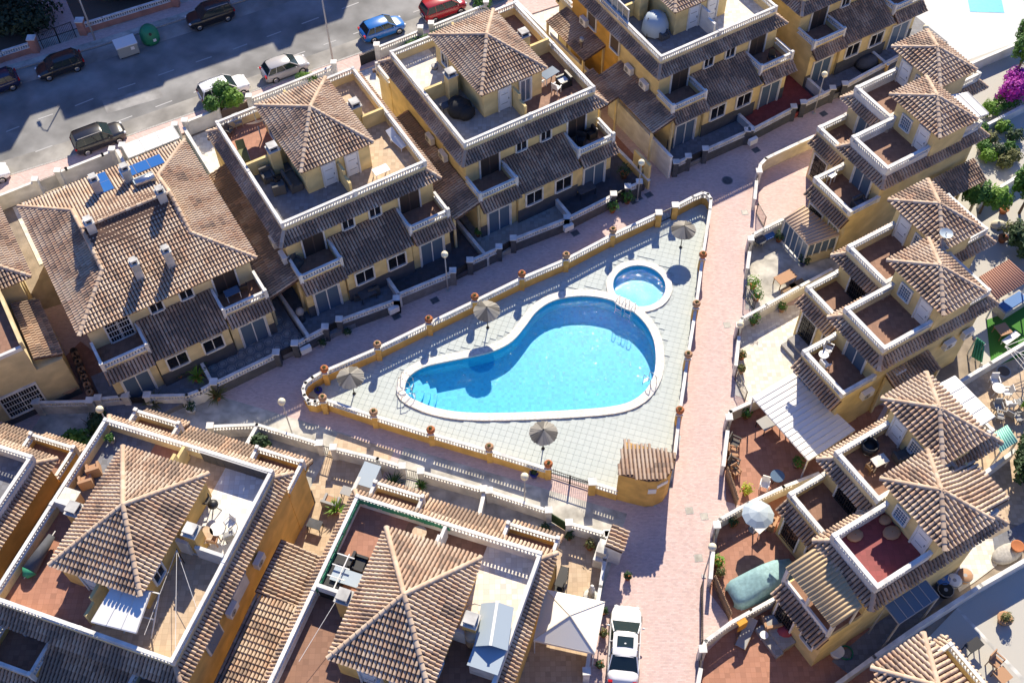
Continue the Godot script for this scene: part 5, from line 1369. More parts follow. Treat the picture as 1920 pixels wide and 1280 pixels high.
# ---------------------------------------------------------------- lamps
func lamps():
	var proto: Node3D = null
	var spots := [["ball lamp before the grey baluster wall in the upper lane", Vector2(-4.47, -50.15)], ["ball lamp at the western end, near the open framed gate", Vector2(-14.44, -38.55)], ["ball lamp before the dark slate wall at the upper right", Vector2(24.44, -67.26)], ["ball lamp beside the lower pool lane near the green gate", Vector2(0.58, -32.91)], ["ball lamp half hidden by the tiled corner at the left", Vector2(-25.74, -38.26)], ["ball lamp beside the yellow number sign", Vector2(9.64, -58.37)], ["ball lamp by the yard of the covered car", Vector2(11.19, -28.11)], ["ball lamp peeping over the topmost tower roof", Vector2(33.39, -72.43)]]
	for x in spots:
		if proto == null:
			proto = thing("ball_lamp", x[0], "street lamp", v3(x[1]), 0, "globe lamps along the lanes")
			part(proto, "pole", Shape.new(true).cone(Vector3.ZERO, Vector3(0, 3.75, 0), 0.05, 0.04, 8), M.pole_grey)
			part(proto, "collar", Shape.new(true).cone(Vector3(0, 3.7, 0), Vector3(0, 3.82, 0), 0.08, 0.13, 10), M.pole_grey)
			part(proto, "globe", Shape.new(true).ball(Vector3(0, 4.03, 0), Vector3.ONE * 0.25, 16), M.lamp_globe)
			part(proto, "foot", Shape.new().box(Vector3(0, 0.02, 0), Vector3(0.25, 0.05, 0.25)), M.pole_grey)
		else: dup(proto, v3(x[1]), 0, x[0])
	var low := thing("wall_globe", "cream globe on the pillar beside a small black gate on the wide lane", "wall lamp", Vector3(15.43, 1.5, -45.4))
	part(low, "globe", Shape.new(true).ball(Vector3(0, 0.22, 0), Vector3.ONE * 0.24, 14), M.lamp_globe)
	part(low, "base", Shape.new().cone(Vector3(0, -0.06, 0), Vector3(0, 0.06, 0), 0.14, 0.1, 10), M.white)
	for x in [["tall grey street light between the silver and the blue hatchback", Vector2(-14.36, -74.24), 8.5], ["tall grey street light across the road by the pink wall", Vector2(-34.86, -77.83), 8.0]]:
		var o := thing("street_light", x[0], "street light", v3(x[1]), 0, "tall street lights")
		part(o, "pole", Shape.new(true).cone(Vector3.ZERO, Vector3(0, x[2], 0), 0.085, 0.05, 10), M.pole_grey)
		part(o, "arm", Shape.new(true).tube([Vector3(0, x[2] - 0.05, 0), Vector3(-0.3, x[2] + 0.25, -0.5), Vector3(-0.6, x[2] + 0.35, -1.1)], 0.035), M.pole_grey)
		part(o, "head", Shape.new().box(Vector3(-0.75, x[2] + 0.35, -1.35), Vector3(0.25, 0.1, 0.6), Basis(Vector3.UP, 0.5)), M.plastic_grey)
	# thatched parasols on the pool deck
	var pal := [["thatched parasol nearest the western tip", Vector2(-10.6, -41.62)], ["thatched parasol beside the narrow waist of the main pool", Vector2(-1.66, -46.82)], ["thatched parasol beside the round paddling pool", Vector2(12.42, -53.67)], ["thatched parasol by the iron double gate", Vector2(1.86, -37.11)]]
	for i in pal.size():
		var o := thing("thatched_parasol", pal[i][0], "parasol", v3(pal[i][1]), i * 0.8, "thatched parasols on the pool deck")
		part(o, "pole", Shape.new(true).cone(Vector3.ZERO, Vector3(0, 2.15, 0), 0.035, 0.035, 8), M.black_iron)
		part(o, "foot", Shape.new(true).cone(Vector3(0, 0.03, 0), Vector3(0, 0.14, 0), 0.13, 0.08, 10), M.black_iron)
		part(o, "canopy", Shape.new().lathe(Vector3.ZERO, [Vector2(0.0, 2.32), Vector2(0.45, 2.13), Vector2(0.86, 1.9), Vector2(0.84, 1.86), Vector2(0.4, 2.06), Vector2(0.0, 2.2)], 18), M.thatch)
		for k in 9:                                            # overlapping fans of palm
			var a := TAU * k / 9 + rng.randf_range(-0.1, 0.1)
			var s := Shape.new()
			for j in 9:
				var g := a + (j - 4) * 0.092
				var r := 0.9 + rng.randf_range(-0.05, 0.04)
				var u := Vector3(cos(g), 0, sin(g)); var w := Vector3(-u.z, 0, u.x) * 0.05
				var lift := 0.02 + 0.015 * (k % 3) + rng.randf_range(0, 0.02)
				s.quad(u * 0.06 - w * 0.3 + Vector3(0, 2.33 + lift, 0), u * 0.06 + w * 0.3 + Vector3(0, 2.33 + lift, 0), u * r + w + Vector3(0, 1.9 + lift, 0), u * r - w + Vector3(0, 1.9 + lift, 0))
			part(o, "palm_fan", s, M.thatch_dark if k % 3 == 1 else M.thatch)
	# pool rails
	for x in [["steel handrail hoop of the curved pool steps", Vector2(-6.99, -42.34), Vector2(-7.65, -42.66)], ["steel handrail hoop below the curved pool steps", Vector2(-6.82, -41.36), Vector2(-7.58, -40.96)], ["steel ladder on the main pool's right edge", Vector2(9.09, -42.24), Vector2(9.4, -41.72)], ["white ladder of the main pool beside the paddling pool", Vector2(7.64, -48.5), Vector2(7.86, -48.82)], ["white ladder of the main pool nearest the paddling pool's rim", Vector2(8.25, -48.06), Vector2(8.5, -48.38)]]:
		var a: Vector2 = x[1]; var b: Vector2 = x[2]
		var o := thing("pool_rail", x[0], "pool ladder", v3(a), 0, "rails of the main pool")
		var d := v3(b - a); var w := Vector3(-d.z, 0, d.x).normalized() * 0.24
		var m: Material = M.steel if x[0].begins_with("steel") else M.plastic_white
		for sg in [-1.0, 1.0]:
			part(o, "rail", Shape.new(true).tube([w * sg - d.normalized() * 0.25 + Vector3(0, -0.7, 0), w * sg - d.normalized() * 0.22 + Vector3(0, 0.5, 0), w * sg + d * 0.3 + Vector3(0, 0.78, 0), w * sg + d * 0.8 + Vector3(0, 0.7, 0), w * sg + d + Vector3(0, 0.05, 0)], 0.025), m)
		for y in [-0.2, -0.45]: part(o, "rung", Shape.new().bar(w - d.normalized() * 0.24 + Vector3(0, y, 0), -w - d.normalized() * 0.24 + Vector3(0, y, 0), 0.07, 0.03), m)
	# covers in the paving
	var cov: Node3D = null
	for p in [Vector2(-5.39, -49.32), Vector2(-8.05, -47.98), Vector2(-14.18, -45.23), Vector2(4.83, -55.26), Vector2(8.64, -58.42), Vector2(9.73, -58.6), Vector2(10.56, -58.9), Vector2(9.39, -58.29), Vector2(19.27, -63.34), Vector2(25.19, -67.18)]:
		var l := "small dark drain cover let into the shaded lane paving"
		if cov == null:
			cov = thing("drain_cover", l, "drain cover", v3(p, 0.004), deg_to_rad(30), "dark drain covers in the lanes")
			part(cov, "plate", Shape.new().box(Vector3(0, 0.004, 0), Vector3(0.5, 0.012, 0.42)), M.slate_paint)
			part(cov, "frame", Shape.new().box(Vector3(0, 0.002, 0), Vector3(0.6, 0.01, 0.52)), M.grey_paint)
		else: dup(cov, v3(p, 0.004), deg_to_rad(30), l)
	cov = null
	for p in [Vector2(17.54, -56.94), Vector2(14.93, -46.64), Vector2(10.8, -32.48), Vector2(11.68, -32.06), Vector2(11.01, -29.29)]:
		var l := "pale square utility cover in the sunny paving of the wide lane"
		if cov == null:
			cov = thing("utility_cover", l, "utility cover", v3(p, 0.004), 0.1, "pale utility covers in the wide lane")
			part(cov, "plate", Shape.new().box(Vector3(0, 0.004, 0), Vector3(0.4, 0.012, 0.4)), M.cement)
			part(cov, "frame", Shape.new().box(Vector3(0, 0.002, 0), Vector3(0.5, 0.01, 0.5)), M.kerb)
		else: dup(cov, v3(p, 0.004), 0.1, l)
	var rd := thing("manhole_cover", "round dark manhole cover in the shaded lane opposite the blue yard", "manhole cover", Vector3(16.64, 0, -60.2))
	part(rd, "lid", Shape.new().cone(Vector3.ZERO, Vector3(0, 0.012, 0), 0.36, 0.36, 20), M.slate_paint)
	part(rd, "ring", Shape.new().cone(Vector3.ZERO, Vector3(0, 0.008, 0), 0.44, 0.44, 20), M.grey_paint)


# ---------------------------------------------------------------- plants
func bush(called: String, label: String, cat: String, at: Vector2, r: Vector3, n: int, size: float, m: String, trunk := 0.0, y0 := 0.0, group := "") -> Node3D:
	var o := thing(called, label, cat, v3(at, y0), 0, group)
	var s := Shape.new(true)
	var c := Vector3(0, trunk + r.y * 0.9, 0)
	s.cone(Vector3.ZERO, c, 0.06 + trunk * 0.04, 0.04, 7)
	for k in 5:
		var d := Vector3(rng.randf_range(-1, 1), rng.randf_range(0.1, 0.9), rng.randf_range(-1, 1)).normalized()
		s.cone(c * 0.7, c + d * r * 0.7, 0.035 + trunk * 0.015, 0.012, 5)
	part(o, "trunk", s, M.bark)
	var k := maxi(1, int(r.x / 0.45))
	for i in k:
		var off := Vector3.ZERO if k == 1 else Vector3(rng.randf_range(-0.55, 0.55), rng.randf_range(-0.35, 0.35), rng.randf_range(-0.55, 0.55)) * r
		var mm: String = m if i % 3 < 2 or not M.has(m + "_light") else m + "_light"
		part(o, "foliage", leaves(n / k, c + off, r * (1.0 if k == 1 else 0.62), size), M[mm]).set_meta("kind", "stuff")
	return o

func pot_plant(label: String, at: Vector2, r := 0.2, h := 0.35, m := "leaf", pot := "clay", y0 := 0.0, spiky := false, lush := 1.0) -> Node3D:
	var o := thing("potted_plant", label, "potted plant", v3(at, y0))
	part(o, "pot", Shape.new(true).lathe(Vector3.ZERO, [Vector2(0, 0), Vector2(r * 0.7, 0), Vector2(r, h), Vector2(r * 1.1, h), Vector2(r * 1.1, h + 0.03), Vector2(r * 0.85, h + 0.03), Vector2(0, h - 0.03)], 12), M[pot])
	if spiky:
		var s := Shape.new()
		for i in int(26 * lush):
			var a := rng.randf() * TAU; var t := rng.randf_range(0.25, 1.3)
			var d := Vector3(cos(a) * cos(t), sin(t), sin(a) * cos(t)); var w := d.cross(Vector3.UP).normalized() * 0.035
			var b := Vector3(0, h, 0); var e := b + d * rng.randf_range(0.4, 0.62) * lush
			var mid := b.lerp(e, 0.6) + Vector3(0, 0.08, 0)
			s.quad(b - w * 0.6, mid - w, mid + w, b + w * 0.6); s.tri(mid - w, e + Vector3(0, -0.08, 0), mid + w)
		part(o, "blades", s, M[m]).set_meta("kind", "stuff")
	else: part(o, "foliage", leaves(int(90 * lush), Vector3(0, h + 0.22 * lush, 0), Vector3(0.3, 0.28, 0.3) * lush, 0.1), M[m]).set_meta("kind", "stuff")
	return o

func greenery():
	var stt := bush("street_tree", "bushy green street tree with three round clumps beside the road wall", "tree", Vector2(-22.74, -68.07), Vector3(1.0, 0.95, 0.95), 1900, 0.13, "leaf", 0.9)
	part(stt, "crown_clump", leaves(1100, Vector3(1.15, 1.9, -0.35), Vector3(0.75, 0.7, 0.7), 0.13), M.leaf_light).set_meta("kind", "stuff")
	part(stt, "crown_clump", leaves(1100, Vector3(0.15, 2.0, -1.2), Vector3(0.8, 0.7, 0.75), 0.13), M.leaf).set_meta("kind", "stuff")
	part(stt, "limb", Shape.new(true).cone(Vector3(0, 0.9, 0), Vector3(1.1, 1.8, -0.3), 0.06, 0.03, 6).cone(Vector3(0, 0.9, 0), Vector3(0.15, 1.9, -1.1), 0.06, 0.03, 6), M.bark)
	bush("shrub", "yellow green shrub behind the silver hatchback", "shrub", Vector2(-16.31, -71.72), Vector3(0.9, 0.5, 0.4), 700, 0.11, "leaf_light", 0.4)
	bush("shrub", "bright green shrub above the road wall at the top", "shrub", Vector2(-1.93, -80.31), Vector3(0.8, 0.6, 0.7), 700, 0.11, "leaf", 0.6)
	var hd := thing("hedge", "clipped green hedge strip along the road wall", "hedge", v3(plot(H3, 30, 0.2, -11.2)), deg_to_rad(30))
	part(hd, "stems", Shape.new().box(Vector3(0, 0.4, 0), Vector3(3.8, 0.8, 0.2)), M.bark)
	part(hd, "foliage", leaves(1400, Vector3(0, 0.7, 0), Vector3(2.4, 0.6, 0.45), 0.1), M.leaf).set_meta("kind", "stuff")
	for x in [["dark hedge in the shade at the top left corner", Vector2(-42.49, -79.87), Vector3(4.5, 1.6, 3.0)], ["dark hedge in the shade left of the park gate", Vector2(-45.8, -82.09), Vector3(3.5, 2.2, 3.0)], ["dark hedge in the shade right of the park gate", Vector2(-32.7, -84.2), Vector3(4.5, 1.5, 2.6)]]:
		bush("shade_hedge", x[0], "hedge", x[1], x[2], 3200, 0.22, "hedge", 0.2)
	# gardens on the right
	bush("garden_tree", "leafy tree at the right edge beside the plaza wall", "tree", Vector2(41.77, -71.53), Vector3(2.0, 1.9, 2.0), 4600, 0.16, "leaf", 1.6)
	var bg := bush("bougainvillea", "purple flowering bougainvillea at the right edge", "shrub", Vector2(40.24, -68.25), Vector3(2.3, 1.1, 1.5), 4200, 0.12, "petal", 0.7)
	part(bg, "green_leaves", leaves(700, Vector3(-0.6, 0.8, 0.8), Vector3(1.3, 0.6, 0.8), 0.13), M.leaf).set_meta("kind", "stuff")
	bush("shrub", "light green shrub under the bougainvillea's edge", "shrub", Vector2(38.07, -66.61), Vector3(0.8, 0.6, 0.7), 800, 0.12, "leaf_light", 0.3)
	bush("orange_tree", "round bright green tree between two narrow houses and the white wall", "tree", Vector2(34.88, -56.35), Vector3(1.6, 1.4, 1.5), 4000, 0.14, "leaf", 0.9)
	bush("garden_tree", "tall leafy tree at the right edge below the white wall", "tree", Vector2(37.79, -56.27), Vector3(1.9, 2.1, 2.0), 4600, 0.16, "leaf", 1.5)
	bush("garden_tree", "dark tree at the right edge beside the striped shed roof", "tree", Vector2(36.94, -52.3), Vector3(1.5, 1.5, 2.0), 3000, 0.16, "leaf_dark", 0.8)
	bush("palm_thicket", "dark green thicket at the right edge beyond the tiled roof", "tree", Vector2(31.79, -33.92), Vector3(2.0, 1.5, 2.6), 3600, 0.2, "leaf_dark", 1.0)
	bush("shrub", "light shrub at the right edge of the sandy patio", "shrub", Vector2(33.58, -39.19), Vector3(0.6, 0.7, 0.6), 600, 0.11, "leaf_light", 0.4)
	var bed := [Vector2(36.98, -64.62), Vector2(37.45, -63.56), Vector2(38.71, -64.86), Vector2(37.78, -62.28), Vector2(38.59, -62.55), Vector2(37.77, -60.99), Vector2(36.74, -61.75), Vector2(39.36, -63.85), Vector2(36.67, -62.77), Vector2(38.69, -61.69)]
	for i in bed.size():
		bush("garden_shrub", ["low shrub in the gravel bed nearest the roof edge", "small grey green shrub in the gravel bed", "loose light shrub in the middle of the gravel bed", "low shrub beside the pale mound in the gravel", "small shrub near the right edge of the gravel bed", "round shrub on the pale green mat", "small shrub by the lit wall corner", "taller shrub under the shaded wall", "tiny shrub close to the house wall in the gravel", "dry shrub at the right edge of the gravel bed"][i], "shrub", bed[i], Vector3(0.55 + 0.08 * (i % 4), 0.5, 0.55), 420, 0.12, ["leaf", "leaf_olive", "leaf_light", "leaf_dark"][i % 4], 0.1)
	# along the lanes and in the front yards
	pot_plant("conifer in a white pot before the curved white wall", Vector2(-21.24, -40.47), 0.32, 0.45, "leaf_dark", "plastic_white", 0, false, 1.3)
	pot_plant("yellow date palm in a pot on the lane by the dark gate", Vector2(-23.74, -40.87), 0.25, 0.4, "leaf_olive", "clay", 0, true, 2.0)
	pot_plant("spreading yellow green yucca on the lane by the slate wall", Vector2(-19.68, -41.43), 0.25, 0.35, "leaf_olive", "clay", 0, true, 2.0)
	pot_plant("leafy plant in a small white pot by the dark gate, left", Vector2(-12.97, -45.6), 0.16, 0.22, "leaf_dark", "plastic_white", 0)
	pot_plant("leafy plant in a small white pot by the dark gate, right", Vector2(-11.34, -46.46), 0.16, 0.22, "leaf_dark", "plastic_white", 0)
	pot_plant("tall leafy shrub at the left post of the number sign gate", Vector2(7.68, -57.27), 0.25, 0.35, "leaf", "clay", 0, false, 1.6)
	pot_plant("tall leafy shrub at the right post of the number sign gate", Vector2(8.86, -58.14), 0.25, 0.35, "leaf", "clay", 0, false, 1.8)
	pot_plant("blue glazed pot in the western tip of the pool yard", Vector2(-12.95, -41.69), 0.26, 0.4, "leaf_dark", "pot_blue", 0.03, true, 0.5)
	pot_plant("green plant in the shaded yard of the pot collection", Vector2(-21.01, -42.63), 0.3, 0.35, "leaf_light", "clay", 0.5, true, 1.8)
	pot_plant("blue pot with a plant under the parasol side of the iron gate", Vector2(1.21, -35.11), 0.28, 0.45, "leaf_dark", "pot_blue", 0, false, 0.7)
	bush("lane_shrub", "dark shrub in the corner where the left lane bends", "shrub", Vector2(-27.38, -38.99), Vector3(1.0, 1.0, 0.8), 1600, 0.14, "leaf_dark", 0.3)
	bush("lane_shrub", "fresh green banana-like shrub below the tiled corner", "shrub", Vector2(-27.92, -37.68), Vector3(0.9, 0.9, 0.7), 900, 0.22, "leaf", 0.4)
	bush("wall_shrub", "dark green shrub in the bend of the white wall", "shrub", Vector2(-16.3, -37.52), Vector3(0.65, 0.6, 0.55), 900, 0.13, "leaf_dark", 0.25)
	pot_plant("bright green palm beside the side table in the sandy passage", Vector2(-11.11, -32.81), 0.2, 0.3, "leaf_light", "clay_pale", 0, true, 1.7)
	pot_plant("agave with long blades behind the white wall", Vector2(-7.66, -34.52), 0.22, 0.3, "leaf_dark", "clay", 0, true, 1.8)
	pot_plant("upright cactus beside the open iron gate", Vector2(-5.91, -34.4), 0.16, 0.25, "leaf", "clay", 0, true, 1.2)
	pot_plant("yellow green bush in a pot by the tile topped pier", Vector2(4.47, -30.07), 0.28, 0.4, "leaf_olive", "clay", 0, false, 1.2)
	pot_plant("dark bush left of the green sheet gate", Vector2(1.79, -31.27), 0.25, 0.3, "leaf_dark", "clay", 0, false, 1.2)
	pot_plant("small dark bush right of the green sheet gate", Vector2(3.24, -30.74), 0.2, 0.3, "leaf_dark", "clay", 0, false, 0.9)
	var lp := [Vector2(6.62, -28.04), Vector2(5.05, -25.9), Vector2(4.94, -24.54), Vector2(4.61, -22.71)]
	for i in lp.size(): pot_plant(["dark red plant on the lane below the tile topped pier", "dark plant in a pot along the white side wall", "orange flowering plant by the saloon's mirror", "small plant beside the saloon's rear wheel"][i], lp[i], 0.2, 0.3, ["leaf_dark", "leaf_dark", "leaf_olive", "leaf_dark"][i], "clay", 0, false, 0.9)
	var rp := [["large dark plant in the corner of the glass porch yard", Vector2(19.6, -54.09), "leaf_dark", "clay", 1.4], ["dark bush in a big blue pot by the glass porch", Vector2(20.98, -51.8), "leaf_dark", "pot_blue", 1.5], ["overhanging light bush on the car gate of the glass porch yard", Vector2(17.11, -49.81), "leaf_light", "clay", 1.9], ["second overhanging bush at the foot of the car gate", Vector2(17.22, -48.76), "leaf", "clay", 1.5], ["wide green bush along the baluster wall of the pale yard", Vector2(16.71, -46.69), "leaf", "clay", 1.8], ["hanging green plant on the wall under the tiled pent roof", Vector2(18.83, -47.74), "leaf", "clay_pale", 1.1], ["small shrub behind the short white wall of the pale yard", Vector2(15.52, -43.81), "leaf_olive", "clay", 1.0], ["pots and herbs in the corner of the pale yard", Vector2(15.33, -42.68), "leaf_olive", "clay_pale", 1.0], ["green bush behind the speckled white wall", Vector2(15.17, -39.12), "leaf", "clay", 1.3], ["yellow leaved plant in the terracotta yard", Vector2(14.43, -33.58), "leaf_yellow", "clay", 1.4], ["leafy plant in the shade of the slatted pergola's end", Vector2(17.93, -35.4), "leaf", "clay_pale", 1.4], ["green plants behind the wall of the covered car yard", Vector2(12.11, -28.78), "leaf_light", "clay", 1.4], ["brown pot plant below the green ones by the covered car", Vector2(12.16, -28.16), "leaf_olive", "clay_pale", 1.1], ["dark green plant beside the parasol in the covered car yard", Vector2(13.31, -31.4), "leaf_dark", "clay", 1.1]]
	for x in rp: pot_plant(x[0], x[1], 0.24, 0.35, x[2], x[3], 0, false, x[4])
	pot_plant("terracotta tub in the bright garden, upper of two", Vector2(36.6, -56.41), 0.34, 0.42, "leaf_dark", "clay", 0, true, 0.5)
	pot_plant("terracotta tub in the bright garden, lower of two", Vector2(35.79, -53.64), 0.34, 0.42, "leaf_dark", "clay", 0, true, 0.5)
	pot_plant("brown wicker planter with dry leaves on the gravel plaza", Vector2(28.27, -24.9), 0.42, 0.45, "leaf_olive", "clay_pale", 0, false, 1.2)


# ---------------------------------------------------------------- furniture and fittings
func round_table(label: String, p: Vector3, r: float, h: float, m: String, leg := "plastic_white"):
	var o := thing("round_table", label, "table", p)
	part(o, "table_top", Shape.new().cone(Vector3(0, h - 0.04, 0), Vector3(0, h, 0), r, r, 22), M[m])
	for k in 3:
		var a := TAU * k / 3 + 0.4
		part(o, "leg", Shape.new().bar(Vector3(cos(a) * 0.08, h - 0.04, sin(a) * 0.08), Vector3(cos(a) * r * 0.7, 0, sin(a) * r * 0.7), 0.05, 0.05), M[leg])

func long_table(label: String, p: Vector3, turn: float, w: float, d: float, h: float, m: String, leg := "plastic_grey"):
	var o := thing("table", label, "table", p, deg_to_rad(turn))
	part(o, "table_top", Shape.new().box(Vector3(0, h - 0.025, 0), Vector3(w, 0.05, d)), M[m])
	for x in [-1, 1]:
		for z in [-1, 1]: part(o, "leg", Shape.new().box(Vector3(x * (w / 2 - 0.06), h / 2 - 0.025, z * (d / 2 - 0.06)), Vector3(0.05, h - 0.05, 0.05)), M[leg])
	return o

func chair(label: String, p: Vector3, turn: float, m: String, s := 1.0, group := "", arms := true):
	var o := thing("garden_chair", label, "chair", p, deg_to_rad(turn), group)
	part(o, "seat", Shape.new().box(Vector3(0, 0.42, 0) * s, Vector3(0.48, 0.06, 0.46) * s), M[m])
	part(o, "backrest", Shape.new().box(Vector3(0, 0.7, -0.25) * s, Vector3(0.48, 0.55, 0.05) * s, Basis(Vector3.RIGHT, -0.2)), M[m])
	for x in [-1, 1]:
		if arms: part(o, "armrest", Shape.new().box(Vector3(x * 0.27, 0.63, 0) * s, Vector3(0.06, 0.05, 0.48) * s), M[m])
		for z in [-1, 1]: part(o, "leg", Shape.new().box(Vector3(x * 0.25, 0.3, z * 0.21) * s, Vector3(0.045, 0.62, 0.045) * s), M[m])

func armchair(called: String, label: String, cat: String, p: Vector3, turn: float, m: String, w := 0.85, d := 0.85, cushion := ""):
	var o := thing(called, label, cat, p, deg_to_rad(turn))
	part(o, "seat", Shape.new().box(Vector3(0, 0.2, 0.03), Vector3(w - 0.2, 0.36, d - 0.06)), M[m])
	part(o, "backrest", Shape.new().box(Vector3(0, 0.45, -d / 2 + 0.08), Vector3(w, 0.85, 0.16)), M[m])
	for x in [-1, 1]: part(o, "armrest", Shape.new().box(Vector3(x * (w / 2 - 0.07), 0.32, 0.04), Vector3(0.14, 0.58, d - 0.1)), M[m])
	part(o, "cushion", Shape.new().box(Vector3(0, 0.42, 0.05), Vector3(w - 0.3, 0.12, d - 0.25)), M[cushion if cushion else m])

func lounger(label: String, p: Vector3, turn: float, m: String, frame := "plastic_white"):
	var o := thing("sun_lounger", label, "sun lounger", p, deg_to_rad(turn))
	part(o, "bed", Shape.new().box(Vector3(0, 0.34, 0.3), Vector3(0.6, 0.06, 1.25)), M[m])
	part(o, "backrest", Shape.new().slab([Vector3(-0.3, 0.37, -0.32), Vector3(0.3, 0.37, -0.32), Vector3(0.3, 0.78, -0.86), Vector3(-0.3, 0.78, -0.86)], 0.05), M[m])
	for x in [-1, 1]:
		part(o, "side_rail", Shape.new().bar(Vector3(x * 0.31, 0.32, -0.4), Vector3(x * 0.31, 0.32, 0.95), 0.05, 0.06), M[frame])
		for z in [-0.35, 0.85]: part(o, "leg", Shape.new().box(Vector3(x * 0.29, 0.16, z), Vector3(0.05, 0.32, 0.05)), M[frame])

func ac_unit(label: String, p: Vector3, turn: float):
	var o := thing("air_conditioner", label, "air conditioner", p, deg_to_rad(turn), "air conditioner boxes on the side walls")
	part(o, "casing", Shape.new().box(Vector3(0, 0, 0.22), Vector3(0.85, 0.62, 0.34)), M.plastic_white)
	var f := part(o, "fan_grille", Shape.new().cone(Vector3(-0.12, 0, 0.39), Vector3(-0.12, 0, 0.41), 0.23, 0.23, 16), M.plastic_grey)
	part(f, "hub", Shape.new().cone(Vector3(-0.12, 0, 0.41), Vector3(-0.12, 0, 0.425), 0.06, 0.06, 10), M.black_iron)
	part(o, "bracket", Shape.new().box(Vector3(-0.3, -0.34, 0.17), Vector3(0.05, 0.05, 0.36)), M.pole_grey)
	part(o, "bracket", Shape.new().box(Vector3(0.3, -0.34, 0.17), Vector3(0.05, 0.05, 0.36)), M.pole_grey)

func canopy(called: String, label: String, cat: String, poly: Array, m: Material, ribs: int, rib_mat: Material, post := true, along := 0) -> Node3D:
	var c := Vector3.ZERO
	for p in poly: c += p / poly.size()
	var g := Vector3(c.x, 0, c.z)
	var o := thing(called, label, cat, g)
	var q := []
	for p in poly: q.append(p - g)
	for i in ribs:                                   # separate sheets side by side, a bar over each joint
		var t0 := float(i) / ribs; var t1 := float(i + 1) / ribs
		var a: Vector3 = q[0].lerp(q[1], t0) if along == 0 else q[1].lerp(q[2], t0)
		var b: Vector3 = q[0].lerp(q[1], t1) if along == 0 else q[1].lerp(q[2], t1)
		var e: Vector3 = q[3].lerp(q[2], t0) if along == 0 else q[0].lerp(q[3], t0)
		var f: Vector3 = q[3].lerp(q[2], t1) if along == 0 else q[0].lerp(q[3], t1)
		part(o, "panel", Shape.new().slab([a.lerp(b, 0.012), b.lerp(a, 0.012), f.lerp(e, 0.012), e.lerp(f, 0.012)], 0.03), m)
		part(o, "joint_bar", Shape.new().bar(b + Vector3(0, 0.02, 0), f + Vector3(0, 0.02, 0), 0.035, 0.03), rib_mat)
	for i in q.size():
		var a: Vector3 = q[i]; var b: Vector3 = q[(i + 1) % q.size()]
		part(o, "frame", Shape.new().bar(a + Vector3(0, -0.06, 0), b + Vector3(0, -0.06, 0), 0.07, 0.08), rib_mat)
		if post: part(o, "post", Shape.new().bar(Vector3(a.x, 0, a.z) * 0.97, Vector3(a.x * 0.97, a.y - 0.06, a.z * 0.97), 0.08, 0.08), rib_mat)
	return o

func ribbed(called: String, label: String, cat: String, poly: Array, m: Material, pitch := 0.2, posts := 0.0) -> Node3D:   # corrugated sheet: q[0]-q[1] is the eave
	var c := Vector3.ZERO
	for p in poly: c += p / poly.size()
	var g := Vector3(c.x, posts, c.z)
	var o := thing(called, label, cat, g)
	var q := []
	for p in poly: q.append(p - g)
	part(o, "sheet", Shape.new().slab(q, 0.03), m)
	var n := roundi(q[0].distance_to(q[1]) / pitch)
	for i in n:
		var t := (i + 0.5) / n
		part(o, "rib", Shape.new(true).cone(q[0].lerp(q[1], t) + Vector3(0, 0.0, 0), q[3].lerp(q[2], t) + Vector3(0, 0.0, 0), pitch * 0.3, pitch * 0.3, 8), m)
	for p in q: part(o, "post", Shape.new().bar(Vector3(p.x, 0, p.z) * 0.94, Vector3(p.x * 0.94, p.y - 0.05, p.z * 0.94), 0.09, 0.09), M.white)
	return o

func at_house(h: Vector2, turn: float, x: float, y: float, z: float) -> Vector3:
	return v3(from_frame(h, turn, x, z), y + LIFT)

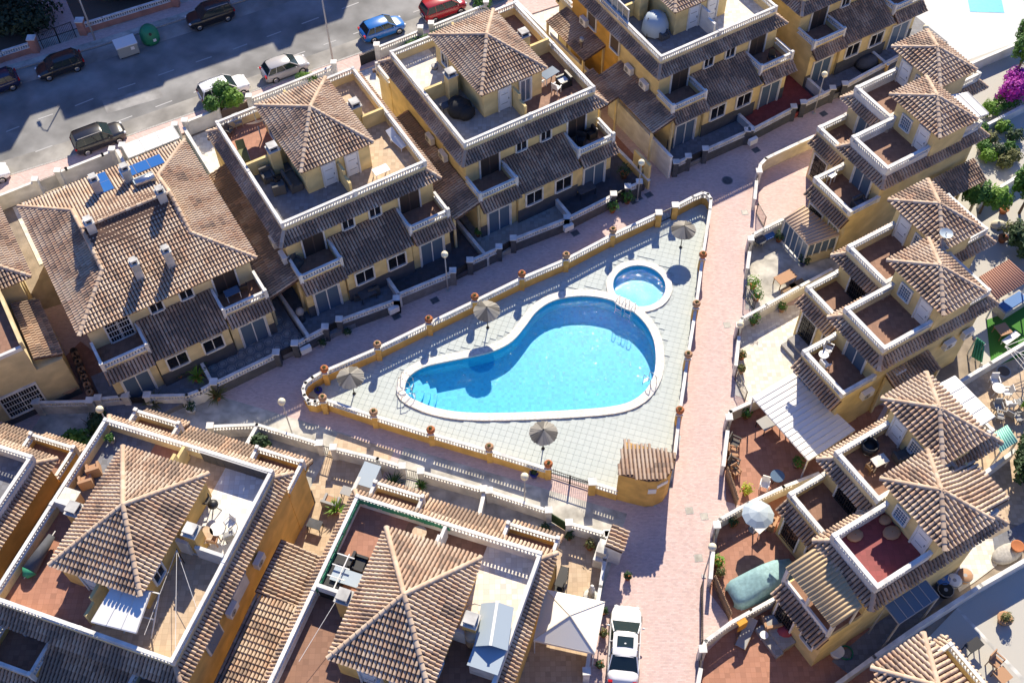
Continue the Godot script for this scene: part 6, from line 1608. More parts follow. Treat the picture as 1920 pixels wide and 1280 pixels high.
func roof_things():
	var T := 5.53 + LIFT
	# the cream pair: solar panels and tank on the back slope
	for x in [["pair of blue solar panels on the cream pair's back slope, nearer the tank", 2.35, -4.3, 2], ["pair of blue solar panels on the cream pair's back slope, beside the dark chimney", 0.1, -4.2, 1]]:
		var o := thing("solar_panel", x[0], "solar panel", at_house(H1, 30, x[1], 5.85, x[2]), deg_to_rad(30))
		for i in x[3] + 1:
			var xx: float = -0.95 + i * 1.0 if x[3] == 2 else -0.5
			var zz: float = 0.0 if x[3] == 2 else -0.75 + i * 1.3
			part(o, "panel", Shape.new().slab([Vector3(xx - 0.47, 0.25 + zz * 0.3, zz + 0.6), Vector3(xx + 0.47, 0.25 + zz * 0.3, zz + 0.6), Vector3(xx + 0.47, 0.0 + zz * 0.3, zz - 0.6), Vector3(xx - 0.47, 0.0 + zz * 0.3, zz - 0.6)], 0.06), M.solar)
			part(o, "panel_frame", Shape.new().slab([Vector3(xx - 0.5, 0.235 + zz * 0.3, zz + 0.64), Vector3(xx + 0.5, 0.235 + zz * 0.3, zz + 0.64), Vector3(xx + 0.5, -0.015 + zz * 0.3, zz - 0.64), Vector3(xx - 0.5, -0.015 + zz * 0.3, zz - 0.64)], 0.05), M.steel)
	var tk := thing("water_tank", "pale solar water tank lying on the cream pair's back slope", "water tank", at_house(H1, 30, 2.05, 6.55, -2.2), deg_to_rad(30))
	part(tk, "tank", Shape.new(true).cone(Vector3(-0.65, 0.35, 0.2), Vector3(0.65, 0.35, 0.2), 0.3, 0.3, 16), M.steel)
	part(tk, "tray", Shape.new().slab([Vector3(-0.7, 0.15, 0.1), Vector3(0.7, 0.15, 0.1), Vector3(0.7, -0.2, -0.9), Vector3(-0.7, -0.2, -0.9)], 0.06), M.grey_sheet)
	part(tk, "stand", Shape.new().box(Vector3(0, 0.0, 0.2), Vector3(1.2, 0.12, 0.3)), M.pole_grey)
	# terrace of the dish pair
	var ds := thing("satellite_dish", "large white satellite dish on the roof terrace, beside a chimney", "satellite dish", Vector3(-17.31, 6.93, -58.53), deg_to_rad(200))
	part(ds, "mast", Shape.new(true).cone(Vector3.ZERO, Vector3(0, 1.3, 0), 0.05, 0.05, 8), M.pole_grey)
	var prof := []
	for i in 7: prof.append(Vector2(0.82 * i / 6.0, 0.16 * pow(i / 6.0, 2)))
	var dish := Shape.new(true); dish.T = Transform3D(Basis(Vector3.RIGHT, 0.75), Vector3(0, 1.5, 0.1)); dish.lathe(Vector3.ZERO, prof, 22)
	part(ds, "dish", dish, M.plastic_white)
	part(ds, "feed_arm", Shape.new().bar(Vector3(0, 1.2, 0.5), Vector3(0, 2.0, 0.75), 0.04, 0.04).box(Vector3(0, 2.03, 0.75), Vector3(0.12, 0.12, 0.14)), M.plastic_grey)
	lounger("green recliner on the terracotta part of the dish terrace", Vector3(-18.37, 6.93, -57), 20, "leaf_olive", "plastic_grey")
	chair("grey folded chair against the back parapet of the dish terrace", Vector3(-19.09, 6.93, -59.96), 30, "plastic_grey")
	chair("small dark chair by the left parapet of the dish terrace", Vector3(-19.59, 6.93, -59.12), 60, "wicker", 0.9)
	armchair("sofa", "grey wicker two seat sofa in the shade beside the tower", "sofa", Vector3(-14.7, 6.93, -54.23), 120, "wicker", 1.7, 0.85)
	armchair("armchair", "dark wicker armchair in the shade, nearer the partition wall", "armchair", Vector3(-16.43, 6.93, -54.77), 30, "wicker")
	armchair("armchair", "dark wicker armchair in the shade, nearer the front balusters", "armchair", Vector3(-15.58, 6.93, -53.62), 200, "wicker")
	long_table("low dark glass table between the wicker seats", Vector3(-15.63, 6.93, -54.5), 30, 0.8, 0.6, 0.4, "dark_glass", "wicker")
	lounger("white folded sun lounger by the right parapet of the dish terrace", Vector3(-7.73, 6.93, -57.93), 40, "plastic_white")
	long_table("white plastic table in the sun on the dish terrace", Vector3(-8.66, 6.93, -54.75), 30, 1.1, 0.7, 0.7, "plastic_white", "plastic_white")
	# terrace of the covered furniture pair
	var cv := thing("covered_furniture", "heap of furniture under a black cover beside the tower", "covered furniture", Vector3(-3.35, 6.93, -60.78), deg_to_rad(30))
	var s := Shape.new(true)
	s.ball(Vector3(0, 0.45, 0), Vector3(0.95, 0.75, 0.75), 12); s.ball(Vector3(0.1, 0.35, -0.7), Vector3(0.7, 0.55, 0.6), 10); s.ball(Vector3(0.2, 0.4, 0.6), Vector3(0.7, 0.6, 0.5), 10)
	part(cv, "black_cover", s, M.rubber)
	long_table("dark low table half hidden by the black cover", Vector3(-4.31, 6.93, -61.19), 30, 0.9, 0.6, 0.5, "slate_paint", "slate_paint")
	long_table("glass table in the shade of the right parapet", Vector3(3.13, 6.93, -64.03), 40, 1.3, 0.8, 0.72, "blue_glass", "plastic_white")
	armchair("armchair", "black armchair with a white cushion by the right parapet", "armchair", Vector3(4.16, 6.93, -63.54), -60, "black_iron", 0.9, 0.9, "plastic_white")
	chair("white lounge chair beside the glass table", Vector3(3.59, 6.93, -62.77), 140, "plastic_white")
	chair("white chair against the tower, by the glass table", Vector3(2.41, 6.93, -63.49), 120, "plastic_white")
	var br := thing("brazier", "round grey planter on the pale back part of the covered furniture terrace", "planter", Vector3(-5.28, 6.93, -65.56))
	part(br, "bowl", Shape.new(true).lathe(Vector3.ZERO, [Vector2(0, 0), Vector2(0.2, 0), Vector2(0.27, 0.3), Vector2(0.22, 0.32), Vector2(0, 0.25)], 14), M.plastic_grey)
	part(br, "foot", Shape.new().cone(Vector3(0, -0.01, 0), Vector3(0, 0.05, 0), 0.24, 0.2, 12), M.slate_paint)
	# the orange sided pair
	var sw := thing("swing_seat", "swing seat draped with a grey sheet on the orange sided pair's terrace", "swing seat", Vector3(11.3, 6.93, -69.2), deg_to_rad(25))
	part(sw, "sheet", Shape.new(true).lathe(Vector3(0, 0, 0), [Vector2(1.05, 0.15), Vector2(1.0, 0.9), Vector2(0.75, 1.45), Vector2(0.3, 1.6), Vector2(0, 1.62)], 9), M.grey_sheet)
	part(sw, "frame", Shape.new().bar(Vector3(-1.0, 0, 0.5), Vector3(-0.7, 1.5, 0), 0.06, 0.06).bar(Vector3(1.0, 0, 0.5), Vector3(0.7, 1.5, 0), 0.06, 0.06), M.black_iron)
	armchair("armchair", "dark pouffe chair before the draped swing", "armchair", Vector3(11.84, 6.93, -68.45), 30, "slate_paint", 0.8, 0.7)
	var sc := thing("glass_screen", "white framed glazed screen on the orange sided pair's terrace edge", "screen", at_house(H4, 30, -5.2, 5.5, 1.4), deg_to_rad(30))
	for i in 5: part(sc, "pane", Shape.new().box(Vector3(0, 1.35, -0.3 - i * 0.7), Vector3(0.03, 1.4, 0.62)), M.blue_glass)
	part(sc, "frame", Shape.new().box(Vector3(0, 2.1, -1.7), Vector3(0.1, 0.1, 3.6)).box(Vector3(0, 0.62, -1.7), Vector3(0.1, 0.1, 3.6)), M.white)
	for i in 6: part(sc, "post", Shape.new().box(Vector3(0, 1.35, 0.05 - i * 0.7), Vector3(0.09, 1.5, 0.07)), M.white)
	var pipe := thing("chimney_pipe", "dark iron chimney pipe with a pale cowl beside the red carport roof", "chimney pipe", Vector3(5.96, 0, -71.04))
	part(pipe, "pipe", Shape.new(true).cone(Vector3.ZERO, Vector3(0, 4.6, 0), 0.11, 0.11, 10), M.brown_shutter)
	part(pipe, "cowl", Shape.new(true).cone(Vector3(0, 4.6, 0), Vector3(0, 4.9, 0), 0.18, 0.18, 12), M.pole_grey)
	for x in [["brown shuttered window in the orange wall, nearer the road", -2.6], ["brown shuttered window in the orange wall, nearer the lane", 0.6]]:
		opening(get_node("semi_detached_house_003"), "brown", Vector3(-5.6, 3.4, x[1]), Vector3(0, 0, 1), 1.1, 1.25)
	# balconies of the upper row
	long_table("small glass table on the cream pair's right balcony", Vector3(-18.34, 4.32, -46.58), 30, 1.0, 0.6, 0.7, "blue_glass", "plastic_white")
	chair("black chair on the cream pair's right balcony", Vector3(-17.69, 4.32, -47.06), 200, "black_iron")
	armchair("armchair", "dark round chair on the left balcony of the dish pair", "armchair", Vector3(-14.42, 4.32, -49.24), 60, "wicker", 0.8, 0.7)
	armchair("armchair", "black armchair on the right balcony of the covered furniture pair, inner one", "armchair", Vector3(5.28, 4.32, -60.17), -20, "black_iron", 0.7, 0.7)
	armchair("armchair", "black armchair on the right balcony of the covered furniture pair, outer one", "armchair", Vector3(6.1, 4.32, -60.8), -60, "black_iron", 0.7, 0.7)
	chair("black chair on the right balcony of the orange sided pair", Vector3(20.49, 4.32, -68.51), 10, "black_iron")
	# air conditioners on the side walls
	var ac := [["air conditioner on the orange wall between two lean-to roofs", H4, 30, -5.6, 3.5, -3.4, -90], ["air conditioner on the pale part of the orange sided pair, inner one", H4, 30, -5.6, 3.3, 2.9, -90], ["air conditioner on the pale part of the orange sided pair, outer one", H4, 30, -5.6, 3.3, 4.9, -90], ["air conditioner on the covered furniture pair's side, inner one", H3, 30, -5.6, 3.4, 1.4, -90], ["air conditioner on the covered furniture pair's side, near the front", H3, 30, -5.6, 3.4, 3.4, -90], ["air conditioner above the brown lean-to roof, inner one", H2, 30, -5.6, 3.5, 4.4, -90], ["air conditioner above the brown lean-to roof, near the left balcony", H2, 30, -5.6, 3.5, 6.0, -90], ["air conditioner on the ochre terrace house's side by the sandy passage", B1, -20, 5.6, 3.3, -1.6, 90], ["air conditioner on the ochre terrace house's side, beside the louvred panel", B1, -20, 5.6, 3.6, 1.6, 90], ["air conditioner beside the plastic chair balcony's side wall, low one", R4, -60, 2.06, 2.3, 5.7, 90], ["air conditioner on the plastic chair house's side, near the front", R4, -60, 2.06, 2.6, 3.2, 90], ["air conditioner on the plastic chair house's side, first of the rear two", R4, -60, 2.06, 2.7, -1.0, 90], ["air conditioner on the plastic chair house's side, rearmost", R4, -60, 2.06, 2.7, -2.6, 90]]
	for x in ac: ac_unit(x[0], at_house(x[1], x[2], x[3], x[4], x[5]), x[2] + x[6])
	# terrace of the ochre pair with white tables
	round_table("small round white table nearest the white balusters", Vector3(-16.29, 6.93, -28.13), 0.42, 0.72, "plastic_white")
	round_table("large round cream table beside the small white one", Vector3(-16.66, 6.93, -28.27) + Vector3(-0.35, 0, 0.5), 0.55, 0.72, "sand_floor")
	chair("white metal chair in the sun beside the round tables", Vector3(-15.69, 6.93, -28.57), -40, "plastic_white")
	chair("grey chair on the lower side of the round tables", Vector3(-15.67, 6.93, -27.86), 200, "plastic_grey")
	chair("pale chair tucked at the large round cream table", Vector3(-16.51, 6.93, -27.62), 170, "clay_pale")
	var bq := thing("kettle_grill", "black round kettle grill beside the tower", "grill", Vector3(-16.71, 6.93, -29.6))
	part(bq, "bowl", Shape.new(true).ball(Vector3(0, 0.75, 0), Vector3(0.3, 0.26, 0.3), 14), M.black_iron)
	for k in 3: part(bq, "leg", Shape.new().bar(Vector3(0, 0.6, 0), Vector3(cos(k * 2.1) * 0.32, 0, sin(k * 2.1) * 0.32), 0.035, 0.035), M.black_iron)
	chair("dark folding chair leaning at the tower by the grill", Vector3(-17.25, 6.93, -30.01), 100, "wicker")
	var gn := thing("dark_screen", "dark grey screen of upright panels inside the back parapet, above the white floor", "screen", v3(B1, LIFT), deg_to_rad(-20))
	for i in 9: part(gn, "panel", Shape.new().box(Vector3(1.15 + i * 0.47, 6.05, -5.38), Vector3(0.45, 1.0, 0.05)), M.slate_paint)
	part(gn, "rail", Shape.new().box(Vector3(3.0, 6.56, -5.37), Vector3(4.3, 0.05, 0.08)), M.pole_grey)
	armchair("tub_chair", "cream tub chair by the left parapet, upper one", "armchair", Vector3(-23.92, 6.93, -32.17), 200, "clay_pale", 0.75, 0.7)
	armchair("tub_chair", "cream tub chair by the left parapet, lower one", "armchair", Vector3(-24.2, 6.93, -31.42), 200, "clay_pale", 0.75, 0.7)
	var cab := thing("roof_cabinet", "cream cabinet by the left parapet of the white table terrace", "cabinet", Vector3(-24.68, 6.93, -30.19), deg_to_rad(-20))
	part(cab, "carcass", Shape.new().box(Vector3(0, 0.5, 0), Vector3(0.9, 1.0, 0.7)), M.clay_pale)
	part(cab, "lid", Shape.new().box(Vector3(0, 1.03, 0), Vector3(1.0, 0.06, 0.8)), M.pale_floor)
	pot_plant("green pot plant in the corner of the shaded upper terrace", Vector2(-23.32, -34.19), 0.2, 0.3, "leaf", "plastic_white", T)
	var fp := thing("folded_parasol", "folded dark green parasol lying against the left parapet", "parasol", Vector3(-25.73, 6.93, -27.08), deg_to_rad(-25))
	part(fp, "cloth", Shape.new(true).cone(Vector3(0, 0.35, 1.1), Vector3(0, 0.6, -1.0), 0.42, 0.2, 12), M.slate_paint)
	part(fp, "tip_cloth", Shape.new(true).cone(Vector3(0, 0.33, 1.12), Vector3(0, 0.28, 1.5), 0.42, 0.16, 12), M.green_shade)
	part(fp, "pole", Shape.new(true).cone(Vector3(0, 0.6, -1.3), Vector3(0, 0.3, 1.6), 0.03, 0.03, 8), M.pole_grey)
	canopy("glazed_awning", "translucent white awning of three panels beside the tower's corner", "awning", [Vector3(-20.84, 8.95, -24.54), Vector3(-18.9, 8.95, -23.97), Vector3(-19.37, 8.65, -21.93), Vector3(-21.76, 8.65, -22.57)], M.plastic_white, 3, M.white, false)
	var aw := thing("awning_frame", "bare white awning frame beside the translucent awning", "awning frame", Vector3(-19.62, 6.93, -23.21), deg_to_rad(-20))
	for x in [[Vector3(-0.7, 0, 0.9), Vector3(-0.7, 1.7, -1.0)], [Vector3(0.8, 0, 0.7), Vector3(0.8, 1.8, -1.1)], [Vector3(-0.7, 0.9, 0.1), Vector3(0.8, 0.9, 0.0)], [Vector3(-0.7, 1.7, -1.0), Vector3(0.8, 1.8, -1.1)]]:
		part(aw, "bar", Shape.new().bar(x[0], x[1], 0.06, 0.06), M.white)
	var wl := thing("washing_line", "white washing lines fanning across the shaded brown terrace", "washing line", Vector3(-18.01, 6.93, -26.49))
	part(wl, "post", Shape.new(true).cone(Vector3.ZERO, Vector3(0, 1.7, 0), 0.03, 0.03, 8), M.black_iron)
	for p in [Vector3(-16.66, 8, -23.44), Vector3(-17.44, 8, -21.32), Vector3(-19.14, 8, -22.06)]:
		part(wl, "line", Shape.new().bar(Vector3(0, 1.65, 0), p - wl.position, 0.02, 0.02), M.plastic_white)
	# terrace of the shed pair
	var sh := thing("garden_shed", "shed with a blue grey gabled roof on the pale terrace", "shed", Vector3(-1.21, 6.93, -21.93), deg_to_rad(-9))
	part(sh, "wall", Shape.new().box(Vector3(0, 0.75, 0), Vector3(1.35, 1.5, 1.9)), M.clay_pale)
	for x in [-1.0, 1.0]: part(sh, "roof_side", Shape.new().slab([Vector3(0, 1.95, 1.15), Vector3(0, 1.95, -1.15), Vector3(x * 0.85, 1.5, -1.15), Vector3(x * 0.85, 1.5, 1.15)], 0.05), M.grey_sheet)
	part(sh, "ridge", Shape.new().box(Vector3(0, 1.97, 0), Vector3(0.14, 0.05, 2.35)), M.plastic_white)
	part(sh, "door", Shape.new().box(Vector3(0, 0.7, 0.97), Vector3(0.7, 1.35, 0.05)), M.plastic_grey)
	var bx := thing("storage_cupboard", "blue grey storage cupboard beside the right parapet of the shed terrace", "cupboard", Vector3(-1.6, 6.93, -20.39), deg_to_rad(-20))
	part(bx, "carcass", Shape.new().box(Vector3(0, 0.65, 0), Vector3(1.5, 1.3, 1.2)), M.old_white)
	part(bx, "lid", Shape.new().slab([Vector3(-0.82, 1.42, -0.68), Vector3(0.82, 1.42, -0.68), Vector3(0.82, 1.34, 0.68), Vector3(-0.82, 1.34, 0.68)], 0.06), M.grey_sheet)
	var bt := thing("boiler", "yellowed water boiler with grey pipes beside the tower", "boiler", Vector3(-2.37, 6.93, -21.67))
	part(bt, "tank", Shape.new(true).cone(Vector3(0, 0.1, 0), Vector3(0, 1.5, 0), 0.36, 0.36, 16), M.sand_floor)
	part(bt, "pipes", Shape.new(true).tube([Vector3(0.4, 0.2, 0.2), Vector3(0.5, 1.2, 0.2), Vector3(0.3, 1.6, -0.2)], 0.03), M.pole_grey)
	part(bt, "strap", Shape.new().cone(Vector3(0, 1.0, 0), Vector3(0, 1.06, 0), 0.38, 0.38, 16), M.pole_grey)
	var hp := thing("pipe_hoop", "grey pipe hoop standing above the boiler by the tower", "pipe", Vector3(-2.21, 6.93, -23.26))
	part(hp, "hoop", Shape.new(true).tube([Vector3(-0.4, 0, 0), Vector3(-0.4, 1.0, 0), Vector3(0, 1.3, 0), Vector3(0.4, 1.0, 0), Vector3(0.4, 0, 0)], 0.025), M.pole_grey)
	var db := thing("trellis_bed", "black planter bed with a white trellis along the left parapet", "planter", Vector3(-9.64, 6.93, -25.38), deg_to_rad(-20))
	part(db, "bed", Shape.new().box(Vector3(0, 0.3, 0), Vector3(0.9, 0.6, 2.4)), M.black_iron)
	for i in 4: part(db, "slat", Shape.new().box(Vector3(0.2, 0.95, -1.0 + i * 0.65), Vector3(1.0, 0.05, 0.06)), M.white)
	part(db, "slat", Shape.new().box(Vector3(0.35, 0.98, 0), Vector3(0.06, 0.05, 2.3)), M.white)
	long_table("grey glass table beside the black trellis planter", Vector3(-9.05, 6.93, -25.15), -20, 1.6, 0.8, 0.75, "grey_sheet", "plastic_grey")
	armchair("armchair", "black armchair with a pale cushion at the glass table", "armchair", Vector3(-8.48, 6.93, -26.03), 70, "black_iron", 0.9, 0.85)
	round_table("small round cream table by the green screened balusters", Vector3(-5.25, 6.93, -27.68), 0.4, 0.7, "sand_floor")
	for c in [[Vector3(-5.15, 0, -5.4), Vector3(0.2, 0, -5.4)], [Vector3(-5.15, 0, -5.4), Vector3(-5.15, 0, 0.2)]]:
		var g := thing("green_screen", "dark green net tied along the pool side balusters" if c[1].x > 0 else "dark green net tied along the left hand balusters", "screen", v3(B2, LIFT), deg_to_rad(-20))
		var n := 24
		for i in n:
			var a: Vector3 = c[0].lerp(c[1], float(i) / n); var b: Vector3 = c[0].lerp(c[1], float(i + 1) / n)
			part(g, "net", Shape.new().bar(a + Vector3(0, 6.3 + rng.randf_range(-0.05, 0.05), 0), b + Vector3(0, 6.3, 0), 0.03, 0.36 + rng.randf_range(-0.08, 0.1)), M.green_shade)
	var l2 := thing("washing_line", "single white line strung from the chimney to the left parapet", "washing line", Vector3(-9.29, 6.93, -23.57))
	part(l2, "line", Shape.new().bar(Vector3(0, 1.6, 0), Vector3(-11.08, 8, -20.49) - l2.position, 0.02, 0.02), M.plastic_white)
	part(l2, "hook", Shape.new().box(Vector3(0, 1.6, 0), Vector3(0.08, 0.08, 0.08)), M.pole_grey)
	# narrow houses
	var an := thing("egg_chair", "round black egg chair on the terrace with the white table", "chair", Vector3(20.2, 6.93, -32.5))
	part(an, "shell", Shape.new(true).lathe(Vector3(0, 0.1, 0), [Vector2(0, 0), Vector2(0.4, 0.08), Vector2(0.52, 0.4), Vector2(0.45, 0.75), Vector2(0.4, 0.72), Vector2(0.46, 0.4), Vector2(0.34, 0.16), Vector2(0, 0.1)], 16), M.black_iron)
	part(an, "foot", Shape.new().cone(Vector3.ZERO, Vector3(0, 0.12, 0), 0.3, 0.2, 14), M.steel)
	long_table("white rectangular table on the terrace with the egg chair", Vector3(20.55, 6.93, -31.52), 25, 0.9, 0.6, 0.72, "pale_floor", "plastic_white")
	armchair("armchair", "dark rattan armchair under the barred window of the egg chair terrace", "armchair", Vector3(21.99, 6.93, -31.9), 200, "wicker", 0.9, 0.8)
	chair("orange wooden chair folded beside the white table", Vector3(20.04, 6.93, -31.25), 120, "timber", 0.8)
	chair("white plastic armchair on the balcony, nearer the tower", Vector3(19.95, 4.32, -41.14), 60, "plastic_white", 1.1)
	chair("white plastic armchair on the balcony, nearer the balusters", Vector3(19.55, 4.32, -40.01), 120, "plastic_white", 1.0)
	round_table("small white plastic table between the balcony chairs", Vector3(19.52, 4.32, -40.58), 0.32, 0.7, "plastic_white")
	long_table("white clothes rack on the balcony below the sliding window", Vector3(22.75, 4.32, -55.76), 40, 0.6, 0.4, 0.8, "plastic_white", "plastic_white")
	armchair("armchair", "dark covered seat in the corner of a narrow house balcony", "armchair", Vector3(24.3, 4.32, -53.39), 30, "slate_paint", 0.9, 0.8)
	for x in [["pink floor cushion on the dark red terrace, by the balusters", Vector3(18.47, 6.93, -27.23), 0.5], ["pink floor cushion on the dark red terrace, under the window", Vector3(20.5, 6.93, -27.34), 0.55], ["small pink mat on the dark red terrace, near the back corner", Vector3(20.31, 6.93, -28.12), 0.4]]:
		var o := thing("floor_cushion", x[0], "cushion", x[1], deg_to_rad(20))
		part(o, "cushion", Shape.new(true).ball(Vector3(0, 0.1, 0), Vector3(x[2], 0.14, x[2] * 0.8), 10), M.clay_pale)
		part(o, "button", Shape.new().cone(Vector3(0, 0.22, 0), Vector3(0, 0.25, 0), 0.03, 0.03, 8), M.clay)
	var dc := thing("roof_disc", "round pale blue dish lying on a tower roof", "satellite dish", Vector3(27.01, 9.75, -46.04), 0)
	part(dc, "dish", Shape.new(true).lathe(Vector3(0, 0.15, 0), [Vector2(0, 0), Vector2(0.25, 0.03), Vector2(0.42, 0.12)], 18), M.grey_sheet)
	part(dc, "arm", Shape.new().bar(Vector3(0, 0.0, 0), Vector3(0, 0.35, 0), 0.05, 0.05), M.pole_grey)
	canopy("terrace_awning", "white awning behind the second tower roof from the top", "awning", [Vector3(30.79, 8.7, -59.68), Vector3(32.16, 8.7, -59.96), Vector3(33.15, 8.6, -57.92), Vector3(31.93, 8.6, -57.43)], M.canvas, 2, M.white, false)
	canopy("terrace_awning", "long white awning of four panels behind the egg chair house's tower", "awning", [Vector3(24.43, 8.7, -35.75), Vector3(25.67, 8.6, -36.44), Vector3(27.26, 8.6, -33.65), Vector3(26.21, 8.7, -32.95)], M.canvas, 4, M.white, false, 1)
	var tr := thing("rear_tile_roof", "pale tiled roof joined to the back of the red terrace house's tower", "roof", v3(R6, LIFT), deg_to_rad(-60))
	roof(tr, "slope", [Vector3(-1.0, 7.5, -1.6), Vector3(1.85, 7.5, -1.6), Vector3(1.85, 6.9, -3.9), Vector3(-1.0, 6.9, -3.9)], -0.3, 0.26)
	part(tr, "posts", Shape.new().box(Vector3(-0.9, 6.4, -3.3), Vector3(0.15, 1.8, 0.15)), M.yellow)
	lay(0)

func yard_things():
	# right hand yards
	ribbed("porch_roof", "striped tile-look roof of the glass porch on the lane side", "porch roof", [Vector3(19.57, 2.4, -54.19), Vector3(20.97, 2.4, -51.62), Vector3(23.21, 2.75, -52.24), Vector3(21.06, 2.75, -55.1)], M.tile_0, 0.24)
	var ga: Vector2 = Vector2(19.72, -54.13); var gb: Vector2 = Vector2(20.96, -51.77); var gc: Vector2 = Vector2(23.15, -52.54)
	var gp := thing("glass_porch", "white framed glass porch under the striped roof", "porch", v3(ga))
	for e in [[ga, gb, 5, 0.1], [gb, gc, 4, 0.9]]:
		var d: Vector2 = (e[1] - e[0]) / e[2]
		for i in e[2]:
			var p: Vector3 = v3(e[0] + d * (i + 0.06) - ga); var q: Vector3 = v3(e[0] + d * (i + 0.94) - ga)
			part(gp, "pane", Shape.new().bar(p + Vector3(0, 1.2 + e[3] / 2, 0), q + Vector3(0, 1.2 + e[3] / 2, 0), 0.03, 2.1 - e[3]), M.blue_glass)
			part(gp, "post", Shape.new().box(v3(e[0] + d * i - ga, 1.15), Vector3(0.08, 2.3, 0.08)), M.white)
		part(gp, "track", Shape.new().bar(v3(e[0] - ga, 0.06), v3(e[1] - ga, 0.06), 0.12, 0.12), M.white)
		part(gp, "head_rail", Shape.new().bar(v3(e[0] - ga, 2.28), v3(e[1] - ga, 2.28), 0.12, 0.1), M.white)
	part(gp, "sill_wall", Shape.new().bar(v3(gb - ga, 0.45), v3(gc - ga, 0.45), 0.12, 0.9), M.cream)
	canopy("slatted_pergola", "long white pergola roof of many slats between two narrow houses", "pergola", [Vector3(15.28, 2.3, -39.26), Vector3(18.11, 2.3, -34.56), Vector3(21.24, 2.65, -36.45), Vector3(18.08, 2.65, -40.8)], M.plastic_white, 14, M.white, true, 0)
	var yr := ribbed("balcony_roof", "yellow ribbed roof over a balcony of the red terrace house", "roof", [Vector3(14.65, 6, -25.89), Vector3(16.61, 6, -22.4), Vector3(18.17, 6.75, -23.24), Vector3(16.72, 6.75, -27.01)], M.yellow_sheet, 0.25, 2.9 + LIFT)
	var bp := thing("balcony_rail", "low white rail under the edge of the yellow ribbed roof", "railing", v3(R6, LIFT), deg_to_rad(-60))
	part(bp, "wall", Shape.new().span(Vector3(-1.75, 2.9, 7.75), Vector3(2.1, 3.5, 7.88)), M.white)
	for x in [-1.7, 0.1, 2.0]: part(bp, "post", Shape.new().span(Vector3(x - 0.08, 2.9, 7.7), Vector3(x + 0.08, 4.5, 7.9)), M.white)
	canopy("glass_lean_to", "lean-to roof of five blue glass panels beside the red terrace house", "glass roof", [Vector3(20.26, 4.15, -24.33), Vector3(22.82, 4.15, -25.78), Vector3(23.43, 3.9, -24.89), Vector3(20.89, 3.9, -23.39)], M.blue_glass, 5, M.pole_grey, true, 0)
	ribbed("striped_shed", "shed with a red and white striped ribbed roof at the right edge", "shed", [Vector3(32.83, 2.3, -46.59), Vector3(35.64, 2.3, -48.26), Vector3(34.48, 2.5, -49.92), Vector3(32.04, 2.5, -48.43)], M.rust_sheet, 0.2)
	ribbed("mint_roof", "mint green ribbed roof beside the white wall at the right", "roof", [Vector3(29.99, 2.3, -34.84), Vector3(31.28, 2.3, -35.61), Vector3(30.84, 2.5, -36.69), Vector3(29.82, 2.5, -36.1)], M.mint, 0.2)
	ribbed("green_lean_to", "dark green ribbed panel leaning in the shaded passage", "panel", [Vector3(30.79, 0.6, -43.18), Vector3(31.5, 0.4, -42.78), Vector3(31.28, 2, -43.23), Vector3(30.85, 2, -43.76)], M.green_shade, 0.2)
	long_table("wooden picnic table in the bright yard below the glass porch", Vector3(19.39, 0, -50.18), 30, 1.5, 0.8, 0.75, "clay_pale", "timber")
	for x in [["wooden bench in front of the picnic table", Vector3(19.58, 0, -49.46)], ["wooden bench at the far end of the picnic table", Vector3(20.17, 0, -49.83)]]: long_table(x[0], x[1], 30, 1.2, 0.35, 0.45, "timber", "timber")
	round_table("round blue grey table in the shaded corner of the glass porch yard", Vector3(18.11, 0, -53.72), 0.45, 0.7, "slate_paint", "plastic_grey")
	long_table("low blue bench under the baluster wall of the glass porch yard", Vector3(18.71, 0, -54.11), 25, 1.3, 0.5, 0.5, "sign_blue", "plastic_grey")
	long_table("grey table in the shade of the slatted pergola", Vector3(16.53, 0, -38.39), 30, 1.5, 0.9, 0.75, "plastic_grey", "black_iron")
	for x in [["black mesh chair by the lane wall, uppermost of three", Vector3(14.12, 0, -36.94), 60], ["sand coloured lounge chair by the lane wall", Vector3(13.96, 0, -36.23), 80], ["black mesh chair by the lane wall, lowest of three", Vector3(13.86, 0, -35.38), 60]]: chair(x[0], x[1], x[2], "wicker" if x[0].begins_with("black") else "clay_pale", 1.25, "chairs along the lane wall")
	chair("grey folding chair beside the bamboo fence", Vector3(13.93, 0, -34.92), 30, "clay_pale", 1.0)
	round_table("round blue glass table in the pergola's shadow", Vector3(16.45, 0, -34.4), 0.45, 0.72, "blue_glass", "black_iron")
	chair("white folding chair beside the blue glass table", Vector3(15.62, 0, -33.97), -20, "plastic_white", 1.0)
	var pz := thing("garden_parasol", "round pale parasol in the yard above the covered car", "parasol", Vector3(14.55, 0, -31.12))
	part(pz, "pole", Shape.new(true).cone(Vector3.ZERO, Vector3(0, 2.3, 0), 0.03, 0.03, 8), M.plastic_white)
	part(pz, "canopy", Shape.new().lathe(Vector3.ZERO, [Vector2(0, 2.35), Vector2(0.6, 2.2), Vector2(0.98, 2.0), Vector2(0.96, 1.97), Vector2(0.6, 2.16), Vector2(0, 2.3)], 10), M.grey_sheet)
	part(pz, "foot", Shape.new().cone(Vector3(0, 0.01, 0), Vector3(0, 0.12, 0), 0.28, 0.22, 12), M.plastic_grey)
	for x in [["beige cushioned chair behind the pale parasol, upper one", Vector3(15.31, 0, -31.83), 200], ["beige cushioned chair behind the pale parasol, lower one", Vector3(15.6, 0, -31.35), 240]]: armchair("garden_armchair", x[0], "armchair", x[1], x[2], "clay_pale", 0.75, 0.75)
	long_table("white garden table with things on it beside the parasol", Vector3(14.91, 0, -30.9), 40, 0.8, 0.5, 0.7, "plastic_white", "plastic_white")
	armchair("garden_armchair", "beige rattan armchair in the bottom yard", "armchair", Vector3(14.7, 0, -24.97), 190, "clay_pale", 0.95, 0.95, "plastic_grey")
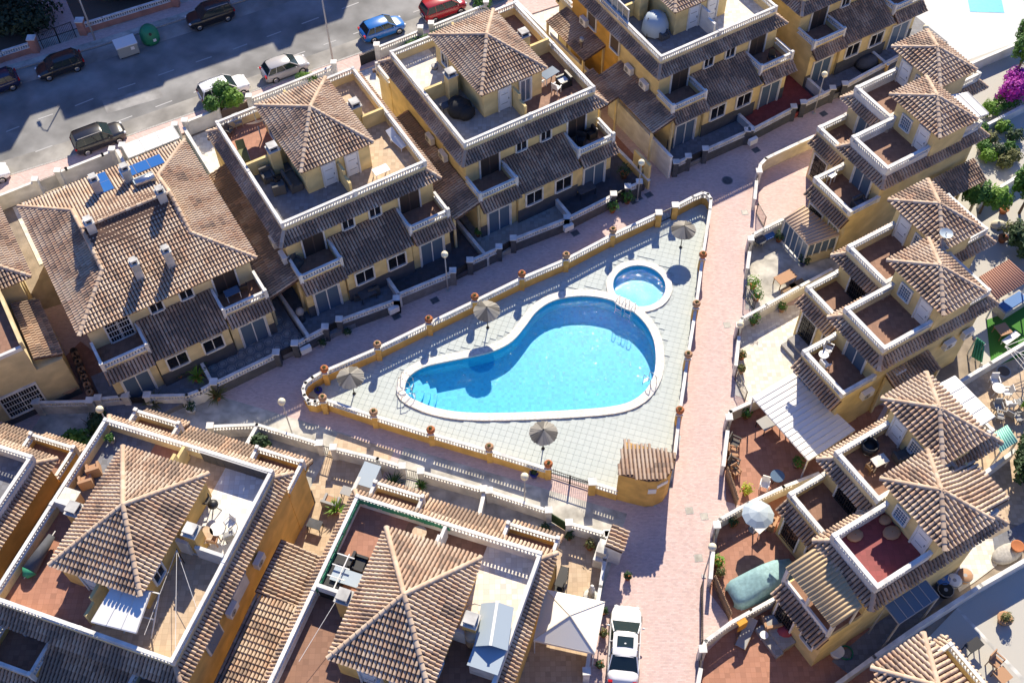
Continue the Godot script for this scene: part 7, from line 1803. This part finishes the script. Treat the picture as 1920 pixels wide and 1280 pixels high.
	lounger("steamer chair with amber cloth over its back by the baluster wall", Vector3(13.18, 0, -24.36), -30, "plastic_grey", "timber")
	var am := thing("amber_towel", "amber towel hung over the baluster wall of the bottom yard", "towel", Vector3(12.77, 1.05, -24.73))
	part(am, "cloth", Shape.new().box(Vector3(0.1, 0.0, 0.25), Vector3(0.6, 0.75, 0.06), Basis(Vector3.UP, 0.5)), M.amber_cloth)
	part(am, "fold", Shape.new().box(Vector3(0.05, 0.38, 0.1), Vector3(0.6, 0.05, 0.3), Basis(Vector3.UP, 0.5)), M.amber_cloth)
	round_table("small white side table in the bottom yard", Vector3(14.18, 0, -24.21), 0.25, 0.5, "plastic_white")
	var rc := thing("red_blanket", "dark red blanket over a chair in the shaded bottom yard", "blanket", Vector3(15.41, 0, -24.37))
	part(rc, "cloth", Shape.new(true).ball(Vector3(0, 0.4, 0), Vector3(0.6, 0.4, 0.5), 10), M.red_cloth)
	part(rc, "fringe", Shape.new().box(Vector3(0, 0.1, 0.3), Vector3(0.8, 0.18, 0.25)), M.red_cloth)
	var stp := thing("door_steps", "grey steps before the lowest narrow house door", "steps", v3(R6), deg_to_rad(-60))
	part(stp, "step", Shape.new().span(Vector3(-1.2, 0, 7.9), Vector3(0.6, 0.6, 8.8)), M.grey_floor)
	part(stp, "step", Shape.new().span(Vector3(-1.3, 0, 8.8), Vector3(0.7, 0.3, 9.3)), M.grey_floor)
	var st4 := thing("door_steps", "grey steps in the pale yard above the slatted pergola", "steps", v3(R3), deg_to_rad(-60))
	part(st4, "step", Shape.new().span(Vector3(-1.3, 0, 7.9), Vector3(0.6, 0.6, 8.8)), M.grey_floor)
	part(st4, "step", Shape.new().span(Vector3(-1.3, 0, 8.8), Vector3(0.7, 0.3, 9.3)), M.grey_floor)
	var hs := thing("hose_pile", "coiled hose and tub in the dark passage at the bottom", "hose", Vector3(18.23, 0, -23.2))
	part(hs, "tub", Shape.new(true).lathe(Vector3.ZERO, [Vector2(0, 0), Vector2(0.35, 0), Vector2(0.42, 0.4), Vector2(0.38, 0.4), Vector2(0, 0.1)], 14), M.plastic_white)
	for k in 3:
		var pts := []
		for i in 17: pts.append(Vector3(0.55 + cos(TAU * i / 16.0) * 0.4, 0.05 + k * 0.05, sin(TAU * i / 16.0) * 0.4))
		part(hs, "coil", Shape.new(true).tube(pts, 0.03), M.green_plastic)
	for x in [["blue tub among the clutter beside the glass lean-to", Vector3(25.24, 0, -27.39), "sign_blue"], ["dark bin bag beside the glass lean-to", Vector3(25.24, 0, -26.71), "rubber"], ["pale bucket in the clutter of the side passage", Vector3(25.89, 0, -27.3), "plastic_white"], ["brown crate stack at the bright end of the side passage", Vector3(26.6, 0, -27.59), "clay_pale"]]:
		var o := thing("clutter", x[0], "tub", x[1])
		part(o, "body", Shape.new(true).lathe(Vector3.ZERO, [Vector2(0, 0), Vector2(0.36, 0), Vector2(0.46, 0.5), Vector2(0.4, 0.6), Vector2(0, 0.5)], 10), M[x[2]])
		part(o, "rim", Shape.new().cone(Vector3(0, 0.48, 0), Vector3(0, 0.53, 0), 0.48, 0.48, 12), M.plastic_grey)
	var boat := thing("stone_basin", "stone basin with a terracotta bowl beside the pale wall", "basin", Vector3(29.6, 0, -29.08), deg_to_rad(25))
	part(boat, "basin", Shape.new(true).ball(Vector3(0, 0.15, 0), Vector3(1.1, 0.3, 0.6), 14), M.kerb)
	part(boat, "bowl", Shape.new(true).lathe(Vector3(0.6, 0.35, 0), [Vector2(0, 0), Vector2(0.3, 0.02), Vector2(0.42, 0.3), Vector2(0.34, 0.3), Vector2(0, 0.12)], 14), M.clay)
	# gardens and patio on the right
	round_table("round white garden table on the shaded patio", Vector3(31.92, 0, -40.56), 0.42, 0.72, "plastic_white", "plastic_white")
	for x in [["white patio chair above the round white table", Vector3(31.91, 0, -41.24), 0], ["white patio chair beside the round white table", Vector3(32.47, 0, -40.38), -90], ["white patio chair in the bright part of the patio", Vector3(32.44, 0, -39.47), 180]]: chair(x[0], x[1], x[2], "plastic_white", 1.05, "white patio chairs")
	for i in 5:
		chair(["dark metal chair at the bright patio's upper left", "dark metal chair at the bright patio's lower left", "dark metal chair in the middle of the bright patio", "dark metal chair near the light shrub", "dark metal chair at the bright patio's far right"][i], [Vector3(31.61, 0, -39.24), Vector3(31.58, 0, -38.59), Vector3(32.31, 0, -38.74), Vector3(33.18, 0, -39.62), Vector3(32.77, 0, -38.4)][i], i * 70, "plastic_grey", 1.05, "dark metal patio chairs")
	var ring := thing("tree_well", "round dark tree well in the patio paving", "tree well", Vector3(32.94, 0.02, -42.31))
	part(ring, "soil", Shape.new().cone(Vector3.ZERO, Vector3(0, 0.03, 0), 0.4, 0.4, 18), M.soil)
	part(ring, "edge", Shape.new().cone(Vector3(0, -0.01, 0), Vector3(0, 0.015, 0), 0.48, 0.48, 18), M.kerb)
	var dr := thing("clothes_airer", "white rotary clothes airer at the right edge of the patio", "clothes airer", Vector3(34.05, 0, -42.55))
	part(dr, "mast", Shape.new(true).cone(Vector3.ZERO, Vector3(0, 1.7, 0), 0.03, 0.03, 8), M.plastic_white)
	for k in 4:
		var d := Vector3(cos(k * PI / 2 + 0.4), 0, sin(k * PI / 2 + 0.4)); var e := Vector3(cos((k + 1) * PI / 2 + 0.4), 0, sin((k + 1) * PI / 2 + 0.4))
		part(dr, "arm", Shape.new().bar(Vector3(0, 1.4, 0), d * 1.5 + Vector3(0, 1.75, 0), 0.04, 0.04), M.plastic_white)
		for t in [1.0, 0.66, 0.35]: part(dr, "line", Shape.new().bar(d * 1.5 * t + Vector3(0, 1.4 + 0.35 * t, 0), e * 1.5 * t + Vector3(0, 1.4 + 0.35 * t, 0), 0.025, 0.025), M.plastic_white)
	long_table("square brown table on the dark lawn", Vector3(33.48, 0, -45.3), 20, 0.9, 0.9, 0.7, "clay_pale", "timber")
	long_table("white bench beside the dark lawn", Vector3(33.95, 0, -44.75), 35, 1.4, 0.45, 0.45, "plastic_white", "plastic_white")
	var pool_box := thing("dark_planter", "long planter with a dark top beside the striped shed", "planter", Vector3(34.72, 0, -47.6), deg_to_rad(32))
	part(pool_box, "box", Shape.new().box(Vector3(0, 0.35, 0), Vector3(2.4, 0.7, 1.0)), M.kerb)
	part(pool_box, "top", Shape.new().box(Vector3(0, 0.72, 0), Vector3(2.1, 0.05, 0.75)), M.sign_blue)
	var mound := thing("stone_mound", "pale rounded stone mound among dry plants in the bright garden", "stone", Vector3(35.89, 0, -55.07))
	part(mound, "stone", Shape.new(true).ball(Vector3(0, 0.15, 0), Vector3(0.6, 0.35, 0.4), 10), M.pale_cream)
	part(mound, "dry_plants", leaves(260, Vector3(0.9, 0.2, 0.3), Vector3(1.1, 0.3, 0.6), 0.1), M.leaf_olive).set_meta("kind", "stuff")
	chair("brown wooden chair on the gravel plaza edge", Vector3(27.01, 0, -22.32), 40, "clay_pale", 1.3)
	long_table("dark grill table in the shade beside the bottom right roof", Vector3(25.96, 0, -23.25), 30, 1.0, 0.6, 0.8, "black_iron", "black_iron")
	long_table("brown board table at the bottom right edge", Vector3(27.2, 0, -21.55), 30, 0.8, 0.8, 0.6, "clay_pale", "timber")
	# lower row
	var gz := thing("gazebo", "white square gazebo with a pyramid cloth beside the white side wall", "gazebo", Vector3(2.93, 0, -24.65), deg_to_rad(-14))
	var q := [Vector3(-1.75, 2.15, -1.55), Vector3(1.75, 2.15, -1.55), Vector3(1.75, 2.15, 1.55), Vector3(-1.75, 2.15, 1.55)]
	for i in 4:
		part(gz, "cloth", Shape.new().slab([q[i], q[(i + 1) % 4], Vector3(0, 2.95, 0)], 0.02), M.canvas)
		part(gz, "leg", Shape.new().box(Vector3(q[i].x * 0.97, 1.07, q[i].z * 0.97), Vector3(0.06, 2.14, 0.06)), M.white)
		part(gz, "valance", Shape.new().bar(q[i] + Vector3(0, -0.12, 0), q[(i + 1) % 4] + Vector3(0, -0.12, 0), 0.015, 0.24), M.canvas)
		part(gz, "seam", Shape.new().bar(q[i] + Vector3(0, 0.02, 0), Vector3(0, 2.97, 0), 0.05, 0.02), M.pale_floor)
	var ft := thing("garden_fountain", "white stone figure and plinth covered with white stones by the side wall", "statue", Vector3(4.36, 0, -26.91))
	part(ft, "plinth", Shape.new().lathe(Vector3.ZERO, [Vector2(0.5, 0), Vector2(0.45, 0.3), Vector2(0.22, 0.4), Vector2(0.18, 0.9), Vector2(0.0, 0.92)], 10), M.old_white)
	part(ft, "figure", Shape.new(true).lathe(Vector3(0, 0.9, 0), [Vector2(0.16, 0), Vector2(0.2, 0.25), Vector2(0.13, 0.5), Vector2(0.09, 0.6), Vector2(0.12, 0.72), Vector2(0, 0.84)], 12), M.white)
	for i in 40: put(ft, "stone", pebble(), M.white).transform = Transform3D(Basis.from_scale(Vector3.ONE * rng.randf_range(0.08, 0.17)), Vector3(rng.randf_range(-0.5, 0.45), 0.06, rng.randf_range(0.3, 2.2)))
	var oven := thing("barbecue_oven", "white masonry barbecue against the side wall", "barbecue", Vector3(5.14, 0, -29.35), deg_to_rad(-20))
	part(oven, "base", Shape.new().box(Vector3(0, 0.5, 0), Vector3(0.8, 1.0, 1.3)), M.white)
	part(oven, "hood", Shape.new().prism([Vector2(-0.3, -0.5), Vector2(0.3, -0.5), Vector2(0.3, 0.4), Vector2(-0.3, 0.4)], 1.0, 1.7), M.old_white)
	var la := thing("metal_rack", "black metal rack standing by the tiled skirt roof", "rack", Vector3(2.62, 0, -27.62), deg_to_rad(-20))
	for y in [0.3, 0.9, 1.5]: part(la, "shelf", Shape.new().box(Vector3(0, y, 0), Vector3(0.5, 0.04, 1.3)), M.black_iron)
	for x in [-0.24, 0.24]:
		for z in [-0.62, 0.62]: part(la, "leg", Shape.new().box(Vector3(x, 0.8, z), Vector3(0.04, 1.6, 0.04)), M.black_iron)
	var bxx := thing("storage_box", "pale blue plastic storage box against the white dividing wall", "box", Vector3(-9.16, 0, -34.78), deg_to_rad(-20))
	part(bxx, "body", Shape.new().box(Vector3(0, 0.6, 0), Vector3(1.0, 1.2, 1.5)), M.plastic_white)
	part(bxx, "lid", Shape.new().slab([Vector3(-0.56, 1.32, -0.8), Vector3(0.56, 1.32, -0.8), Vector3(0.56, 1.24, 0.8), Vector3(-0.56, 1.24, 0.8)], 0.07), M.grey_sheet)
	armchair("garden_armchair", "seat with pink and black cushions in the sandy passage", "armchair", Vector3(-11.49, 0, -33.41), 160, "plastic_grey", 1.0, 0.8, "clay_pale")
	long_table("round edged grey table with a cloth by the sandy passage wall", Vector3(-10.52, 0, -33.99), -20, 0.7, 0.6, 0.7, "plastic_grey", "black_iron")
	long_table("dark stone bench at the foot of the ochre side wall", Vector3(-12.36, 0, -31.82), -20, 0.9, 0.6, 0.6, "slate_paint", "slate_paint")
	lounger("black sun lounger with a white frame in the left yard, upper one", Vector3(-28.67, 0, -36.64), 120, "black_iron", "plastic_white")
	lounger("black sun lounger with a white frame in the left yard, lower one", Vector3(-28.88, 0, -36.02), 120, "black_iron", "plastic_white")
	pot_plant("tall dark plant by the left house's ochre wall", Vector2(-30.05, -36.2), 0.2, 0.4, "leaf_dark", "clay_pale", 0, true, 1.5)
	# front yards of the upper row
	var rt := thing("round_cloth_table", "round table with a pink cloth in the shaded terracotta yard", "table", Vector3(-29.66, 0, -42.32))
	part(rt, "table_top", Shape.new().cone(Vector3(0, 0.7, 0), Vector3(0, 0.75, 0), 0.72, 0.72, 24), M.clay_pale)
	part(rt, "leg", Shape.new().cone(Vector3.ZERO, Vector3(0, 0.7, 0), 0.12, 0.08, 10), M.timber)
	part(rt, "twig", Shape.new().bar(Vector3(-0.2, 0.78, 0.2), Vector3(0.15, 0.8, -0.2), 0.04, 0.03), M.timber)
	var cl := thing("clinker_column", "column of stacked rough clay rings beside the passage", "column", Vector3(-29.23, 0, -43.73))
	for i in 12:
		var a := Transform3D(Basis(Vector3.UP, i * 0.5), Vector3(0.16 * i - 0.6, 0.55, 0.31 * i - 1.4))
		var rs := Shape.new(true); rs.T = a
		rs.lathe(Vector3.ZERO, [Vector2(0.12, 0.0), Vector2(0.24, 0.03), Vector2(0.27, 0.14), Vector2(0.22, 0.26), Vector2(0.12, 0.24), Vector2(0.12, 0.0)], 11)
		part(cl, "clay_ring", rs, M.clay_pale if i % 2 else M.bark)
	part(cl, "base", Shape.new().bar(Vector3(-0.7, 0.27, -1.6), Vector3(1.3, 0.27, 2.2), 0.25, 0.54), M.bark)
	var potl := [Vector2(-20.81, -43.52), Vector2(-20.49, -43), Vector2(-20.77, -43.78), Vector2(-21.88, -43.2), Vector2(-22.12, -43.64), Vector2(-21.4, -43.88), Vector2(-21.22, -44.14), Vector2(-21.78, -44.24), Vector2(-22.26, -42.87), Vector2(-22.61, -43.31)]
	for i in potl.size():
		pot_plant(["small pot at the yard wall of the pot collection", "white rimmed pot by the lane balusters", "terracotta pot under the ground floor window", "round pot in the middle of the pot collection", "tall pot beside the porch step", "small pot by the dividing wall, inner", "pot by the dividing wall, outer", "pot under the awning edge", "pale pot in the dark front corner", "dark pot at the shaded door"][i], potl[i], 0.2, 0.32, ["leaf", "leaf_olive", "leaf_dark"][i % 3], ["clay_pale", "plastic_white", "clay"][i % 3], 0.5, i % 2 == 0, 0.9)
	var ctr: Vector2 = plot(H1, 30, 3.2, 9.6)
	var mos := thing("patterned_floor", "blue grey yard paving with rows of round stone rosettes", "paving", v3(ctr, 0.514), deg_to_rad(30))
	for i in range(-4, 5):
		for j in range(-2, 2):
			var c := Vector3(i * 0.68 + (0.34 if j % 2 else 0.0), 0.004, j * 0.7 + 0.2)
			put(mos, "rosette", rosette(), M.grey_floor).position = c
	var dg := thing("grey_sculpture", "white rounded sculpture on the dark yard of the dish pair", "sculpture", Vector3(-14.52, 0.5, -47.46))
	part(dg, "head", Shape.new(true).ball(Vector3(0, 1.0, 0), Vector3(0.3, 0.36, 0.3), 12), M.plastic_grey)
	part(dg, "stem", Shape.new(true).cone(Vector3.ZERO, Vector3(0, 0.8, 0), 0.25, 0.1, 10), M.slate_paint)
	for x in [["dark wicker chair in the shaded yard before the dish pair's porch", Vector3(-10.72, 0.5, -49.41), 20], ["dark wicker chair by the dividing wall of the dish pair", Vector3(-9.69, 0.5, -49.76), 200]]: armchair("garden_armchair", x[0], "armchair", x[1], x[2], "wicker", 0.8, 0.8)
	long_table("dark table in the shaded yard of the dish pair", Vector3(-10.03, 0.5, -49.2), 30, 1.2, 0.7, 0.7, "slate_paint", "black_iron")
	long_table("dark table in the black yard near the number sign", Vector3(5.74, 0.5, -58.64), 30, 1.4, 0.8, 0.72, "slate_paint", "black_iron")
	var cvg := thing("garden_sofa", "covered dark garden sofa in the grey yard by the plaza", "sofa", Vector3(29.44, 0.5, -72.18), deg_to_rad(30))
	part(cvg, "cover", Shape.new(true).ball(Vector3(0, 0.35, 0), Vector3(1.1, 0.5, 0.7), 12), M.slate_paint)
	part(cvg, "base", Shape.new().box(Vector3(0, 0.12, 0), Vector3(1.9, 0.24, 1.1)), M.black_iron)
	pot_plant("dark leafy pot plant beside the number sign wall", Vector2(8.74, -60.29), 0.3, 0.4, "leaf_dark", "clay", 0.5, false, 1.9)
	pot_plant("green plant beside the white side door", Vector2(-2.29, -54.77), 0.2, 0.3, "leaf", "clay", 0.5, false, 1.0)
	# sunny rear yards along the road
	canopy("rear_pergola", "white framed pergola over the grey rear yard of the cream pair", "pergola", [v3(plot(H1, 30, 2.3, -11.2), 2.2), v3(plot(H1, 30, 6.3, -11.2), 2.2), v3(plot(H1, 30, 6.3, -9.6), 2.3), v3(plot(H1, 30, 2.3, -9.6), 2.3)], M.canvas, 3, M.white, true)
	long_table("folding white table in the grey rear yard of the cream pair", v3(plot(H1, 30, 4.4, -8.6)), 30, 1.2, 0.8, 0.72, "plastic_white", "plastic_white")
	round_table("round pale table in the white rear yard of the cream pair", v3(plot(H1, 30, 0.4, -9.2)), 0.6, 0.72, "cement", "plastic_white")
	for i in 2:
		var w := thing("wall_lantern", ["black lantern on the white road wall, left one", "black lantern on the white road wall, right one"][i], "lantern", v3(plot(H1, 30, -2.0 + i * 2.8, -11.75), 1.42), deg_to_rad(30))
		part(w, "body", Shape.new().box(Vector3(0, 0.12, 0), Vector3(0.16, 0.24, 0.16)), M.black_iron)
		part(w, "top", Shape.new().cone(Vector3(0, 0.24, 0), Vector3(0, 0.36, 0), 0.13, 0.01, 8), M.black_iron)
	var lv := thing("louvre_panel", "white louvred panel on the ochre side wall", "panel", v3(from_frame(B1, -20, 5.62, 3.4), 2.9 + LIFT), deg_to_rad(70))
	part(lv, "frame", Shape.new().box(Vector3(0, 0.8, 0.05), Vector3(1.5, 1.6, 0.1)), M.white)
	for i in 9: part(lv, "slat", Shape.new().box(Vector3(0, 0.15 + i * 0.16, 0.12), Vector3(1.3, 0.05, 0.06)), M.plastic_grey)
	var wp := thing("white_panel", "plain white shutter box on the ochre side wall", "panel", v3(from_frame(B1, -20, 5.62, 0.4), 3.0 + LIFT), deg_to_rad(70))
	part(wp, "box", Shape.new().box(Vector3(0, 0.7, 0.08), Vector3(1.5, 1.4, 0.16)), M.white)
	part(wp, "rim", Shape.new().box(Vector3(0, 1.42, 0.12), Vector3(1.6, 0.06, 0.24)), M.old_white)

var pebble_mesh: ArrayMesh
func pebble() -> ArrayMesh:
	if pebble_mesh == null: pebble_mesh = Shape.new(true).ball(Vector3.ZERO, Vector3(1, 0.7, 0.85), 6).mesh()
	return pebble_mesh

var rosette_mesh: ArrayMesh
func rosette() -> ArrayMesh:
	if rosette_mesh == null: rosette_mesh = Shape.new().lathe(Vector3.ZERO, [Vector2(0.31, 0), Vector2(0.31, 0.012), Vector2(0.25, 0.012), Vector2(0.25, 0)], 12).lathe(Vector3.ZERO, [Vector2(0.19, 0), Vector2(0.17, 0.014), Vector2(0, 0.014)], 8).mesh()
	return rosette_mesh
